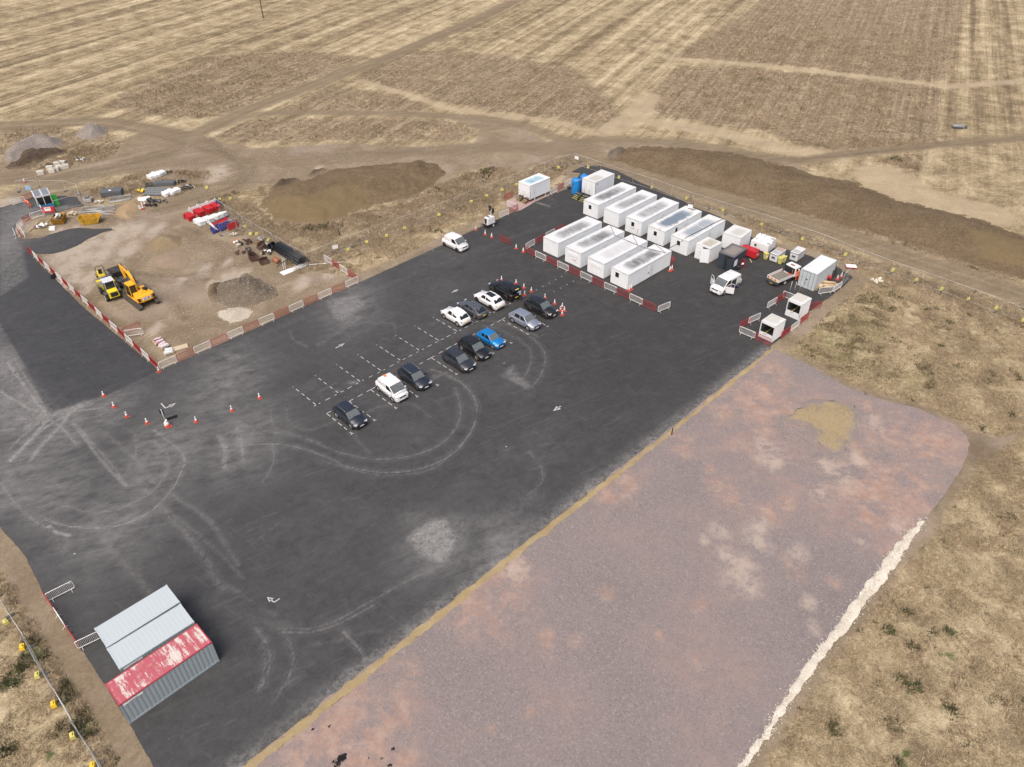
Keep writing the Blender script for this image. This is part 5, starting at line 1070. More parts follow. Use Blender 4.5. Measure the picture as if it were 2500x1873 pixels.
b = MB(); b.tube([(1.62, -.6, .9), (1.62, -.6, 1.75)], .03, 5); b.box((1.5, -.35, 1.0), (.12, .7, .12)); b.build('spade_rack', M('spade_orange', (.6, .14, .05), .5), T)
for x in (0, 3.1):
    for s in (1, -1): wheel(T, x, s*.82, .34, .24, GALV, s)
b = MB(); b.box((-1.8, .1, .42), (.03, .52, .11)); b.build('number_plate', YPLATE, T)

# ------------------------------------------------------------ people
def skin(name, joints, edges, mat, parent, sub=2):
    me = bpy.data.meshes.new(name); me.from_pydata([j[0] for j in joints], edges, []); me.materials.append(mat)
    o = bpy.data.objects.new(name, me); col.objects.link(o); o.parent = parent; CH.setdefault(parent.name, []).append(o)
    sk = o.modifiers.new('skin', 'SKIN'); sv = me.skin_vertices[0].data if me.skin_vertices else None
    if sv is None:
        bm = bmesh.new(); bm.from_mesh(me); bm.verts.layers.skin.verify(); bm.to_mesh(me); bm.free(); sv = me.skin_vertices[0].data
    for v, j in zip(sv, joints): r = j[1]; v.radius = r if isinstance(r, tuple) else (r, r)
    sv[0].use_root = True
    m = o.modifiers.new('sub', 'SUBSURF'); m.levels = sub; m.render_levels = sub
    sk.use_smooth_shade = True; return o
SKIN = M('skin', (.50, .30, .21), .6, 0, .05)
def person(label, pos, rz, top, legs, hair, lean=0.0, arms=((.42, .15, 1.0), (.40, -.15, 1.0)), hat=None, h=1.75, kneel=0, hivis=None):
    """x is forward; arms give hand positions"""
    t = empty('person', (pos[0], pos[1], .03), rz, label, 'person'); s = h/1.75; k = lean
    R = lambda x, z: (x*math.cos(k)+(z-.92)*math.sin(k), .92+(z-.92)*math.cos(k)-x*math.sin(k))
    P = lambda x, y, z: (R(x, z)[0]*s, y*s, (R(x, z)[1])*s) if z > .92 else (x*s, y*s, z*s)
    kz = .46; J = [(P(0, 0, .93), (.13, .105)), (P(0, 0, 1.15), (.12, .10)), (P(0, 0, 1.36), (.15, .10)), (P(0, 0, 1.49), .06), (P(.02, 0, 1.60), (.075, .085)), (P(.01, 0, 1.72), (.06, .07))]
    E_ = [(0, 1), (1, 2), (2, 3), (3, 4), (4, 5)]
    LJ = [(P(0, 0, .93), (.14, .12))]; LE = []
    AJ = [(P(0, 0, .98), (.145, .12)), (P(0, 0, 1.16), (.135, .11)), (P(0, 0, 1.38), (.165, .115)), (P(0, 0, 1.46), .09)]; AE = [(0, 1), (1, 2), (2, 3)]
    for i, sg in enumerate((1, -1)):
        b0 = len(J); sw = .10*sg
        J += [(P(sw*.4, .10*sg, .86), .095), (P(sw+.03, .11*sg, kz), .065), (P(sw, .11*sg, .09), .045), (P(sw+.13, .12*sg, .04), (.045, .03))]; E_ += [(0, b0), (b0, b0+1), (b0+1, b0+2), (b0+2, b0+3)]
        c0 = len(LJ); LJ += [(P(sw*.4, .10*sg, .86), .105), (P(sw+.03, .11*sg, kz), .08), (P(sw, .11*sg, .12), .065)]; LE += [(0, c0), (c0, c0+1), (c0+1, c0+2)]
        sh = P(0, .19*sg, 1.42); hx, hy, hz_ = arms[i]; hd_ = Vector((hx*s, hy*s, hz_*s)); el = (Vector(sh)+hd_)/2+Vector((-.03, .06*sg, -.09))
        a0 = len(J); J += [(sh, .055), (tuple(el), .04), (tuple(hd_), .03)]; E_ += [(2, a0), (a0, a0+1), (a0+1, a0+2)]
        ha = a0+2; dv = (hd_-el).normalized(); pv = Vector((0, 1, 0))
        for f in range(4):
            q = len(J); J += [(tuple(hd_+dv*.07+pv*(.018*(f-1.5))), .0095), (tuple(hd_+dv*(.13-.008*abs(f-1.4))+pv*(.02*(f-1.5))+Vector((0, 0, -.025))), .008)]; E_ += [(ha, q), (q, q+1)]
        q = len(J); J += [(tuple(hd_+dv*.05+pv*(-.045*sg)), .01)]; E_ += [(ha, q)]
        a1 = len(AJ); AJ += [(sh, .07), (tuple(el), .055), (tuple(lerp(el, hd_, .6)), .045)]; AE += [(2, a1), (a1, a1+1), (a1+1, a1+2)]
    skin('body', J, E_, SKIN, t); skin('trousers', LJ, LE, legs, t); skin('jacket', AJ, AE, top, t)
    hc = Vector(P(.02, 0, 1.64))
    b = MB(); b.lathe([(.005, .135), (.07, .115), (.10, .05), (.105, -.01), (.10, -.03)], tuple(hc), 12); b.build('hard_hat' if hat else 'hair', hat or hair, t)
    if hat: pass
    f = MB(); f.box(tuple(hc+Vector((.093, 0, -.035))), (.03, .03, .045)); f.build('nose', SKIN, t)
    f = MB(); f.cur = 0
    for y in (-.035, .035): f.box(tuple(hc+Vector((.088, y, -.005))), (.012, .022, .010))
    f.build('eyes', BLACK, t)
    for q in (-1, 1):
        f = MB(); f.box((P(.06+.10*q*-1*0+.1*q, .115*q, .03)[0], .115*q*s, .045*s), (.28, .10, .09)); f.build('shoe', BLACK, t, .02)
    return t
p = G('b1', 1492, 462, .03)
person('person in a light blue shirt and dark trousers leaning into the open car boot', p, math.radians(133), M('light_blue_shirt', (.33, .50, .74), .8), M('dark_trousers', (.02, .02, .025), .8), M('dark_hair', (.03, .02, .015), .8), .14, ((.52, .18, 1.15), (.52, -.16, 1.12)))
HV = M('orange_hi_vis', (.95, .16, .05), .7, 0, .1)
p = G('g2', 790, 690, .03)
person('worker in orange hi-vis and white helmet between the truck and grey container', p, math.radians(120), HV, HV, None, .05, ((.30, .25, .95), (.25, -.28, .9)), CONE_W, 1.85)
p = G('c6', 515, 600, .03)
person('worker in orange hi-vis bending down beside the entrance hut', p, math.radians(150), HV, HV, None, 1.25, ((.75, .15, .5), (.70, -.18, .45)), M('orange_helmet', (.9, .25, .08), .5), 1.8)
p = G('e4', 890, 1130, .03)
person('person in a red top standing inside the open van door', p, math.radians(30), M('red_top', (.55, .04, .05), .8), M('blue_jeans', (.06, .07, .12), .8), M('dark_hair', (.03, .02, .015), .8), .25, ((.45, .18, 1.15), (.42, -.18, 1.1)))

# ------------------------------------------------------------ excavator
YEL_M = M('machine_yellow', (.90, .44, .02), .4, 0, .2, 2, 0, (.45, .3, .12)); LEM = M('lemon_yellow_paint', (.80, .66, .03), .4, 0, .2, 2, 0, (.4, .34, .15)); TRK = M('muddy_track', (.06, .055, .048), .85, 0, .7, 5, 0, (.20, .17, .13))
R1, R2_, F1 = G('c5', 1390, 1425), G('c5', 1860, 1235), G('c5', 965, 1090)
d = (F1-R1).normalized(); Lt = (F1-R1).length+.35; ctr = (R1+R2_)/2+d*(Lt/2-.1); hd = math.atan2(d.y, d.x); tw = (R2_-R1).length
X = empty('excavator', (ctr.x, ctr.y, 0), hd, 'yellow tracked excavator with its bucket lowered into a dumper skip', 'excavator')
print('excavator', tw, Lt, ctr, math.degrees(hd))
yt = tw/2-.02
for s in (1, -1):
    b = MB(); r = .36; pts = []
    for cx, a0 in ((Lt/2-r, 90), (-Lt/2+r, 270)):
        for k in range(7): a = math.radians(a0-k*30); pts.append((cx+r*math.cos(a), r+r*math.sin(a)))
    b.prism(pts, s*yt-.25, s*yt+.25, 'Y')
    for k in range(int(Lt/.2)):
        for z in (0.0, 2*r): b.box((-Lt/2+.3+k*.2, s*yt, z+(.01 if z == 0 else 0)), (.10, .5, .04))
    b.build('track', TRK, X)
b = MB(); b.box((0, 0, .55), (2.0, tw-.5, .4)); b.lathe([(.55, .7), (.55, .95)], n=20); b.build('undercarriage', DGREY, X)
hw = 1.22
b = MB(); b.box((-.35, 0, 1.02), (3.1, 2*hw, .16)); b.box((-.75, -.10, 1.40), (1.7, 2*hw-.25, .62), top=(1, .94)); b.box((.75, -.85, 1.32), (.9, .7, .45)); b.build('body', YEL_M, X, .05)
b = MB(); b.prism([(-2.05, -hw), (-1.35, -hw-.02), (-1.3, hw+.02), (-2.05, hw), (-2.30, hw*.55), (-2.30, -hw*.55)], .95, 1.78); cwt = b.build('counterweight', YEL_M, X, .08, 3)
for s in (1, -1): b = MB(); b.box((-2.17, s*.98, 1.42), (.28, .34, .42), rz=-s*.45 if False else s*-.48); b.build('vent', M('black_grille_with_red', (.06, .015, .012), .6), X)
b = MB(); b.box((-2.31, 0, 1.42), (.02, 1.15, .42)); lg = b.build('badge', CONE_W, X, .0)
text('lettering', 'JCB', .46, M('badge_ink', (.05, .05, .07), .5), lg, (-2.33, 0, 1.42), (PI/2, 0, -PI/2), font_x=1.2)
# cab
b = MB(); b.box((.45, .68, 1.95), (1.55, .98, 1.75), top=(.86, .92)); b.build('cab', GLASS, X, .04)
b = MB(); b.box((.42, .68, 2.86), (1.40, .96, .12)); b.build('cab_roof', YEL_M, X, .03)
b = MB()
for x, y in ((1.2, .22), (1.2, 1.14), (-.30, .22), (-.30, 1.14)): b.tube([(x, y, 1.1), (.42+(x-.42)*.87, .68+(y-.68)*.93, 2.85)], .045, 4)
b.build('cab_frame', YEL_M, X)
b = MB()
for y in (-.35, .1): b.box((-1.1, y, 1.80), (.55, .3, .18))
b.build('engine_cover', YEL_M, X, .02)
b = MB()
for x in (-1.4, -.5, .35):
    b.tube([(x, -1.1, 1.6), (x, -1.1, 2.3)], .022, 5)
b.tube([(-1.4, -1.1, 2.3), (.35, -1.1, 2.3)], .022, 5); b.tube([(-1.4, -1.1, 1.95), (.35, -1.1, 1.95)], .022, 5); b.build('handrail', BLACK, X)
b = MB(); b.box((-.55, -.72, 1.85), (.6, .5, .35)); b.tube([(-.85, -.55, 1.8), (-.85, -.55, 2.35)], .06, 8); b.build('exhaust', BLACK, X)
# boom, stick, bucket
b = MB(); bm_ = [(.9, 1.35), (1.5, 2.6), (2.5, 3.45), (3.6, 3.75), (4.55, 3.55)]
up = [(x, z+q) for (x, z), q in zip(bm_, (.22, .30, .34, .26, .16))]; dn_ = [(x, z-q) for (x, z), q in zip(bm_, (.22, .24, .24, .20, .16))]
b.prism(up+dn_[::-1], -.38, -.02, 'Y'); boom = b.build('boom', YEL_M, X, .03)
text('lettering', 'JCB', .34, CONE_W, boom, (3.0, .005, 3.62), (PI/2, -.15, PI))
b = MB(); b.prism([(4.35, 3.95), (4.75, 3.85), (4.75, 3.2), (4.2, 1.9), (3.95, 1.95), (4.2, 3.3)], -.34, -.06, 'Y'); b.build('stick', YEL_M, X, .03)
b = MB(); b.tube([(1.0, -.45, 1.2), (2.35, -.45, 2.95)], .075, 8); b.tube([(1.0, .05, 1.2), (2.35, .05, 2.95)], .075, 8); b.tube([(2.4, -.2, 3.85), (4.3, -.2, 4.08)], .08, 8); b.tube([(4.68, -.2, 3.6), (4.45, -.2, 2.3)], .06, 8); b.build('hydraulic_ram', DGREY, X)
b = MB(); b.prism([(4.25, 2.0), (4.35, 1.55), (4.0, 1.15), (3.45, 1.15), (3.2, 1.5), (3.3, 1.62), (3.6, 1.45), (3.9, 1.55), (4.05, 1.95)], -.62, .22, 'Y'); b.build('bucket', M('worn_bucket_steel', (.12, .11, .10), .6, .5, .5), X, .02)

# dumper with cab
RL, FL = G('c5', 470, 1165), G('c5', 315, 965)
d = (FL-RL).normalized(); hd = math.atan2(d.y, d.x); n = Vector((-d.y, d.x, 0)); print('dumper', (FL-RL).length, math.degrees(hd))
wbD = max(2.2, (FL-RL).length); ctr = (RL+FL)/2-n*1.0
def skip_mesh(x0, z0, L, W, Hh):
    b = MB(); w = W/2; th = .05
    o = [(x0, -w*.75, z0), (x0+L*.8, -w*.75, z0), (x0+L*.8, w*.75, z0), (x0, w*.75, z0)]; u = [(x0-.15, -w, z0+Hh), (x0+L, -w, z0+Hh*.8), (x0+L, w, z0+Hh*.8), (x0-.15, w, z0+Hh)]
    i_ = [(x0+th, -w*.75+th, z0+th), (x0+L*.8-th, -w*.75+th, z0+th), (x0+L*.8-th, w*.75-th, z0+th), (x0+th, w*.75-th, z0+th)]; v = [(x0-.15+th, -w+th, z0+Hh), (x0+L-th, -w+th, z0+Hh*.8), (x0+L-th, w-th, z0+Hh*.8), (x0-.15+th, w-th, z0+Hh)]
    vs = o+u+i_+v; fs = [(0, 1, 2, 3)]
    for k in range(4): m = (k+1) % 4; fs += [(k, m, 4+m, 4+k), (4+k, 4+m, 12+m, 12+k), (12+k, 12+m, 8+m, 8+k)]
    fs.append((8, 9, 10, 11)); b.add(vs, fs); return b
def dumper(label, ctr, hd, skipm, cab=True, paint=LEM, inner=None):
    Dm = empty('dumper', (ctr.x, ctr.y, 0), hd, label, 'dumper')
    for x in (wbD/2, -wbD/2):
        for s in (1, -1):
            wheel(Dm, x, s*.92, .56, .42, GALV if x < 0 else DGREY, s)
            b = MB(); b.box((x, s*.9, 1.2), (1.0, .46, .06)); b.build('mudguard', DGREY, Dm, .02)
    b = MB(); b.box((0, 0, .75), (wbD+.6, .8, .35)); b.build('chassis', DGREY, Dm)
    k = skip_mesh(.25, 1.05, 2.0, 2.1, .75).build('skip', skipm, Dm)
    if inner:
        f = MB(); f.add([(.25, -.85, 1.6), (2.0, -.9, 1.5), (2.0, .9, 1.5), (.25, .85, 1.6)], [(0, 1, 2, 3)]); f.build('skip_cover', inner, Dm)
    if cab:
        b = MB(); b.box((-1.45, 0, 1.12), (1.5, 1.35, .95), top=(.92, .9)); b.build('engine_cover', paint, Dm, .05)
        b = MB(); b.box((-2.2, 0, 1.12), (.04, .95, .62)); b.build('grille', BLACK, Dm)
        b = MB(); b.box((-.55, 0, 2.0), (1.35, 1.35, 1.25), top=(.9, .85)); b.build('cab', GLASS, Dm, .03)
        b = MB()
        for x, y in ((-1.2, .66), (-1.2, -.66), (.1, .66), (.1, -.66)): b.tube([(x, y, 1.35), (-.55+(x+.55)*.9, y*.86, 2.65)], .045, 4)
        b.build('cab_frame', M('pale_grey_frame', (.55, .56, .60), .5), Dm)
        b = MB(); b.box((-.55, 0, 2.68), (1.45, 1.4, .10)); b.build('cab_roof', M('pale_lilac_roof', (.60, .63, .70), .5), Dm, .03)
    return Dm
dumper('yellow cabbed dumper with pale roof parked beside the excavator', ctr, hd, [LEM], True, LEM, M('grey_skip_cover', (.20, .20, .21), .6))
q = G('c5', 880, 640); Dm = dumper('dark steel dumper skip under the excavator bucket', Vector((q.x+.2, q.y-.2, 0)), hd+.12, [M('black_skip_steel', (.045, .043, .042), .6, .3, .5, 2)], False)
# ride-on roller behind the dumper
q = G('c5', 330, 560); Rr = empty('road_roller', (q.x, q.y, 0), hd, 'small ride-on roller with a black roll bar behind the yellow dumper', 'roller')
for x in (.85, -.85): b = MB(); b.lathe([(.38, -.55), (.40, -.5), (.40, .5), (.38, .55)], (0, 0, 0), 20, 'Y'); o = b.build('drum', DGREY, Rr); o.location = (x, 0, .4)
b = MB(); b.box((0, 0, .75), (2.1, 1.0, .45), top=(.9, .9)); b.build('body', M('roller_yellow', (.7, .55, .05), .5), Rr, .04)
b = MB(); b.box((-.25, 0, 1.15), (.5, .5, .12)); b.box((-.48, 0, 1.45), (.12, .48, .55)); b.build('seat', BLACK, Rr, .03)
b = MB(); b.tube([(-.65, -.55, .8), (-.62, -.55, 2.1), (-.62, -.42, 2.3), (-.62, .42, 2.3), (-.62, .55, 2.1), (-.65, .55, .8)], .045, 6); b.build('roll_bar', BLACK, Rr)
b = MB(); b.tube([(.35, 0, .9), (.15, 0, 1.35)], .03, 5); b.tube([(.15+.18*math.cos(a)*.3, .18*math.sin(a), 1.38+.18*math.cos(a)*.3) for a in np.linspace(0, 2*PI, 10)[:-1]], .016, 4, True); b.build('steering_wheel', BLACK, Rr)
# ------------------------------------------------------------ smaller cabins, booths, hut
def lift(t, z): t.location.z += z; return t
t = cabin((3.27, 121.75), math.radians(44.4), 4.95, 2.65, 2.55, 'small raised white cabin with a light blue streaked roof and two flights of steps', ROOF_T, 1.0, z=.10, flat=False, pitch=.5); lift(t, .42)
panel_door(t, 'side', .9, 2.65, .8, 1.95)
for x, y in ((1.2, -.02), (3.9, -.02), (1.2, 2.67), (3.9, 2.67)): b = MB(); b.box((x, y, -.16), (.09, .09, .6)); b.box((x, y, -.43), (.26, .26, .05)); b.build('jack_leg', WHITE, t)
b = MB(); b.box((4.1, 2.4, 2.62), (.12, .1, .16)); b.box((1.6, 2.5, 2.6), (.1, .1, .12)); b.build('vent_stub', WHITE, t)
t = cabin((14.35, 123.0), math.radians(45.6), 5.2, 2.8, 2.6, 'tall plain white cabin beside the blue tanks with black steps', ROOF_C, .6, z=.10, flat=True); lift(t, .30)
for y in (.75, 2.0): panel_door(t, 'end', y, 2.8, .85, 2.0)
b = MB(); b.box((.55, -.03, 2.2), (.18, .04, .18)); b.tube([(.12, -.04, 2.3), (.10, -.05, 1.7), (.16, -.04, 1.4), (.12, -.04, .3)], .02, 4); b.build('cable_outlet', DGREY, t)
cabin((34.19, 103.19), math.radians(49), 3.5, 2.9, 2.5, 'square white store cabin behind the dark container', ROOF_C, .55, z=.14, flat=True)
STEPY = M('nosing_yellow', (.75, .68, .18), .5)
def steps(pos, rz, label, m=BLACK, W=.95, n=4, h=.75):
    """steps climb along +x"""
    t = empty('access_steps', (pos[0], pos[1], .03), rz, label, 'steps')
    for i in range(n):
        z = h*(i+1)/n; b = MB(); b.box((i*.26, 0, z), (.27 if i < n-1 else .7, W, .05)); tr = b.build('tread', DGREY, t)
        if i == n-1: tr.location.x = .2
        b = MB(); b.box((i*.26-.13+(0 if i < n-1 else 0), 0, z+.005), (.028, W+.01, .06)); b.build('nosing', STEPY, tr)
    for s in (1, -1):
        b = MB(); b.box(((n-1)*.13, s*(W/2+.02), h*.5), ((n-1)*.29, .04, .12), mat=Matrix.Rotation(-math.atan2(h, n*.26), 3, 'Y'))
        b.tube([(0, s*W/2, .1), (0, s*W/2, 1.05), ((n-1)*.26, s*W/2, h+1.0), ((n+1)*.26, s*W/2, h+1.0), ((n+1)*.26, s*W/2, 0)], .022, 5)
        b.tube([(0, s*W/2, .6), ((n-1)*.26, s*W/2, h+.5), ((n+1)*.26, s*W/2, h+.5)], .016, 4); b.build('handrail', m, t)
    b = MB()
    for s in (1, -1):
        for x in ((n-1)*.26, (n+1)*.26): b.tube([(x, s*W/2*.9, 0), (x, s*W/2*.9, h)], .03, 4)
    b.build('frame', m, t); return t
def st_at(c, x, y, yaw, label, **k): p = G(c, x, y, .03); steps(p, math.radians(yaw), label, **k)
st_at('g4', 390, 1440, 44, 'black access steps on the left at the raised small cabin', W=.9)
st_at('g4', 600, 1540, 44, 'dark red access steps on the right at the raised small cabin', W=.8, m=M('dark_red_steel', (.22, .02, .02), .5))
st_at('e2', 395, 1440, 45.6, 'left black access steps with yellow edges by the blue tanks', W=1.1)
st_at('e2', 660, 1545, 45.6, 'right black access steps with yellow edges, next to the white cabins', W=1.0)
def tank(p, r, h, label):
    t = empty('water_tank', (p.x, p.y, .03), 0, label, 'water tank', 'blue water tanks')
    b = MB(); prof = [(r*.98, 0)]
    for i in range(5): z = h*.86*i/5; prof += [(r, z+.06), (r, z+h*.15), (r*.985, z+h*.165)]
    prof += [(r*.97, h*.87), (r*.7, h*.94), (r*.28, h)]; b.lathe(prof, n=28); b.build('body', BLUE, t)
    b = MB(); b.lathe([(r*.3, h-.02), (r*.3, h+.08), (r*.1, h+.12)], n=16); b.build('lid', BLUE, t)
    b = MB(); b.tube([(0, -r*.4, h*.9), (.3, -r*.9, h*.92), (.9, -r*.7, h*.95)], .04, 6); b.build('pipe', M('pale_blue_pipe', (.45, .62, .72), .5), t)
    b = MB(); b.box((-r*.72, -r*.72, h*.62), (.3, .05, .16), rz=-PI/4); b.build('label_plate', DGREY, t)
q = G('e2', 440, 560, 2.75); tank(q, .72, 2.7, 'front blue cylindrical water tank beside the steps'); q = G('e2', 775, 420, 2.75); tank(q, .72, 2.7, 'rear blue water tank mostly hidden behind the tall white cabin')
b = MB(); b.box((0, 0, .15), (.7, .4, .3), top=(.8, .8)); b.tube([(.1, 0, .3), (.3, .1, .5), (.5, 0, .2)], .04, 5); o = b.build('pump', BLACK, None, .04); q = G('e2', 150, 1010); o.location = (q.x, q.y, .03); tag(o, 'small black pump on the ground left of the front blue tank', 'pump')

# opened small white container
INSIDE = M('painted_interior_shade', (.012, .012, .014), .9)  # near-black for the sheets that paint the shade inside open doorways
def boxroom(pos, yaw, L, W, Hh, label, wall, roof, dirt, name, cat, ribs=.24):
    t = empty(name, (pos[0], pos[1], .03), yaw, label, cat)
    b = MB(); cs = [(0, 0), (L, 0), (L, W), (0, W)]
    for i in range(3): ribbed(b, cs[i], cs[i+1], .08, Hh-.06, ribs, .03)
    for y in (.04, W-.04): b.box((.04, y, Hh/2), (.08, .08, Hh-.08))
    b.box((L/2, W/2, .06), (L-.06, W-.06, .06)); b.build('wall', wall, t)
    r = MB(); ribbed_roof(r, L+.05, W+.05, Hh, -.025, -.025, .34, .02)
    for i in range(4):
        p, q = cs[i], cs[(i+1) % 4]; r.box(((p[0]+q[0])/2, (p[1]+q[1])/2, Hh-.06), (abs(q[0]-p[0])+.04, abs(q[1]-p[1])+.04, .09))
    ro = r.build('roof', roof, t); ro['dirt'] = float(dirt); return t
def leaf(t, hinge, ang, w_, h, m, z=.1, ribs=True, name='door'):
    b = MB(); b.box((w_/2, 0, h/2), (w_, .06, h))
    if ribs:
        for k in range(4): b.box((w_/2, -.04, h*(k+.5)/4), (w_*.9, .04, h*.10))
    o = b.build(name, m, t); o.location = (hinge[0], hinge[1], z); o.rotation_euler = (0, 0, ang); return o
t = boxroom((29.02, 100.05), math.radians(42.6), 2.95, 2.5, 2.42, 'small white container with one door standing ajar', WALLM, ROOF_C, 1.0, 'store_container', 'container')
leaf(t, (0, 2.46), -PI/2, 1.2, 2.2, WALLM); leaf(t, (0, .06), math.radians(122), 1.2, 2.2, WALLM)
b = MB(); b.box((.10, 1.25, 1.2), (.04, 2.3, 2.2)); b.build('opening_shade', INSIDE, t)  # dark sheet behind the doors in place of the shaded inside
SLATE = M('dark_slate_wall', (.035, .050, .070), .5, 0, .1); TAUPE = roof_mat('taupe_boarded_roof', (.125, .12, .125), (.235, .215, .19), lo=.2, ext=(1.85, 1.2))
t = boxroom((31.85, 97.45), math.radians(46.5), 3.7, 2.45, 2.42, 'dark slate container with taupe roof and an open doorway', SLATE, TAUPE, 1.0, 'store_container', 'container', .9)
b = MB(); b.box((0.0, 1.92, 1.2), (.05, .95, 2.2)); b.build('front_panel', SLATE, t); leaf(t, (0, .08), math.radians(148), .85, 2.1, SLATE, ribs=False)
b = MB(); b.box((.10, .9, 1.2), (.04, 1.6, 2.2)); b.build('opening_shade', INSIDE, t)  # dark sheet across the doorway, shade put in as colour
b = MB(); b.box((.75, -.04, 1.25), (.85, .03, .95)); b.build('white_board', CONE_W, t)
GREYW = NT('weathered_pale_container'); _v = GREYW.obj(); _n = GREYW.noise(_v, 1.1, 6, .75); GREYW = GREYW.out(GREYW.mix(GREYW.rng(_n, .60, .68, 0, .7), GREYW.mix(GREYW.noise(_v, 5, 3), (.44, .50, .53), (.56, .61, .63)), (.33, .22, .14)), .6)
RW = NT('rust_flecked_white_roof'); _v = RW.obj(); _n = RW.noise(_v, 1.3, 6, .8); RW = RW.out(RW.mix(RW.rng(_n, .62, .68, 0, .75), (.68, .69, .70), (.36, .20, .12)), .6)
t = container((42.0, 92.05), math.radians(44.6), 5.7, 2.42, 2.6, 'weathered pale grey container with rust flecks beside the tipper truck', GREYW, RW, GREYW, sign=False)
b = MB(); b.lathe([(.12, -.03), (.12, .0)], (0, 1.3, 1.35), 12, 'X'); b.build('round_vent', DGREY, t)
# serving booths with an open front
def booth(pos, yaw, L, W, Hh, label):
    t = boxroom(pos, yaw, L, W, Hh, label, WALLM, ROOF_C, .5, 'open_booth', 'booth')
    b = MB(); b.box((0, W/2, .50), (.06, W, .88)); b.box((0, W/2, Hh-.16), (.06, W, .2)); b.box((0, .06, Hh*.6), (.06, .12, Hh-.9)); b.box((0, W-.05, Hh*.6), (.06, .10, Hh-.9)); b.build('front_panel', WHITE, t)
    b = MB(); b.box((L/2, W/2, .80), (L-.2, W-.14, .03)); b.build('counter', M('dark_counter', (.018, .022, .024), .4), t)
    b = MB(); b.box((L*.45, W*.62, .84), (L*.8, .05, .05)); b.build('yellow_edge', M('edge_yellow', (.75, .66, .08), .5), t)
    b = MB(); b.box((L/2, W-.09, 1.5), (L-.25, .02, 1.4)); b.build('inner_board', M('inner_grey', (.09, .10, .095), .7), t)
    b = MB(); b.box((-.04, W*.55, .82), (.04, .4, .03)); b.build('ledge', DGREY, t); return t
booth((32.85, 79.6), math.radians(43.0), 2.4, 2.0, 2.42, 'near open fronted white booth next to the gravel pad tip'); booth((37.68, 84.6), math.radians(43.4), 2.4, 2.0, 2.42, 'far open fronted white booth nearer the grey container')
# entrance hut
t = empty('entrance_hut', (-77.19, 121.66, .03), math.radians(124.2), 'small blue and white entrance hut with dark front windows and grey two part roof', 'hut')
TEAL = M('teal_panel', (.03, .25, .42), .5); L, W, Hh = 3.0, 2.35, 2.35
b = MB(); b.box((L/2, W/2, .45), (L, W, .75)); b.box((L/2, .03, 1.5), (L, .06, 1.4)); b.box((L/2, W-.03, 1.5), (L, .06, 1.4)); b.box((L-.03, W/2, 1.5), (.06, W-.14, 1.4)); b.build('wall', TEAL, t)
b = MB()
for y in (.05, W/2, W-.05): b.box((-.01, y, 1.5), (.09, .09, 1.45))
b.box((-.01, W/2, 2.24), (.1, W, .12)); b.build('window_frame', WHITE, t)
for y in (W*.27, W*.73): b = MB(); b.box((.0, y, 1.5), (.04, W*.42, 1.3)); b.build('window_pane', GLASS, t)
b = MB(); b.box((L/2, W/2, Hh), (L+.15, W+.15, .10)); b.box((L/2, W/2, Hh+.06), (L+.1, .16, .04)); b.build('roof', M('pale_hut_frame', (.55, .58, .62), .5), t)
for y in (W*.24, W*.76): b = MB(); b.box((L/2, y, Hh+.06), (L-.15, W*.40, .04)); b.build('roof_panel', M('grey_hut_roof', (.20, .215, .24), .5), t)
def stand(name, c, x, y, rz, label, cat, fn, z=0.0, mats=None, group=None):
    q = G(c, x, y); t = empty(name, (q.x, q.y, z), math.radians(rz), label, cat, group); fn(t); return t
def f(t): b = MB(); b.box((0, 0, 1.1), (1.25, .10, 2.1), mat=Matrix.Rotation(.15, 3, 'X')); b.build('board', M('bright_green_board', (.03, .38, .05), .5), t); b = MB(); b.tube([(-.5, .15, 0), (-.5, .35, 1.2)], .03, 4); b.tube([(.5, .15, 0), (.5, .35, 1.2)], .03, 4); b.build('prop', GALV, t)
stand('green_board', 'c6', 955, 580, 20, 'tall bright green board leaning to the right of the hut', 'board', f)
def f(t): b = MB(); b.box((0, 0, .5), (2.0, .45, .95), top=(1, .35)); b.build('barrier_body', PRED, t, .05); b = MB(); b.box((0, -.19, .62), (1.0, .04, .62)); bb = b.build('sign_face', CONE_W, t); b = MB(); [b.box((-.3+k*.15, -.22, .78), (.06, .02, .12)) for k in range(5)]; b.build('sign_marks', BLACK, bb)
stand('plastic_barrier', 'c6', 830, 680, 12, 'red plastic barrier with a white sign face in front of the hut', 'barrier', f)
def f(t): b = MB(); b.tube([(0, 0, 0), (0, 0, 1.1)], .08, 6); b.tube([(0, 0, 1.0), (-.6, .2, 3.6)], .05, 6); b.build('arm', CONE_W, t)
stand('barrier_arm', 'c6', 712, 660, 0, 'raised white barrier arm before the hut windows', 'barrier arm', f)

# ------------------------------------------------------------ plant and bins
def genset(near, yaw, L, W, Hh, label, m, base, cat='generator', name='generator', feat='slot', z=.25):
    t = empty(name, (near.x, near.y, .03), yaw, label, cat)
    b = MB(); b.box((L/2, W/2, z+(Hh-z)/2), (L, W, Hh-z), top=(.94, .96)); b.build('canopy', m, t, .07, 3)
    b = MB(); b.box((L/2, W/2, z/2+.02), (L*.9, W*.97, z)); b.build('base', base, t)
    b = MB()
    for k in range(5): b.box((L/2-.2+k*.1, W*.12, Hh+.004), (.04, .5, .02))
    b.build('louvre', DGREY, t)
    b = MB(); b.box((-.012, W*.70, Hh*.62), (.03, .34, .34)); b.build('control_window', BLACK, t)
    b = MB(); b.box((L/2, W*.55, Hh+.006), (L*.92, .045, .015)); b.build('panel_joint', DGREY, t)
    b = MB(); b.lathe([(.05, Hh-.05), (.05, Hh+.25)], (L*.6, W*.8, 0), 10); b.build('exhaust', DGREY, t); return t
GRN = M('green_base', (.01, .22, .07), .5)
genset(G('g1', 800, 715), math.radians(46), 1.25, 2.9, 1.75, 'large white generator with a green base against the grass', CW, GRN)
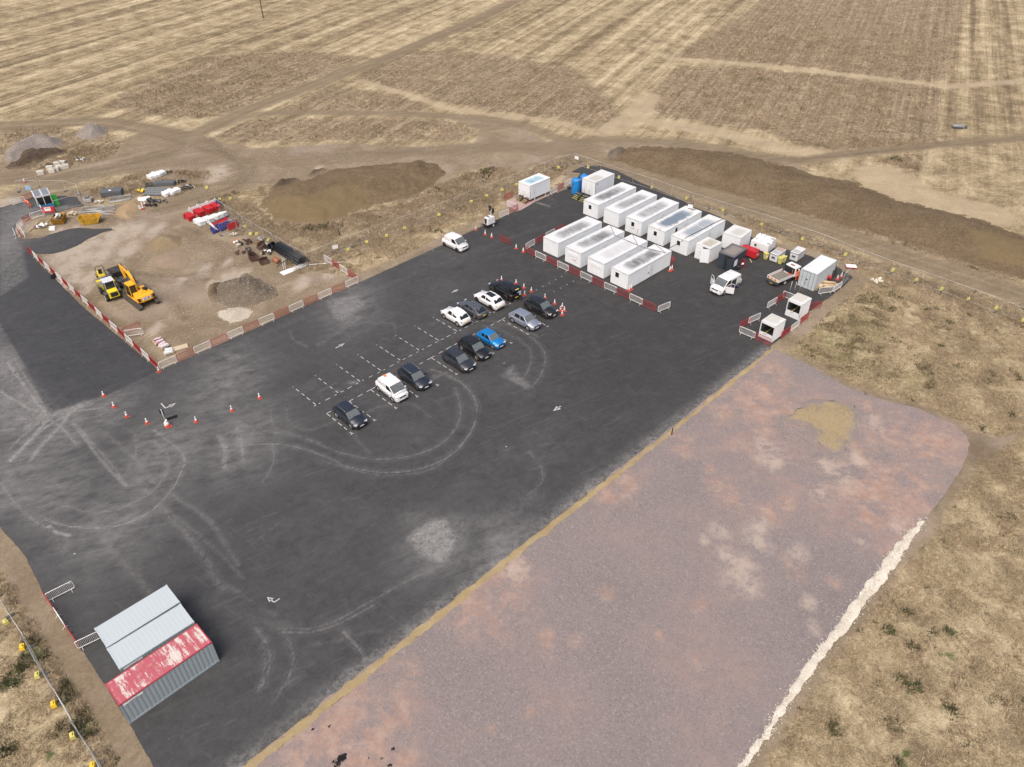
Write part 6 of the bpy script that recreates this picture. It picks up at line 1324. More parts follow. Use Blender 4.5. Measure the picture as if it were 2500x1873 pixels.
genset(G('g1', 680, 815), math.radians(46), 1.25, 3.0, 1.45, 'white generator in the middle of the plant row, behind the red one', CW, BLACK)
r_ = genset(G('g1', 290, 1000), math.radians(46), 1.3, 2.7, 1.35, 'glossy red compressor beside the dark container', PRED, BLACK, 'compressor', 'compressor')
b = MB(); b.prism([(.35, .70), (.75, .70), (.55, 1.05)], -.05, -.03, 'Y'); b.build('warning_triangle', CONE_W, r_)
b = MB(); b.box((1.7, -.6, .05), (.12, 1.0, .08)) ; o = b.build('timber_bearer', WOOD, None); q = G('g1', 120, 1010); o.location = (q.x-1.5, q.y+.6, .03); tag(o, 'length of timber on the tarmac in front of the red compressor', 'timber')
def bunded(near, yaw, L, W, Hh, label, lidm):
    t = empty('bunded_tank', (near.x, near.y, .03), yaw, label, 'tank')
    b = MB(); b.box((L/2, W/2, Hh/2+.08), (L*.92, W*.92, Hh-.1), top=(1.08, 1.08)); b.build('body', CW, t, .05)
    for k, m in enumerate((DGREY if False else M('grey_lid', (.42, .44, .45), .5), lidm)): b = MB(); b.box((L*(.27+.47*k), W/2, Hh+.02), (L*.42, W*.86, .06)); b.build('lid', m, t)
    b = MB(); b.box((-.0, W/2, Hh-.05), (.07, W, .07)); b.box((L/2, 0.0, Hh-.05), (L, .07, .07)); b.box((-.01, W*.5, Hh*.6), (.05, W*.4, .25)); b.build('strap', DGREY, t)
    for x in (.25, L-.25):
        for y in (.2, W-.2): b = MB(); b.box((x, y, .06), (.2, .2, .12)); b.build('foot', DGREY, t)
bunded(G('g1', 975, 1105), math.radians(46), 2.5, 1.3, 1.35, 'white bunded tank with a pinkish rear lid behind the yellow bins', M('pinkish_lid', (.42, .31, .27), .7))
bunded(G('g1', 1620, 1075), math.radians(46), 2.4, 1.3, 1.4, 'white bunded tank partly hidden behind the truck cab', M('white_lid', (.66, .66, .65), .6))
def bin_(c, x, y, rz, label):
    def f(t):
        b = MB(); b.box((0, 0, .52), (.46, .50, .9), top=(1.2, 1.25)); b.build('body', YBLOCK, t, .03)
        b = MB(); b.box((0, 0, 1.02), (.62, .72, .08)); b.build('lid', YBLOCK, t, .03)
        for s in (1, -1): b = MB(); b.lathe([(.10, -.03), (.10, .03)], (s*.2, .27, .1), 10, 'X'); b.build('wheel', RUBBER, t)
        b = MB(); b.box((0, -.29, .6), (.26, .02, .3)); b.build('sticker', CONE_W, t)
    stand('wheelie_bin', c, x, y, rz, label, 'wheelie bin', f, .03, group='yellow wheelie bins')
bin_('g1', 625, 955, 20, 'single yellow wheelie bin before the white generator'); bin_('g1', 1085, 1105, 46, 'left yellow wheelie bin of the pair by the bunded tank'); bin_('g1', 1190, 1055, 46, 'right yellow wheelie bin of the pair by the bunded tank')
# lighting tower
q = G('g5', 585, 860); t = empty('lighting_tower', (q.x, q.y, .03), math.radians(42), 'mobile lighting tower with a white body and a cluster of black lamps', 'lighting tower')
b = MB(); b.box((0, 0, 1.05), (1.65, 1.05, 1.15), top=(.86, .9)); b.build('body', CW, t, .10, 3)
b = MB(); b.box((-.80, 0, 1.05), (.08, .5, .8)); b.build('grille', BLACK, t); b = MB(); b.box((-.2, 0, 1.64), (.3, .7, .02)); b.build('top_vent', DGREY, t)
b = MB(); b.box((0, 0, .36), (2.0, 1.2, .18)); b.tube([(1.0, 0, .36), (2.0, 0, .4)], .06, 6); b.tube([(1.0, .5, .36), (1.6, 0, .38)], .04, 5); b.tube([(1.0, -.5, .36), (1.6, 0, .38)], .04, 5)
for s in (1, -1):
    for x in (-.9, .9): b.tube([(x, s*.6, .4), (x, s*.95, .4), (x, s*.95, .02)], .035, 5)
b.build('trailer_frame', BLACK, t)
for s in (1, -1): wheel(t, .15, s*.72, .30, .2, GALV, s)
b = MB(); b.tube([(.45, 0, 1.6), (.45, 0, 2.9)], .07, 8); b.build('mast', GALV, t)
for k, (a, z) in enumerate([(-.55, 2.9), (.55, 2.9), (-.5, 2.45), (.5, 2.45), (0, 3.0), (0, 2.2)]):
    b = MB(); b.tube([(.45, 0, z), (.45, a, z)], .025, 4); b.box((.45+(.15 if k % 2 else -.15), a, z), (.20, .38, .34), rz=.5*k); b.build('lamp_head', BLACK, t)
# dark bits round the dark container
def f(t): b = MB(); b.lathe([(.38, 0), (.42, .15), (.42, .55), (.38, .6)], n=16); b.build('drum', BLACK, t)
stand('cable_drum', 'g3', 1440, 1260, 0, 'black drum by the corner of the dark container', 'drum', f, .03)
def f(t):
    b = MB(); b.tube([(0, -.3, .1), (0, -.3, 1.0), (0, 0, 1.35), (0, .3, 1.0), (0, .3, .1)], .05, 6, True); b.tube([(.3, -.2, .1), (0, 0, 1.0), (.3, .2, .1)], .035, 5); b.build('frame', PRED, t)
    b = MB(); b.lathe([(.06, 0), (.16, .35), (.17, .37)], (-.25, 0, .5), 10, 'X'); b.lathe([(.12, -.05), (.12, .05)], (-.4, 0, .15), 10, 'Y'); b.build('white_part', CONE_W, t)
stand('trolley', 'g3', 1580, 1200, 40, 'red hand trolley with a white end beside the dark container', 'trolley', f, .03)
def f(t): b = MB(); b.tube([(0, -.25, 0), (0, -.25, 1.9), (0, .25, 1.9), (0, .25, 0)], .03, 5); [b.tube([(0, -.25, z), (0, .25, z)], .02, 4) for z in (.5, .9, 1.3)]; b.box((0, 0, 1.55), (.04, .42, .5)); b.build('frame', BRED, t)
stand('sign_trolley', 'c0', 2085, 835, 40, 'tall red sign frame at the far end of the nearest cabin', 'sign frame', f, .03)
def f(t):
    b = MB(); b.lathe([(.42, -.04), (.42, .04)], (0, -.2, .5), 16, 'Y'); b.lathe([(.42, -.04), (.42, .04)], (0, .2, .5), 16, 'Y'); b.lathe([(.2, -.2), (.2, .2)], (0, 0, .5), 12, 'Y'); b.build('reel', PRED, t); b = MB(); b.box((0, 0, .05), (.7, .5, .08)); b.build('stand', DGREY, t)
stand('hose_reel', 'g2', 1610, 690, 60, 'red hose reel behind the timber rolls', 'hose reel', f, .03)
for i, (x, y, h_, rz, lb) in enumerate([(1560, 830, .14, 38, 'rightmost long beige roll'), (1640, 800, .14, 38, 'farthest long beige roll'), (1480, 860, .14, 30, 'middle beige roll'), (1390, 880, .14, 60, 'leftmost squat beige roll'), (1570, 800, .40, 36, 'topmost beige roll on the stack')]):
    b = MB(); b.lathe([(.02, -1.0), (.17, -1.0), (.17, 1.0), (.02, 1.0)] if i != 3 else [(.02, -.4), (.3, -.4), (.3, .4), (.02, .4)], (0, 0, 0), 14, 'X'); o = b.build('matting_roll', WOOD, None); q = G('g2', x, y); o.location = (q.x, q.y, h_+.06+(.15 if i == 3 else 0)); o.rotation_euler = (0, 0, math.radians(-12+rz-38)); tag(o, lb+' beside the grey container', 'roll', 'beige rolls piled beside the grey container')
b = MB()
for k in range(14): a = k*.7; b.tube([(rs.uniform(-.5, .3), rs.uniform(-.3, .3), .05+k*.02), (rs.uniform(-.3, .5), rs.uniform(-.3, .3), .08+k*.02)], .03, 4)
o = b.build('timber_offcuts', WOOD, None); q = G('g2', 1270, 930); o.location = (q.x, q.y, .03); tag(o, 'loose timber offcuts at the corner of the grey container', 'timber')
b = MB(); b.box((0, 0, .55), (1.5, .5, 1.1), top=(.8, .6)); b.build; o = b.build('covered_stack', M('dark_netting', (.035, .035, .03), .95), None, .08); q = G('g2', 1720, 560); o.location = (q.x, q.y, .03); o.rotation_euler = (0, 0, .78); tag(o, 'dark netting covered stack behind the grey container', 'stack')
for x, y, lb in ((600, 1000, 'left'), (715, 1000, 'middle'), (845, 985, 'right')): b = MB(); b.tube([(0, 0, 0), (.05, .03, 1.75)], .03, 5); o = b.build('pole', GALV, None); q = G('g2', x, y); o.location = (q.x, q.y, .03); tag(o, lb+' one of three thin poles standing behind the far booth', 'pole', 'three thin poles behind the far booth')
def board(c, x, y, rz, label, tilt=0, z=.25):
    b = MB(); b.box((0, 0, 0), (1.5, 1.0, .05)); o = b.build('sign_board', CONE_W, None); e = MB(); e.box((0, -.5, -.02), (1.55, .06, .1)); e.box((-.75, 0, -.02), (.06, 1.0, .1)); e.build('red_edge', PRED, o)
    q = G(c, x, y); o.location = (q.x, q.y, z); o.rotation_euler = (tilt, 0, math.radians(rz)); return tag(o, label, 'sign')
board('c2', 2085, 628, -10, 'white sign board with red edges lying in the grass behind the grey container')

# fallen black sign frames on the open tarmac
def f(t):
    b = MB(); b.box((.55, .45, .75), (1.35, .06, .38), rz=.52); b.build('sign_panel', BLACK, t); b = MB(); b.tube([(0, 0, .1), (-.35, .55, 1.9)], .03, 5); b.build('pole', GALV, t)
    for s in (-1, 1): b = MB(); b.box((-.33+s*.17, .53, 1.55), (.14, .05, .55)); b.build('small_panel', BLACK, t)
    b = MB(); b.box((0, 0, .28), (.35, .35, .5)); b.build('base_box', CONE_W, t); b = MB(); b.lathe([(.3, 0), (.28, .12)], n=10); b.build('base', CONE_R, t)
    b = MB(); b.tube([(1.1, .7, .9), (1.3, .3, .0)], .02, 4); b.build('leg', DGREY, t)
stand('sign_stand', 'e7', 660, 1420, 0, 'black sign panels on a pole with a cone base amid the open cone row', 'sign', f, .03)

# ------------------------------------------------------------ compound contents
for i, (x, y) in enumerate([(370, 465), (455, 420), (475, 445), (505, 435), (520, 385), (540, 415), (566, 375), (592, 408)]):
    b = MB(); b.box((0, 0, .35), (1.15, .8, .7)); b.box((0, 0, .74), (.3, .3, .10), top=(.6, .6)); o = b.build('concrete_block', CONC, None, .03); q = G('a0', x, y); o.location = (q.x, q.y, 0); o.rotation_euler = (0, 0, rs.uniform(-.25, .25)+.3)
    tag(o, ['single pale concrete block set apart on the left', 'second concrete block from the left, rear', 'second concrete block from the left, front', 'third concrete block from the left', 'fourth concrete block, rear', 'fourth concrete block, front', 'rearmost concrete block of the cluster', 'rightmost concrete block of the cluster'][i], 'concrete block', 'pale concrete blocks by the dark soil heap')
def skipbox(c, x, y, rz, label, m, k, fill=None, L=3.4, W=1.7, Hh=1.1):
    q = G(c, x, y); t = empty('skip', (q.x, q.y, 0), math.radians(rz), label, 'skip'); w = W/2
    b = MB(); e = .55
    o = [(-L/2+e, -w*.95, .05), (L/2-e, -w*.95, .05), (L/2-e, w*.95, .05), (-L/2+e, w*.95, .05)]; u = [(-L/2, -w, Hh), (L/2, -w, Hh), (L/2, w, Hh), (-L/2, w, Hh)]
    g = .06; i_ = [(a[0]*.97, a[1]*.92, .12) for a in o]; v = [(a[0]*.96, a[1]*.93, Hh) for a in u]; vs = o+u+i_+v; fs = [(0, 1, 2, 3), (8, 9, 10, 11)]
    for n_ in range(4): m2 = (n_+1) % 4; fs += [(n_, m2, 4+m2, 4+n_), (4+n_, 4+m2, 12+m2, 12+n_), (12+n_, 12+m2, 8+m2, 8+n_)]
    b.add(vs, fs)
    for xx in (-.9, -.3, .3, .9): b.box((xx, -w-.01, .6), (.08, .07, .9)); b.box((xx, w+.01, .6), (.08, .07, .9))
    b.build('body', m, t)
    for s in (1, -1):
        for xx in (-.8, .8): q_ = MB(); q_.lathe([(.06, -.08), (.06, .08)], (xx, s*(w+.06), .8), 8, 'Y'); q_.build('lifting_lug', DGREY, t)
    if fill:
        for j in range(16):
            f_ = MB(); f_.box((0, 0, 0), (rs.uniform(.25, .7), rs.uniform(.15, .5), rs.uniform(.08, .3)), mat=Matrix.Rotation(rs.uniform(-.5, .5), 3, 'X') @ Matrix.Rotation(rs.uniform(0, 3), 3, 'Z')); o_ = f_.build('rubbish_piece', fill[j % len(fill)], t); o_.location = (rs.uniform(-L/2+.5, L/2-.5), rs.uniform(-w+.3, w-.3), .75+rs.uniform(0, .45))
    return t
SKY_ = M('worn_yellow_skip', (.55, .32, .025), .6, 0, .75, 1.6, 0, (.10, .06, .035)); RUST = M('rusty_steel', (.075, .045, .035), .85, .1, .6, 3, 0, (.15, .085, .055)); SKB = M('amber_skip', (.42, .22, .02), .6, 0, .6, 2, 0, (.12, .07, .04))
skipbox('c6', 1545, 850, 14, 'empty yellow builders skip with worn dirty sides', SKY_, 0)
skipbox('c6', 1015, 850, 100, 'amber skip overflowing with white and pink rubbish', SKB, 1, [CONE_W, M('pinkish_waste', (.55, .36, .30), .8), M('card_brown', (.35, .24, .14), .9), BLACK, CONE_W], 2.6, 1.7, 1.1)
def stack(c, x, y, rz, label, m, dims, n, off=(0, 0), name='panel_stack', cat='panel stack', tilt=0):
    q = G(c, x, y); t = empty(name, (q.x, q.y, 0), math.radians(rz), label, cat)
    for i in range(n): b = MB(); b.box((0, 0, 0), dims); o = b.build('panel', m, t, .015 if dims[2] > .08 else 0); o.location = (off[0]*i+rs.uniform(-.05, .05), off[1]*i+rs.uniform(-.03, .03), dims[2]*.6+i*dims[2]*1.12); o.rotation_euler = (tilt, 0, rs.uniform(-.02, .02))
    return t
PGREY = M('grey_panel', (.13, .145, .155), .6, .3, .3); PG2 = M('mid_grey_panel', (.22, .235, .245), .6, .3, .3)
stack('c6', 1900, 380, 14, 'high stack of grey mesh panels near the hut end of the store area', PGREY, (3.4, 1.9, .07), 11)
b = MB(); b.box((0, 0, 0), (.45, .35, .02)); o = b.build('paper_sheet', CONE_W, None); q = G('c6', 1855, 315, .9); o.location = (q.x, q.y, .97); tag(o, 'white sheet lying on top of the high grey panel stack', 'sheet')
def meshpanel(c, x, y, rz, label, n=1, z=.1):
    q = G(c, x, y); t = empty('fence_section', (q.x, q.y, z), math.radians(rz), label, 'mesh panel')
    for i in range(n):
        b = MB(); b.tube([(-1.7, -1, 0), (1.7, -1, 0), (1.7, 1, 0), (-1.7, 1, 0)], .03, 5, True); o = b.build('frame', GALV, t); w_ = MB()
        for k in range(21): w_.tube([(-1.6+k*.16, -1, 0), (-1.6+k*.16, 1, 0)], .008, 3, cap=False)
        for k in range(5): w_.tube([(-1.7, -.8+k*.4, 0), (1.7, -.8+k*.4, 0)], .008, 3, cap=False)
        w2 = w_.build('wire_mesh', MESHG, t); a = rs.uniform(-.12, .12)
        for q_ in (o, w2): q_.location.z = i*.06; q_.rotation_euler = (0, 0, a)
meshpanel('c6', 2030, 465, 22, 'flat grey mesh panels lying before the high stack', 4); meshpanel('c6', 1560, 640, 8, 'loose mesh panels scattered behind the yellow skip, left ones', 3); meshpanel('c6', 1750, 650, 28, 'loose mesh panels scattered behind the yellow skip, right ones', 3)
for i in range(9): b = MB(); b.tube([(-1.4, 0, 0), (1.4, 0, 0)], .035, 5); o = b.build('scaffold_tube', GALV, None); q = G('c6', 1640+rs.uniform(-90, 190), 690+rs.uniform(-40, 40)); o.location = (q.x, q.y, .1+i*.03); o.rotation_euler = (0, 0, rs.uniform(-.5, .4)); tag(o, 'loose grey scaffold tube in the scatter behind the yellow skip', 'tube', 'loose tubes behind the yellow skip')
def f(t): b = MB(); b.box((0, 0, .35), (1.2, 1.0, .6), top=(1.1, 1.1)); b.build('body', M('grey_tub', (.42, .43, .42), .7), t, .04); b = MB(); b.box((0, 0, .68), (.9, .7, .05)); b.build('dark_fill', DGREY, t)
stand('mixing_tub', 'c6', 1495, 500, 10, 'pale grey tub standing on the dark patch right of the hut', 'tub', f)
stack('c7', 950, 305, 4, 'low stack of dark grey panels beneath the black box', PGREY, (3.6, 1.3, .09), 7)
for i in range(8):
    b = MB(); b.box((0, 0, 0), (4.3, .30, .16)); o = b.build('grey_beam', PG2 if i % 2 else PGREY, None, .02); a = G('c7', 850, 415); o.location = (a.x-.05*i, a.y-1.1+i*.36, .12+.02*i); o.rotation_euler = (.2, 0, -.10); tag(o, ORD[i]+' long grey beam from the front of the fanned beams', 'beam', 'fanned grey beams')
def lump(c, x, y, label, m, r=.6, n=14, cat='pile', name='loose_pile', sx=1.0, cubes=True):
    q = G(c, x, y); b = MB(); st_ = np.random.RandomState(int(x+y))
    for i in range(n):
        p = (st_.uniform(-r, r)*sx, st_.uniform(-r, r)*.7, .12+st_.uniform(0, .35))
        R = Matrix.Rotation(st_.uniform(-1, 1), 3, 'X') @ Matrix.Rotation(st_.uniform(0, 3), 3, 'Z'); b.cur = i % (len(m) if isinstance(m, list) else 1)
        if cubes: b.box(p, (st_.uniform(.2, .5), st_.uniform(.15, .4), st_.uniform(.1, .3)), mat=R)
        else:
            cc = Vector(p); a0 = st_.uniform(.2, .45); b.tube([cc+R @ Vector((a0*math.cos(a), a0*math.sin(a), 0)) for a in np.linspace(0, 2*PI, 11)[:-1]], .045, 4, True)
    o = b.build(name, m, None, .03 if cubes else 0); o.location = (q.x, q.y, 0); return tag(o, label, cat)
lump('c7', 620, 400, 'heap of yellow ballast blocks beside the grey beams', [YBLOCK, OBLOCK], .6, 14, 'block pile', 'block_pile')
lump('c7', 745, 320, 'black folded sheeting at the end of the low grey stack', BLACK, .9, 16, 'sheeting', 'folded_sheeting'); lump('c7', 1195, 270, 'black crate on the right end of the low grey stack', BLACK, .6, 9, 'crate', 'crate')
lump('c7', 1270, 350, 'tangle of grey and black coiled cables', [BLACK, GALV, BLACK], .9, 18, 'cable coils', 'cable_coils', 1.2, False); lump('c7', 860, 540, 'long heap of black plastic pipe fittings beside the sand', [BLACK, DGREY], .8, 34, 'pipe fittings', 'pipe_fittings', 2.4)
lump('c7', 760, 600, 'lower tail of the black pipe fittings near the cones', BLACK, .5, 14, 'pipe fittings', 'pipe_fittings', 1.8); lump('c7', 600, 645, 'small grey blocks at the tip of the black fittings', M('pale_grey_block', (.45, .47, .47), .8), .3, 5, 'blocks', 'small_blocks')
lump('c6', 690, 935, 'white and dark rubbish heap inside the island barriers', [CONE_W, M('dull_purple', (.16, .11, .15), .7), CONE_W], .8, 14, 'rubbish', 'rubbish_heap'); lump('c6', 1675, 525, 'crumpled cream sacks behind the yellow skip', CONC, .6, 10, 'sacks', 'sack_heap'); lump('c6', 1235, 715, 'pale timber and rubble scraps between the skips', [WOOD, CONC], .9, 14, 'scraps', 'scrap_timber')
lump('a0', 728, 340, 'white junk by the concrete blocks', [CONE_W, DGREY], .6, 7, 'junk', 'junk_pile')
for (x, y), lb in zip([(890, 950), (885, 985)], ['rear', 'front']): b = MB(); b.box((0, 0, .15), (.9, .35, .3)); o = b.build('white_box', CONE_W, None, .02); q = G('c6', x, y); o.location = (q.x, q.y, 0); o.rotation_euler = (0, 0, .1); tag(o, lb+' one of two white boxes before the amber skip', 'box')
for (a, b_), lb in zip([((490, 1020), (650, 850)), ((750, 900), (840, 820)), ((430, 830), (510, 770))], ['longest', 'middle', 'shortest']):
    p, q = G('c6', *a), G('c6', *b_); m_ = MB(); m_.box((0, 0, .06), ((q-p).length, .12, .08)); o = m_.build('plank', WOOD, None); o.location = ((p.x+q.x)/2, (p.y+q.y)/2, .02); o.rotation_euler = (0, 0, math.atan2(q.y-p.y, q.x-p.x)); tag(o, lb+' loose plank inside the island barriers', 'plank')
# plastic barriers piled on their sides
def pbar(m):
    b = MB(); b.box((0, 0, 0), (2.0, 1.0, .09)); b.box((0, -.46, .07), (1.7, .07, .06)); b.box((0, .46, .07), (1.7, .07, .06))
    for k in range(7): b.box((-.78+k*.26, 0, .055), (.07, .7, .04))
    for s in (-1, 1): b.box((s*.7, .6, 0), (.12, .3, .10)); b.box((s*.7, -.55, 0), (.10, .2, .08))
    return b.build('plastic_barrier', m, None, .03)
PB = {}
def pile(c, x, y, rz, n, m, tilt, lb, dz=.13, dx=(0, 0), z0=.12, roll=0.0):
    q = G(c, x, y); a = math.radians(rz)
    for i in range(n):
        k = m[i % len(m)]
        if k.name in PB: o = PB[k.name].copy(); col.objects.link(o)
        else: o = PB[k.name] = pbar(k)
        o.location = (q.x+dx[0]*i+rs.uniform(-.02, .02), q.y+dx[1]*i+rs.uniform(-.02, .02), z0+i*dz); o.rotation_euler = (tilt, roll, a)
        tag(o, '%s barrier from the bottom, %s' % (ORD[i], lb) if n > 1 else lb, 'barrier', 'plastic barriers stored in piles')
PW = M('white_plastic', (.82, .83, .83), .45, 0, .06, 2)
ax_ = G('g6', 1130, 420)-G('g6', 330, 720); r1 = math.degrees(math.atan2(ax_.y, ax_.x)); ex = ax_.normalized(); ey = Vector((-ex.y, ex.x, 0))
for i, (x, y) in enumerate([(350, 760), (670, 610), (960, 510), (1200, 420)]): pile('g6', x, y, r1+90, 5, [PRED], 0, 'red pile %s' % ['nearest the sand', 'second along', 'third along', 'at the fence end'][i], .17, z0=.1)
for i in range(3): pile('g6', 500+i*300, 560-i*105, r1, 1, [PW], PI/2-.1, 'white barrier standing behind the red piles, %s' % ['left', 'middle', 'right'][i], z0=.62)
pile('g6', 1290, 330, r1+60, 2, [PBLUE], 1.2, 'navy pair at the far end of the red piles', dx=(.2, .1), z0=.5)
for i, (x, y, r_) in enumerate([(680, 930, 0), (960, 850, 6), (1220, 760, 12), (1400, 700, 18)]): pile('g6', x, y, r1+90+r_, 5, [PW], .05, 'white pile %s' % ['nearest the sand', 'second along', 'third along', 'leaning at the fence end'][i], .15, z0=.1, roll=.10*i)
pile('g6', 1680, 900, r1+80, 5, [PG2], .5, 'dark grey fan beside the red and navy pile', .05, (.18, -.02), .35)
for i, (x, y) in enumerate([(1250, 1180), (1500, 1090)]): pile('g6', x, y, r1+8, 2, [PBLUE], .9, 'navy %s of the mixed pile' % ['left', 'right'][i], dx=(.05, .2), z0=.45)
for i, (x, y) in enumerate([(1300, 1080), (1520, 990)]): pile('g6', x, y, r1+8, 2, [PRED], .7, 'red %s of the mixed pile' % ['left', 'right'][i], .12, z0=.55)
pile('g6', 1800, 1090, r1+8, 1, [PRED], 1.45, 'single red barrier standing beside the mixed pile', z0=.6); pile('g6', 1140, 1130, r1+80, 2, [PW], 1.0, 'white end of the mixed pile', dx=(.12, 0), z0=.5)
for i, (x, y) in enumerate([(780, 195), (840, 185), (890, 170)]): pile('c7', x, y, 70, 4, [PW], .1, 'white pile far off behind the grey panels, %s' % ['left', 'middle', 'right'][i], .16)
for i, (x, y) in enumerate([(1000, 440), (1090, 420)]): pile('c7', x, y, 60, 4, [PW], .15, 'white pile beside the coiled cables, %s' % ['left', 'right'][i], .16)
pile('c7', 650, 510, 20, 1, [PW], .3, 'white barrier lying at the top of the sand heap')
# pipes, tubes and scrap by the fence
A_, B_ = G('e5', 1085, 520), G('e5', 1690, 900); d = B_-A_; n = Vector((-d.y, d.x, 0)).normalized(); Lp = d.length; PIPE = M('black_pipe', (.012, .016, .022), .45, 0, .1)
k = 0
for row, cnt in enumerate((5, 4, 3)):
    for j in range(cnt):
        b = MB(); R_o = .20; b.lathe([(.17, 0), (R_o, 0), (R_o, Lp), (.17, Lp), (.17, .3)], (0, 0, 0), 14, 'X'); o = b.build('drain_pipe', PIPE, None)
        p = A_+n*(.1+j*.41+row*.2); o.location = (p.x, p.y, .2+row*.35); o.rotation_euler = (0, 0, math.atan2(d.y, d.x)); tag(o, '%s long black pipe from the front, %s layer' % (ORD[j], ['bottom', 'middle', 'top'][row]), 'pipe', 'long black pipes stacked by the fence')
for x, y, lb in ((1060, 440, 'right'), (985, 490, 'left')): b = MB(); b.lathe([(.34, 0), (.42, 0), (.42, .9), (.34, .9), (.34, .1)], (0, 0, 0), 16, 'X'); o = b.build('pipe_ring', PIPE, None); q = G('e5', x, y); o.location = (q.x, q.y, .45); o.rotation_euler = (0, -.5, math.radians(-60)); tag(o, lb+' of two wide black pipe rings at the pipe ends', 'pipe ring')
A_, B_ = G('e5', 1330, 1140), G('e5', 1930, 900); d = B_-A_; n = Vector((-d.y, d.x, 0)).normalized()
for j in range(9): b = MB(); b.tube([(0, 0, 0), (d.length*rs.uniform(.85, 1.05), 0, 0)], .045, 6); o = b.build('white_pole', PW, None); p = A_+n*(j*.13); o.location = (p.x, p.y, .08+.02*(j % 3)); o.rotation_euler = (0, 0, math.atan2(d.y, d.x)+rs.uniform(-.02, .02)); tag(o, ORD[j]+' white pole from the front of the bundle by the fence corner', 'pole', 'bundle of white poles')
b = MB(); b.tube([(0, 0, 0), (5.2, 0, 0)], .05, 6); o = b.build('white_pole', PW, None); q = G('e5', 1940, 885); o.location = (q.x, q.y, .1); o.rotation_euler = (0, 0, .02+math.radians(8)); tag(o, 'single white pole lying in the grass beyond the fence corner', 'pole')
for j in range(3): b = MB(); b.tube([(0, 0, 0), (3.6, 0, 0)], .05, 6); o = b.build('grey_pole', GALV, None); q = G('e5', 680, 225); o.location = (q.x, q.y+j*.2, .1); o.rotation_euler = (0, 0, math.radians(-48)); tag(o, ORD[j]+' grey pole lying along the fence behind the scrap', 'pole', 'grey poles along the fence')
def bucket(c, x, y, rz, label, s=1.0):
    q = G(c, x, y); t = empty('digger_bucket', (q.x, q.y, 0), math.radians(rz), label, 'digger bucket'); b = MB(); w_ = .7*s
    prof = [(-.55, .05), (-.1, 0), (.35, .1), (.55, .45), (.45, .85), (.40, .83), (.48, .45), (.3, .16), (-.1, .06), (-.5, .11)]; prof = [(a*s, z*s) for a, z in prof]
    b.prism(prof, -w_, w_, 'Y'); pl = [(a*s, z*s) for a, z in [(-.55, .05), (-.1, 0), (.35, .1), (.55, .45), (.45, .85), (-.2, .6)]]; b.prism(pl, -w_-.03, -w_, 'Y'); b.prism(pl, w_, w_+.03, 'Y'); b.build('shell', RUST, t)
    for k in range(4): b = MB(); b.box((-.62*s, (-.5+k*.33)*s, .06), (.18, .08, .06)); b.build('tooth', RUST, t)
    b = MB(); b.box((.45*s, -.15, .9*s), (.3, .06, .3)); b.box((.45*s, .15, .9*s), (.3, .06, .3)); b.build('bracket', RUST, t)
bucket('e5', 600, 730, 200, 'large rusty digger bucket in the middle of the scrap', 1.25); bucket('e5', 860, 830, 130, 'smaller rusty digger bucket right of the large one', .9); bucket('e5', 800, 450, 40, 'rusty grab bucket beside the black bags', 1.0)
lump('e5', 400, 350, 'dark rusty scrap pile left of the pipes', [RUST, BLACK], .8, 16, 'scrap', 'scrap_pile'); lump('e5', 250, 590, 'flat rusty plates on the ground at the left of the scrap', [RUST, M('dusty_rust', (.27, .19, .15), .9)], .8, 9, 'scrap', 'scrap_plates'); lump('e5', 465, 510, 'small black crate among the scrap', [BLACK, DGREY], .4, 8, 'crate', 'crate')
lump('e5', 920, 590, 'black refuse bags beside the pipe ends', [BLACK, BLACK, CONE_W], .8, 16, 'bags', 'refuse_bags'); lump('e5', 110, 165, 'cream rag on the bare ground near the red barriers', CONC, .4, 5, 'rag', 'rag'); lump('e5', 190, 325, 'orange and white cone lying by the scrap', [M('dull_orange', (.6, .22, .10), .7), CONE_W], .35, 6, 'cone', 'fallen_cone'); lump('e5', 235, 435, 'cream stone lump in front of the scrap', CONC, .25, 4, 'stone', 'stone_lump')
b = MB(); b.lathe([(.36, 0), (.40, .1), (.40, 1.0), (.36, 1.05)], (0, 0, 0), 16, 'X'); o = b.build('copper_drum', M('copper_brown', (.32, .12, .06), .5, .2), None); q = G('e5', 1110, 790); o.location = (q.x, q.y, .42); o.rotation_euler = (0, .15, math.radians(-40)); tag(o, 'copper brown drum lying in front of the black pipes', 'drum')
def f(t): 
    b = MB(); b.tube([(-1.2, 0, .1), (.6, .2, 1.0), (1.4, .1, 1.1), (1.5, .3, .1)], .06, 5); b.tube([(.6, .2, 1.0), (.2, .9, .1)], .06, 5); b.build('frame', BLACK, t); b = MB(); b.tube([(-.2, -.9, .05), (-.35, 1.0, .9)], .03, 5); b.tube([(.1, -1.0, .05), (-.1, 1.0, .8)], .03, 5); b.build('white_leg', PW, t)
stand('steel_trestle', 'e5', 1370, 900, 10, 'black steel trestle with white legs in front of the pipes', 'trestle', f)
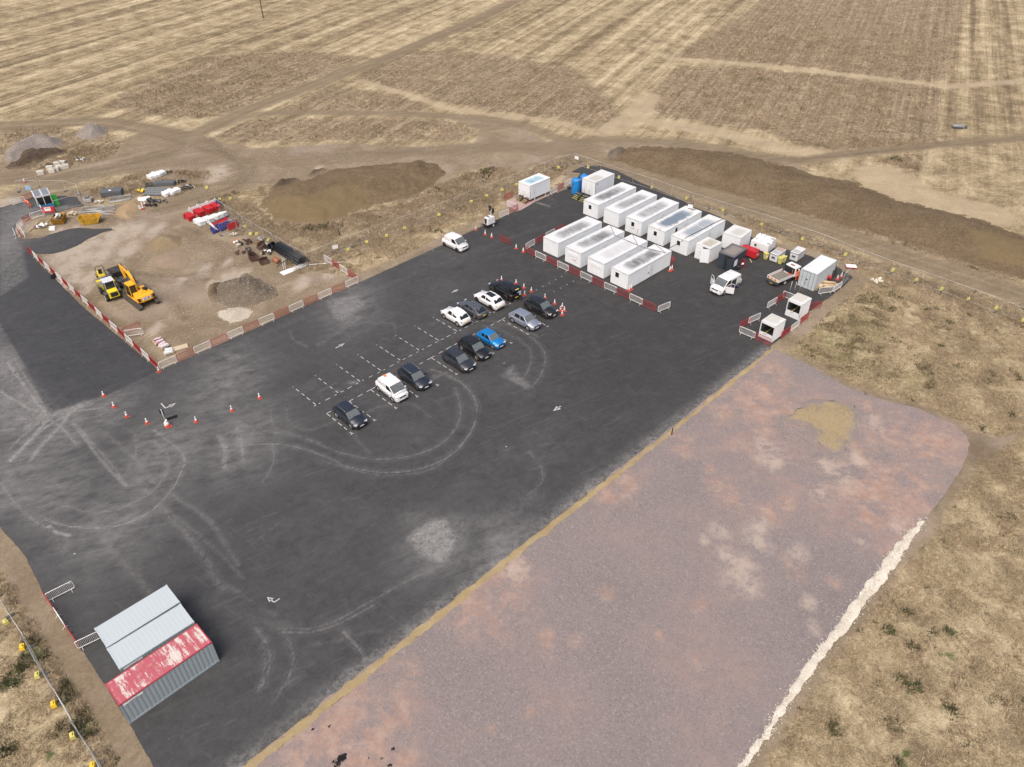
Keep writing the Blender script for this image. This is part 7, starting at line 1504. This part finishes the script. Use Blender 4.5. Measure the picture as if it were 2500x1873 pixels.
# sacks and boards near the compound corner
def pallet(c, x, y, rz, label, bag):
    q = G(c, x, y); t = empty('pallet_of_bags', (q.x, q.y, 0), math.radians(rz), label, 'pallet')
    b = MB()
    for k in range(6): b.box((0, -.5+k*.2, .14), (1.2, .1, .025))
    for k in range(3): b.box((-.5+k*.5, 0, .07), (.1, 1.1, .10))
    b.build('pallet', WOOD, t)
    for k in range(5): b = MB(); b.box((rs.uniform(-.1, .1), -.4+k*.2, .30+rs.uniform(0, .1)), (1.05, .28, .28), rz=rs.uniform(-.2, .2), top=(.85, .7)); b.build('sack', bag[k % len(bag)], t, .06, 3)
PKB = M('pink_printed_bag', (.52, .26, .32), .5, 0, .7, 6, 0, (.75, .72, .72)); GYB = M('grey_white_bag', (.60, .63, .63), .5, 0, .3, 6); DKB = M('dark_maroon_bag', (.12, .035, .05), .6, 0, .3)  # DKB is a dark maroon bag colour
pallet('e6', 420, 360, 30, 'pallet of pink and white bags furthest from the barriers', [PKB, CONE_W, DKB]); pallet('e6', 680, 600, 50, 'middle pallet of crumpled white bags', [GYB, CONE_W, PKB]); pallet('e6', 950, 930, 25, 'pallet of neatly stacked grey bags nearest the barrier corner', [GYB])
b = MB(); b.box((0, 0, .1), (2.1, .95, .12)); o = b.build('plywood_sheet', M('plywood', (.56, .45, .31), .8, 0, .3, 2), None); q = G('e6', 1500, 690); o.location = (q.x, q.y, 0); o.rotation_euler = (0, 0, math.radians(30)); tag(o, 'pale plywood sheets lying beside the bag pallets', 'plywood')
for (x, y, r_), lb in zip([(180, 180, 38), (120, 370, -50), (1240, 1070, 35)], ['upper', 'lower left', 'near barrier']): b = MB(); b.box((0, 0, .06), (.9, .09, .08)); o = b.build('batten', WOOD, None); q = G('e6', x, y); o.location = (q.x, q.y, 0); o.rotation_euler = (0, 0, math.radians(r_)); tag(o, lb+' timber batten beside the bag pallets', 'batten')
p, q = G('a1', 478, 705), G('a1', 525, 682); b = MB(); b.box((0, 0, .05), ((q-p).length, .12, .08)); o = b.build('plank', WOOD, None); o.location = ((p.x+q.x)/2, (p.y+q.y)/2, 0); o.rotation_euler = (0, 0, math.atan2(q.y-p.y, q.x-p.x)); tag(o, 'short plank lying right of the branching barrier', 'plank')
def f(t): b = MB(); b.box((0, 0, .35), (.7, .25, .65)); b.box((.1, .3, .08), (.9, .5, .14)); b.build('panel', BLACK, t)
stand('black_sign', 'a0', 490, 1400, 60, 'black board leaning on the outside of the compound barriers', 'sign', f, .03)
# odds and ends outside
def f(t):
    b = MB(); b.lathe([(.17, 0), (.13, 8), (.11, 10.5)], n=10); b.build('shaft', M('weathered_pole', (.16, .13, .10), .9), t); b = MB(); b.box((0, 0, 9.6), (1.6, .1, .12)); b.build('cross_arm', RUST, t)
    for x in (-.7, 0, .7): b = MB(); b.lathe([(.05, 9.66), (.08, 9.8), (.04, 9.9)], (x, 0, 0), 8); b.build('insulator', CONC, t)
stand('utility_pole', 'd0', 1138, 78, 60, 'tall wooden utility pole standing in the stubble field', 'utility pole', f)
b = MB(); b.tube([(0, 0, 0), (.05, 0, .95)], .06, 6); o = b.build('marker_post', BLACK, None); q = G('d3', 852, 335); o.location = (q.x, q.y, .04); tag(o, 'short black post on the gravel near the yellow strip', 'post')
b = MB(); b.tube([(0, 0, 0), (-.25, 0, 1.1)], .09, 6); o = b.build('marker_post', RUST, None); q = G('d5', 915, 762); o.location = (q.x, q.y, 0); tag(o, 'stubby dark post leaning in the grass beyond the fence', 'post')
def f(t): b = MB(); b.lathe([(.28, -1.1), (.32, -1.05), (.32, 1.05), (.28, 1.1)], (0, 0, .45), 16, 'X'); b.build('tank', M('dull_grey_tank', (.24, .26, .28), .6, .2, .3), t); b = MB(); b.box((1.5, 0, .35), (.35, .4, .35)); b.build('end_box', DGREY, t); b = MB(); b.box((0, 0, .08), (2, .6, .14)); b.build('skid', DGREY, t)
stand('field_bowser', 'd1', 1925, 555, -12, 'grey metal bowser standing alone in the stubble at the far right', 'bowser', f)
for c, x, y, z, lb, rz in (('d5', 880, 838, 1.3, 'white notice board on the mesh fence by the short barrier row', 28), ('c4', 1980, 140, 1.6, 'white notice board on the mesh fence at the far corner', -40)):
    b = MB(); b.box((0, 0, 0), (.85, .03, .6)); o = b.build('notice_board', CONE_W, None); q = G(c, x, y, z); o.location = q; o.rotation_euler = (0, 0, math.radians(rz)); tag(o, lb, 'notice')
b = MB(); b.box((0, 0, 0), (.9, .04, .7)); o = b.build('notice_board', M('pale_blue_sign', (.32, .52, .75), .5), None); q = G('c6', 470, 268, 1.5); o.location = q; o.rotation_euler = (0, 0, .2); tag(o, 'pale blue notice board on the fence behind the hut', 'notice')
fence('rail_fence', GL('c6', [(310, 345), (660, 250), (700, 240)]), 'thin fence carrying the pale blue notice behind the hut')
lump('d6', 860, 993, 'small heap of white stones in the grass behind the booths', WHT, .7, 16, 'stones', 'stone_heap')
# pink matting before the raised cabin
PINK = stone_mat('pink_hardcore', [(.3, (.28, .19, .185)), (.5, (.38, .275, .26)), (.66, (.48, .37, .35))], 5)
region_mesh('hardcore_apron', GL('c4', [(975, 775), (1030, 730), (1120, 675), (1200, 640), (1330, 735), (1600, 632), (1612, 650), (1400, 745), (1225, 850), (1150, 870), (1080, 820)]), .25, lambda P, s: .045+0*s, PINK, edge=.1)

# ------------------------------------------------------------ painted markings
MK = MB(); zM = .038
def stroke(p, q, wd=.09):
    d = (q-p).normalized(); n = Vector((-d.y, d.x, 0))*wd/2; MK.sheet([tuple(Vector((v.x, v.y, zM))) for v in (p-n, q-n, q+n, p+n)])
def dashed(p, q, on=.62, off=.55, wd=.09, ph=0.0):
    L = (q-p).length; x = ph
    while x < L: a, b_ = x, min(L, x+on*rs.uniform(.8, 1.2)); stroke(lerp(p, q, a/L), lerp(p, q, b_/L), wd); x += on+off
r1 = GL('b2', [(355, 1030), (625, 890), (885, 750), (1140, 622), (1370, 497), (1600, 378), (1830, 258), (2050, 148)])+GL('b1', [(875, 768), (1105, 640), (1320, 525), (1530, 410)])
r2 = GL('b2', [(480, 1132), (750, 985), (1008, 845)])+GL('b2', [(1270, 705), (1500, 590), (1735, 462)])+GL('b1', [(505, 1115), (750, 985), (1000, 855), (1245, 722), (1480, 590)])
for a, b_ in zip(r1[:-1], r1[1:]): dashed(a, b_, .6, .62)
for a, b_ in zip(r2[:-1], r2[1:]): dashed(a, b_, .6, .62)
dv = (G('b2', 1055, 1215)-G('b2', 750, 985)); dv = dv.normalized()
for p in r1: dashed(p-dv*.1, p-dv*4.9, .62, .55); stroke(p-(r1[1]-r1[0]).normalized()*.3, p+(r1[1]-r1[0]).normalized()*.3)
ends = GL('b2', [(785, 1375), (1060, 1215), (1315, 1070), (1570, 930), (1815, 795), (2040, 660)])+GL('b1', [(885, 1310), (1130, 1180), (1375, 1040), (1600, 920), (1860, 815)])
for p, e in zip(r2, ends):
    dashed(p, e, .62, .5); u = (r2[1]-r2[0]).normalized(); stroke(e-u*.18, e+u*.18)
def arrow(pts, wd=.14, hl=.75, hw=.6):
    for a, b_ in zip(pts[:-1], pts[1:]): stroke(a, b_, wd)
    a, b_ = pts[-2], pts[-1]; d = (b_-a).normalized(); n = Vector((-d.y, d.x, 0)); t_ = b_+d*hl*.5; k = b_-d*hl*.5
    MK.sheet([(t_.x, t_.y, zM), ((k+n*hw/2).x, (k+n*hw/2).y, zM), ((k-n*hw/2).x, (k-n*hw/2).y, zM)])
arrow(GL('e7', [(320, 135), (575, 410), (1000, 205)])); arrow(GL('b1', [(567, 360), (632, 328)])); arrow(GL('b2', [(587, 347), (668, 304)])); arrow(GL('d3', [(425, 225), (406, 237)]), .12, .9, .7); arrow(GL('d4', [(405, 248), (375, 268), (348, 248)]), .10, .6, .5)
for c, L_ in (('c0', [(440, 957), (348, 1005), (252, 1055), (156, 1105), (60, 1157), (612, 1028), (518, 1080), (422, 1132), (325, 1183)]), ('b1', [(1272, 1310)]), ('d2', [(310, 855), (2103, 410), (2095, 63)]), ('c4', [(40, 1392), (995, 942)])):
    for x, y in L_: p = G(c, x, y); stroke(p-Vector((.07, 0, 0)), p+Vector((.07, 0, 0)), .13)
mk = MK.build('bay_markings', M('worn_road_paint', (.52, .52, .50), .7, 0, .75, 7, 0, (.2, .2, .2)), None, fix=False); mk['kind'] = 'structure'

# ------------------------------------------------------------ grass and weeds
t = NT('dry_stalks'); cv = t.attr('tint')
c = ramp(t, cv, [(0, (.05, .058, .025)), (.14, (.10, .10, .045)), (.2, (.125, .095, .06)), (.45, (.235, .18, .115)), (.7, (.36, .285, .19)), (1, (.50, .415, .29))])
STALK = t.out(c, .9, 0, .15); STALK.cycles.use_transparent_shadow = False if hasattr(STALK, 'cycles') else False
def tufts(name, P, Hs, tint, label, cat, nb=6, wk=.16, lean=.5, seed=1, sd_=.17):
    r = np.random.RandomState(seed); n = len(P); N = n*nb
    base = np.repeat(P, nb, 0); h = np.repeat(Hs, nb)*r.uniform(.55, 1.15, N); a = r.uniform(0, 2*PI, N); sp_ = np.repeat(Hs, nb)*.35
    bx = base[:, 0]+r.normal(0, 1, N)*sp_; by = base[:, 1]+r.normal(0, 1, N)*sp_; wd = h*wk*r.uniform(.6, 1.4, N)+.012
    ln = r.uniform(0, lean, N)*h; a2 = r.uniform(0, 2*PI, N)
    V = np.zeros((N, 3, 3), np.float32)
    V[:, 0] = np.stack([bx-np.cos(a)*wd/2, by-np.sin(a)*wd/2, np.full(N, -.06)], 1); V[:, 1] = np.stack([bx+np.cos(a)*wd/2, by+np.sin(a)*wd/2, np.full(N, -.06)], 1)
    V[:, 2] = np.stack([bx+np.cos(a2)*ln, by+np.sin(a2)*ln, h], 1)
    me = bpy.data.meshes.new(name); me.vertices.add(N*3); me.vertices.foreach_set('co', V.ravel()); me.loops.add(N*3); me.loops.foreach_set('vertex_index', np.arange(N*3, dtype=np.int32))
    me.polygons.add(N); me.polygons.foreach_set('loop_start', np.arange(0, N*3, 3, dtype=np.int32)); me.polygons.foreach_set('loop_total', np.full(N, 3, np.int32)); me.update(calc_edges=True)
    tn = np.clip(np.repeat(tint, nb)+r.normal(0, sd_, N), .0, 1); setattr_f(me, 'tint', np.repeat(tn, 3)); me.materials.append(STALK)
    o = bpy.data.objects.new(name, me); col.objects.link(o); o['kind'] = 'stuff'; o['label'] = label; o['category'] = cat; return o
def scatter(n, x0, x1, y0, y1, seed):
    r = np.random.RandomState(seed); return np.stack([r.uniform(x0, x1, n), r.uniform(y0, y1, n)], 1)
def free(at, ta, pa, m=-.9): return (ta < m) & (pa < -.5)
heaps = [o for o in col.objects if o.get('category') in ('heap', 'earth heap', 'earth bank', 'stone spread')]
HP = [np.array([(v.co.x, v.co.y) for v in o.data.vertices][::7]) for o in heaps]
def offheap(P):
    cell = set()
    for a in HP:
        for x, y in a: cell.add((int(x//1.2), int(y//1.2)))
    return np.array([(int(x//1.2), int(y//1.2)) not in cell for x, y in P])
# tall weeds along the fences and in the uncut strips
P = scatter(300000, -130, 135, 24, 150, 3); at, ta, pa = ground_attrs(P)
k = free(at, ta, pa) & (at['rough'] > -.3+fbm(P, .4, 3, 8)*1.5) & (at['track'] < .3) & (fbm(P, .5, 3, 17) > .36); P1 = P[k]; P1 = P1[offheap(P1)]
hh = .16+.34*fbm(P1, .3, 3, 2)**1.2; tn = .34+.64*fbm(P1, .35, 4, 44); tn = np.where(vnoise(P1, .22, 91) > .86, .08, tn)
tufts('tall_dry_weeds', P1, hh, tn, 'tall dry brown weeds along the fences and uncut strips', 'weeds', 6, .17, .6, 5)
# far uncut blocks
P = scatter(230000, -200, 200, 120, 300, 4); at, ta, pa = ground_attrs(P)
k = (at['rough'] > rs.uniform(-1, 3, len(P))*1.0+.0) & (fbm(P, .35, 3, 52) > .36) & (at['track'] < .2) & (at['pale'] < .4) & free(at, ta, pa); P2 = P[k]; P2 = P2[offheap(P2)]
u = P2 @ np.array([-math.sin(math.radians(64.5)), math.cos(math.radians(64.5))]); v_ = P2 @ np.array([math.cos(math.radians(64.5)), math.sin(math.radians(64.5))])
rowp = vnoise(np.stack([u*.45, v_*.02], 1), 1.0, 5); P2 = P2[rowp > .25]; rowp = rowp[rowp > .25]
tn = .22+.72*fbm(P2, .5, 5, 61)+.12*rowp; tn = np.where(fbm(P2, .12, 2, 77) > .70, .74, tn); tn = np.where(vnoise(P2, .3, 93) > .95, .09, tn)
tufts('uncut_stubble', P2, .24+.26*fbm(P2, .3, 2, 3), tn, 'uncut rough dry crop standing in blocks across the far field', 'stubble', 5, .20, .6, 6)
# short straw over the near grassland
def straw(x0, x1, y0, y1, n, seed, name, label):
    P = scatter(n, x0, x1, y0, y1, seed); at, ta, pa = ground_attrs(P)
    k = free(at, ta, pa, -1.5) & (at['track'] < -.2) & (at['bare'] < .1) & (fbm(P, .6, 3, seed) > .42); P = P[k]; P = P[offheap(P)]; g = at['green'][k][:len(P)] if False else None
    at, ta, pa = ground_attrs(P); tn = .45+.60*fbm(P, .45, 4, seed+9); tn = np.where((at['green'] > 0) & (vnoise(P, .8, 12) > .45), tn*.45, tn); tn = np.where((at['gspot'] > .3), .05, tn); tn = np.where(fbm(P, .7, 2, 15) > .76, .09, tn)
    tufts(name, P, .10+.20*fbm(P, .4, 3, seed+2)+.12*(at['gspot'] > .35), tn, label, 'grass', 5, .20, 1.6, seed, .19)
straw(18, 110, 24, 100, 210000, 8, 'straw_grass', 'short straw coloured grass on the right hand side of the gravel pad')
straw(-60, -18, 22, 62, 70000, 9, 'straw_grass', 'short straw coloured grass in the bottom left corner')
straw(-60, 12, 88, 130, 80000, 10, 'straw_grass', 'short straw coloured grass between the fence and the upper tarmac edge')
# white stones along the pad edge
def rocks(name, P, sz, mat, label, seed=2):
    r = np.random.RandomState(seed); n = len(P); b0 = np.array([(1, 0, 0), (-1, 0, 0), (0, 1, 0), (0, -1, 0), (0, 0, 1), (0, 0, -1)], float); f0 = np.array([(0, 2, 4), (2, 1, 4), (1, 3, 4), (3, 0, 4), (2, 0, 5), (1, 2, 5), (3, 1, 5), (0, 3, 5)])
    V = b0[None]*(sz[:, None, None]*r.uniform(.6, 1.2, (n, 6, 1))); a = r.uniform(0, 6.28, n); ca, sa = np.cos(a), np.sin(a)
    X = V[:, :, 0]*ca[:, None]-V[:, :, 1]*sa[:, None]; Y = V[:, :, 0]*sa[:, None]+V[:, :, 1]*ca[:, None]; V = np.stack([X+P[:, :1], Y+P[:, 1:2], V[:, :, 2]*.7+P[:, 2:3]], 2)
    Fq = (f0[None]+(np.arange(n)*6)[:, None, None]).reshape(-1, 3)
    me = bpy.data.meshes.new(name); me.vertices.add(n*6); me.vertices.foreach_set('co', V.reshape(-1).astype(np.float32)); me.loops.add(Fq.size); me.loops.foreach_set('vertex_index', Fq.ravel().astype(np.int32)); me.polygons.add(len(Fq)); me.polygons.foreach_set('loop_start', np.arange(0, Fq.size, 3, dtype=np.int32)); me.polygons.foreach_set('loop_total', np.full(len(Fq), 3, np.int32)); me.update(calc_edges=True)
    me.materials.append(mat); o = bpy.data.objects.new(name, me); col.objects.link(o); o['kind'] = 'stuff'; o['label'] = label; o['category'] = 'stones'; return o
P = scatter(260000, 8, 62, 14, 66, 21); s = sdf(P, WSTRIP); k = s > -.35+rs.uniform(-.3, .3, len(P)); k &= rs.uniform(0, 1, len(P)) < np.clip(.35+s*1.2, .06, .8); P = P[k]; s = s[k]
rocks('white_stones', np.column_stack([P, .05+.10*np.clip(s/.4, 0, 1)]), rs.uniform(.035, .085, len(P)), WHT, 'loose white stones forming the edging of the gravel pad')

# clods and stones lying on the heaps and the bare compound
for nm, cnt, mt, lo_, hi_, lb in (('spoil_heap', 2600, SO_DARK, .04, .13, 'brown clods over the long low earth heap'), ('spoil_bank', 5200, SO_DARK, .04, .16, 'brown clods over the very long earth bank'), ('rubble_heap', 1300, CONC, .02, .075, 'pale stones over the compound rubble heap'), ('gravel_heap', 1200, CONC, .03, .09, 'pale stones over the large grey gravel heap'), ('gravel_heap.001', 700, CONC, .03, .09, 'pale stones over the smaller grey gravel heap'), ('stone_spread', 900, WHT, .03, .09, 'cream stones on the stone spread')):
    ob = bpy.data.objects[nm]; n_ = len(ob.data.vertices); A3 = np.empty(n_*3, np.float32); ob.data.vertices.foreach_get('co', A3); A3 = A3.reshape(-1, 3); r_i = np.random.RandomState(cnt)
    q_ = A3[r_i.randint(0, n_, cnt)].astype(float); q_[:, :2] += r_i.uniform(-.12, .12, (cnt, 2)); rocks('loose_stones', q_, r_i.uniform(lo_, hi_, cnt)**1.0*r_i.uniform(.5, 1, cnt), mt, lb, cnt)
P = scatter(26000, -80, -5, 72, 150, 31); at, ta, pa = ground_attrs(P); k = (ta < -.3) & ((at['bare'] > 0) | (at['track'] > 0)) & (fbm(P, .25, 3, 5) > .42); P = P[k]; P = P[offheap(P)]
rocks('loose_stones', np.column_stack([P, np.zeros(len(P))]), rs.uniform(.02, .06, len(P)), CONC, 'small pale stones scattered on the bare compound ground')

P = scatter(40000, 20, 60, 50, 75, 33); s = sdf(P, YPATCH); k = (s > -1.6) & (rs.uniform(0, 1, len(P)) < np.clip(.5+s*.45, .02, .9)); P = P[k]; s = s[k]
rocks('yellow_stones', np.column_stack([P, .05+.10*np.clip(s/1.5, 0, 1)]), rs.uniform(.025, .06, len(P)), YEL, 'loose yellow stones scattered over and around the yellow patch')
P = scatter(60000, -25, 60, 20, 80, 34); s = sdf(P, YSTRIP); k = (s > -.5) & (rs.uniform(0, 1, len(P)) < np.clip(.5+s*.9, .04, .8)); P = P[k]
rocks('yellow_stones', np.column_stack([P, np.full(len(P), .07)]), rs.uniform(.02, .05, len(P)), YEL, 'loose yellow stones along the strip between tarmac and gravel')
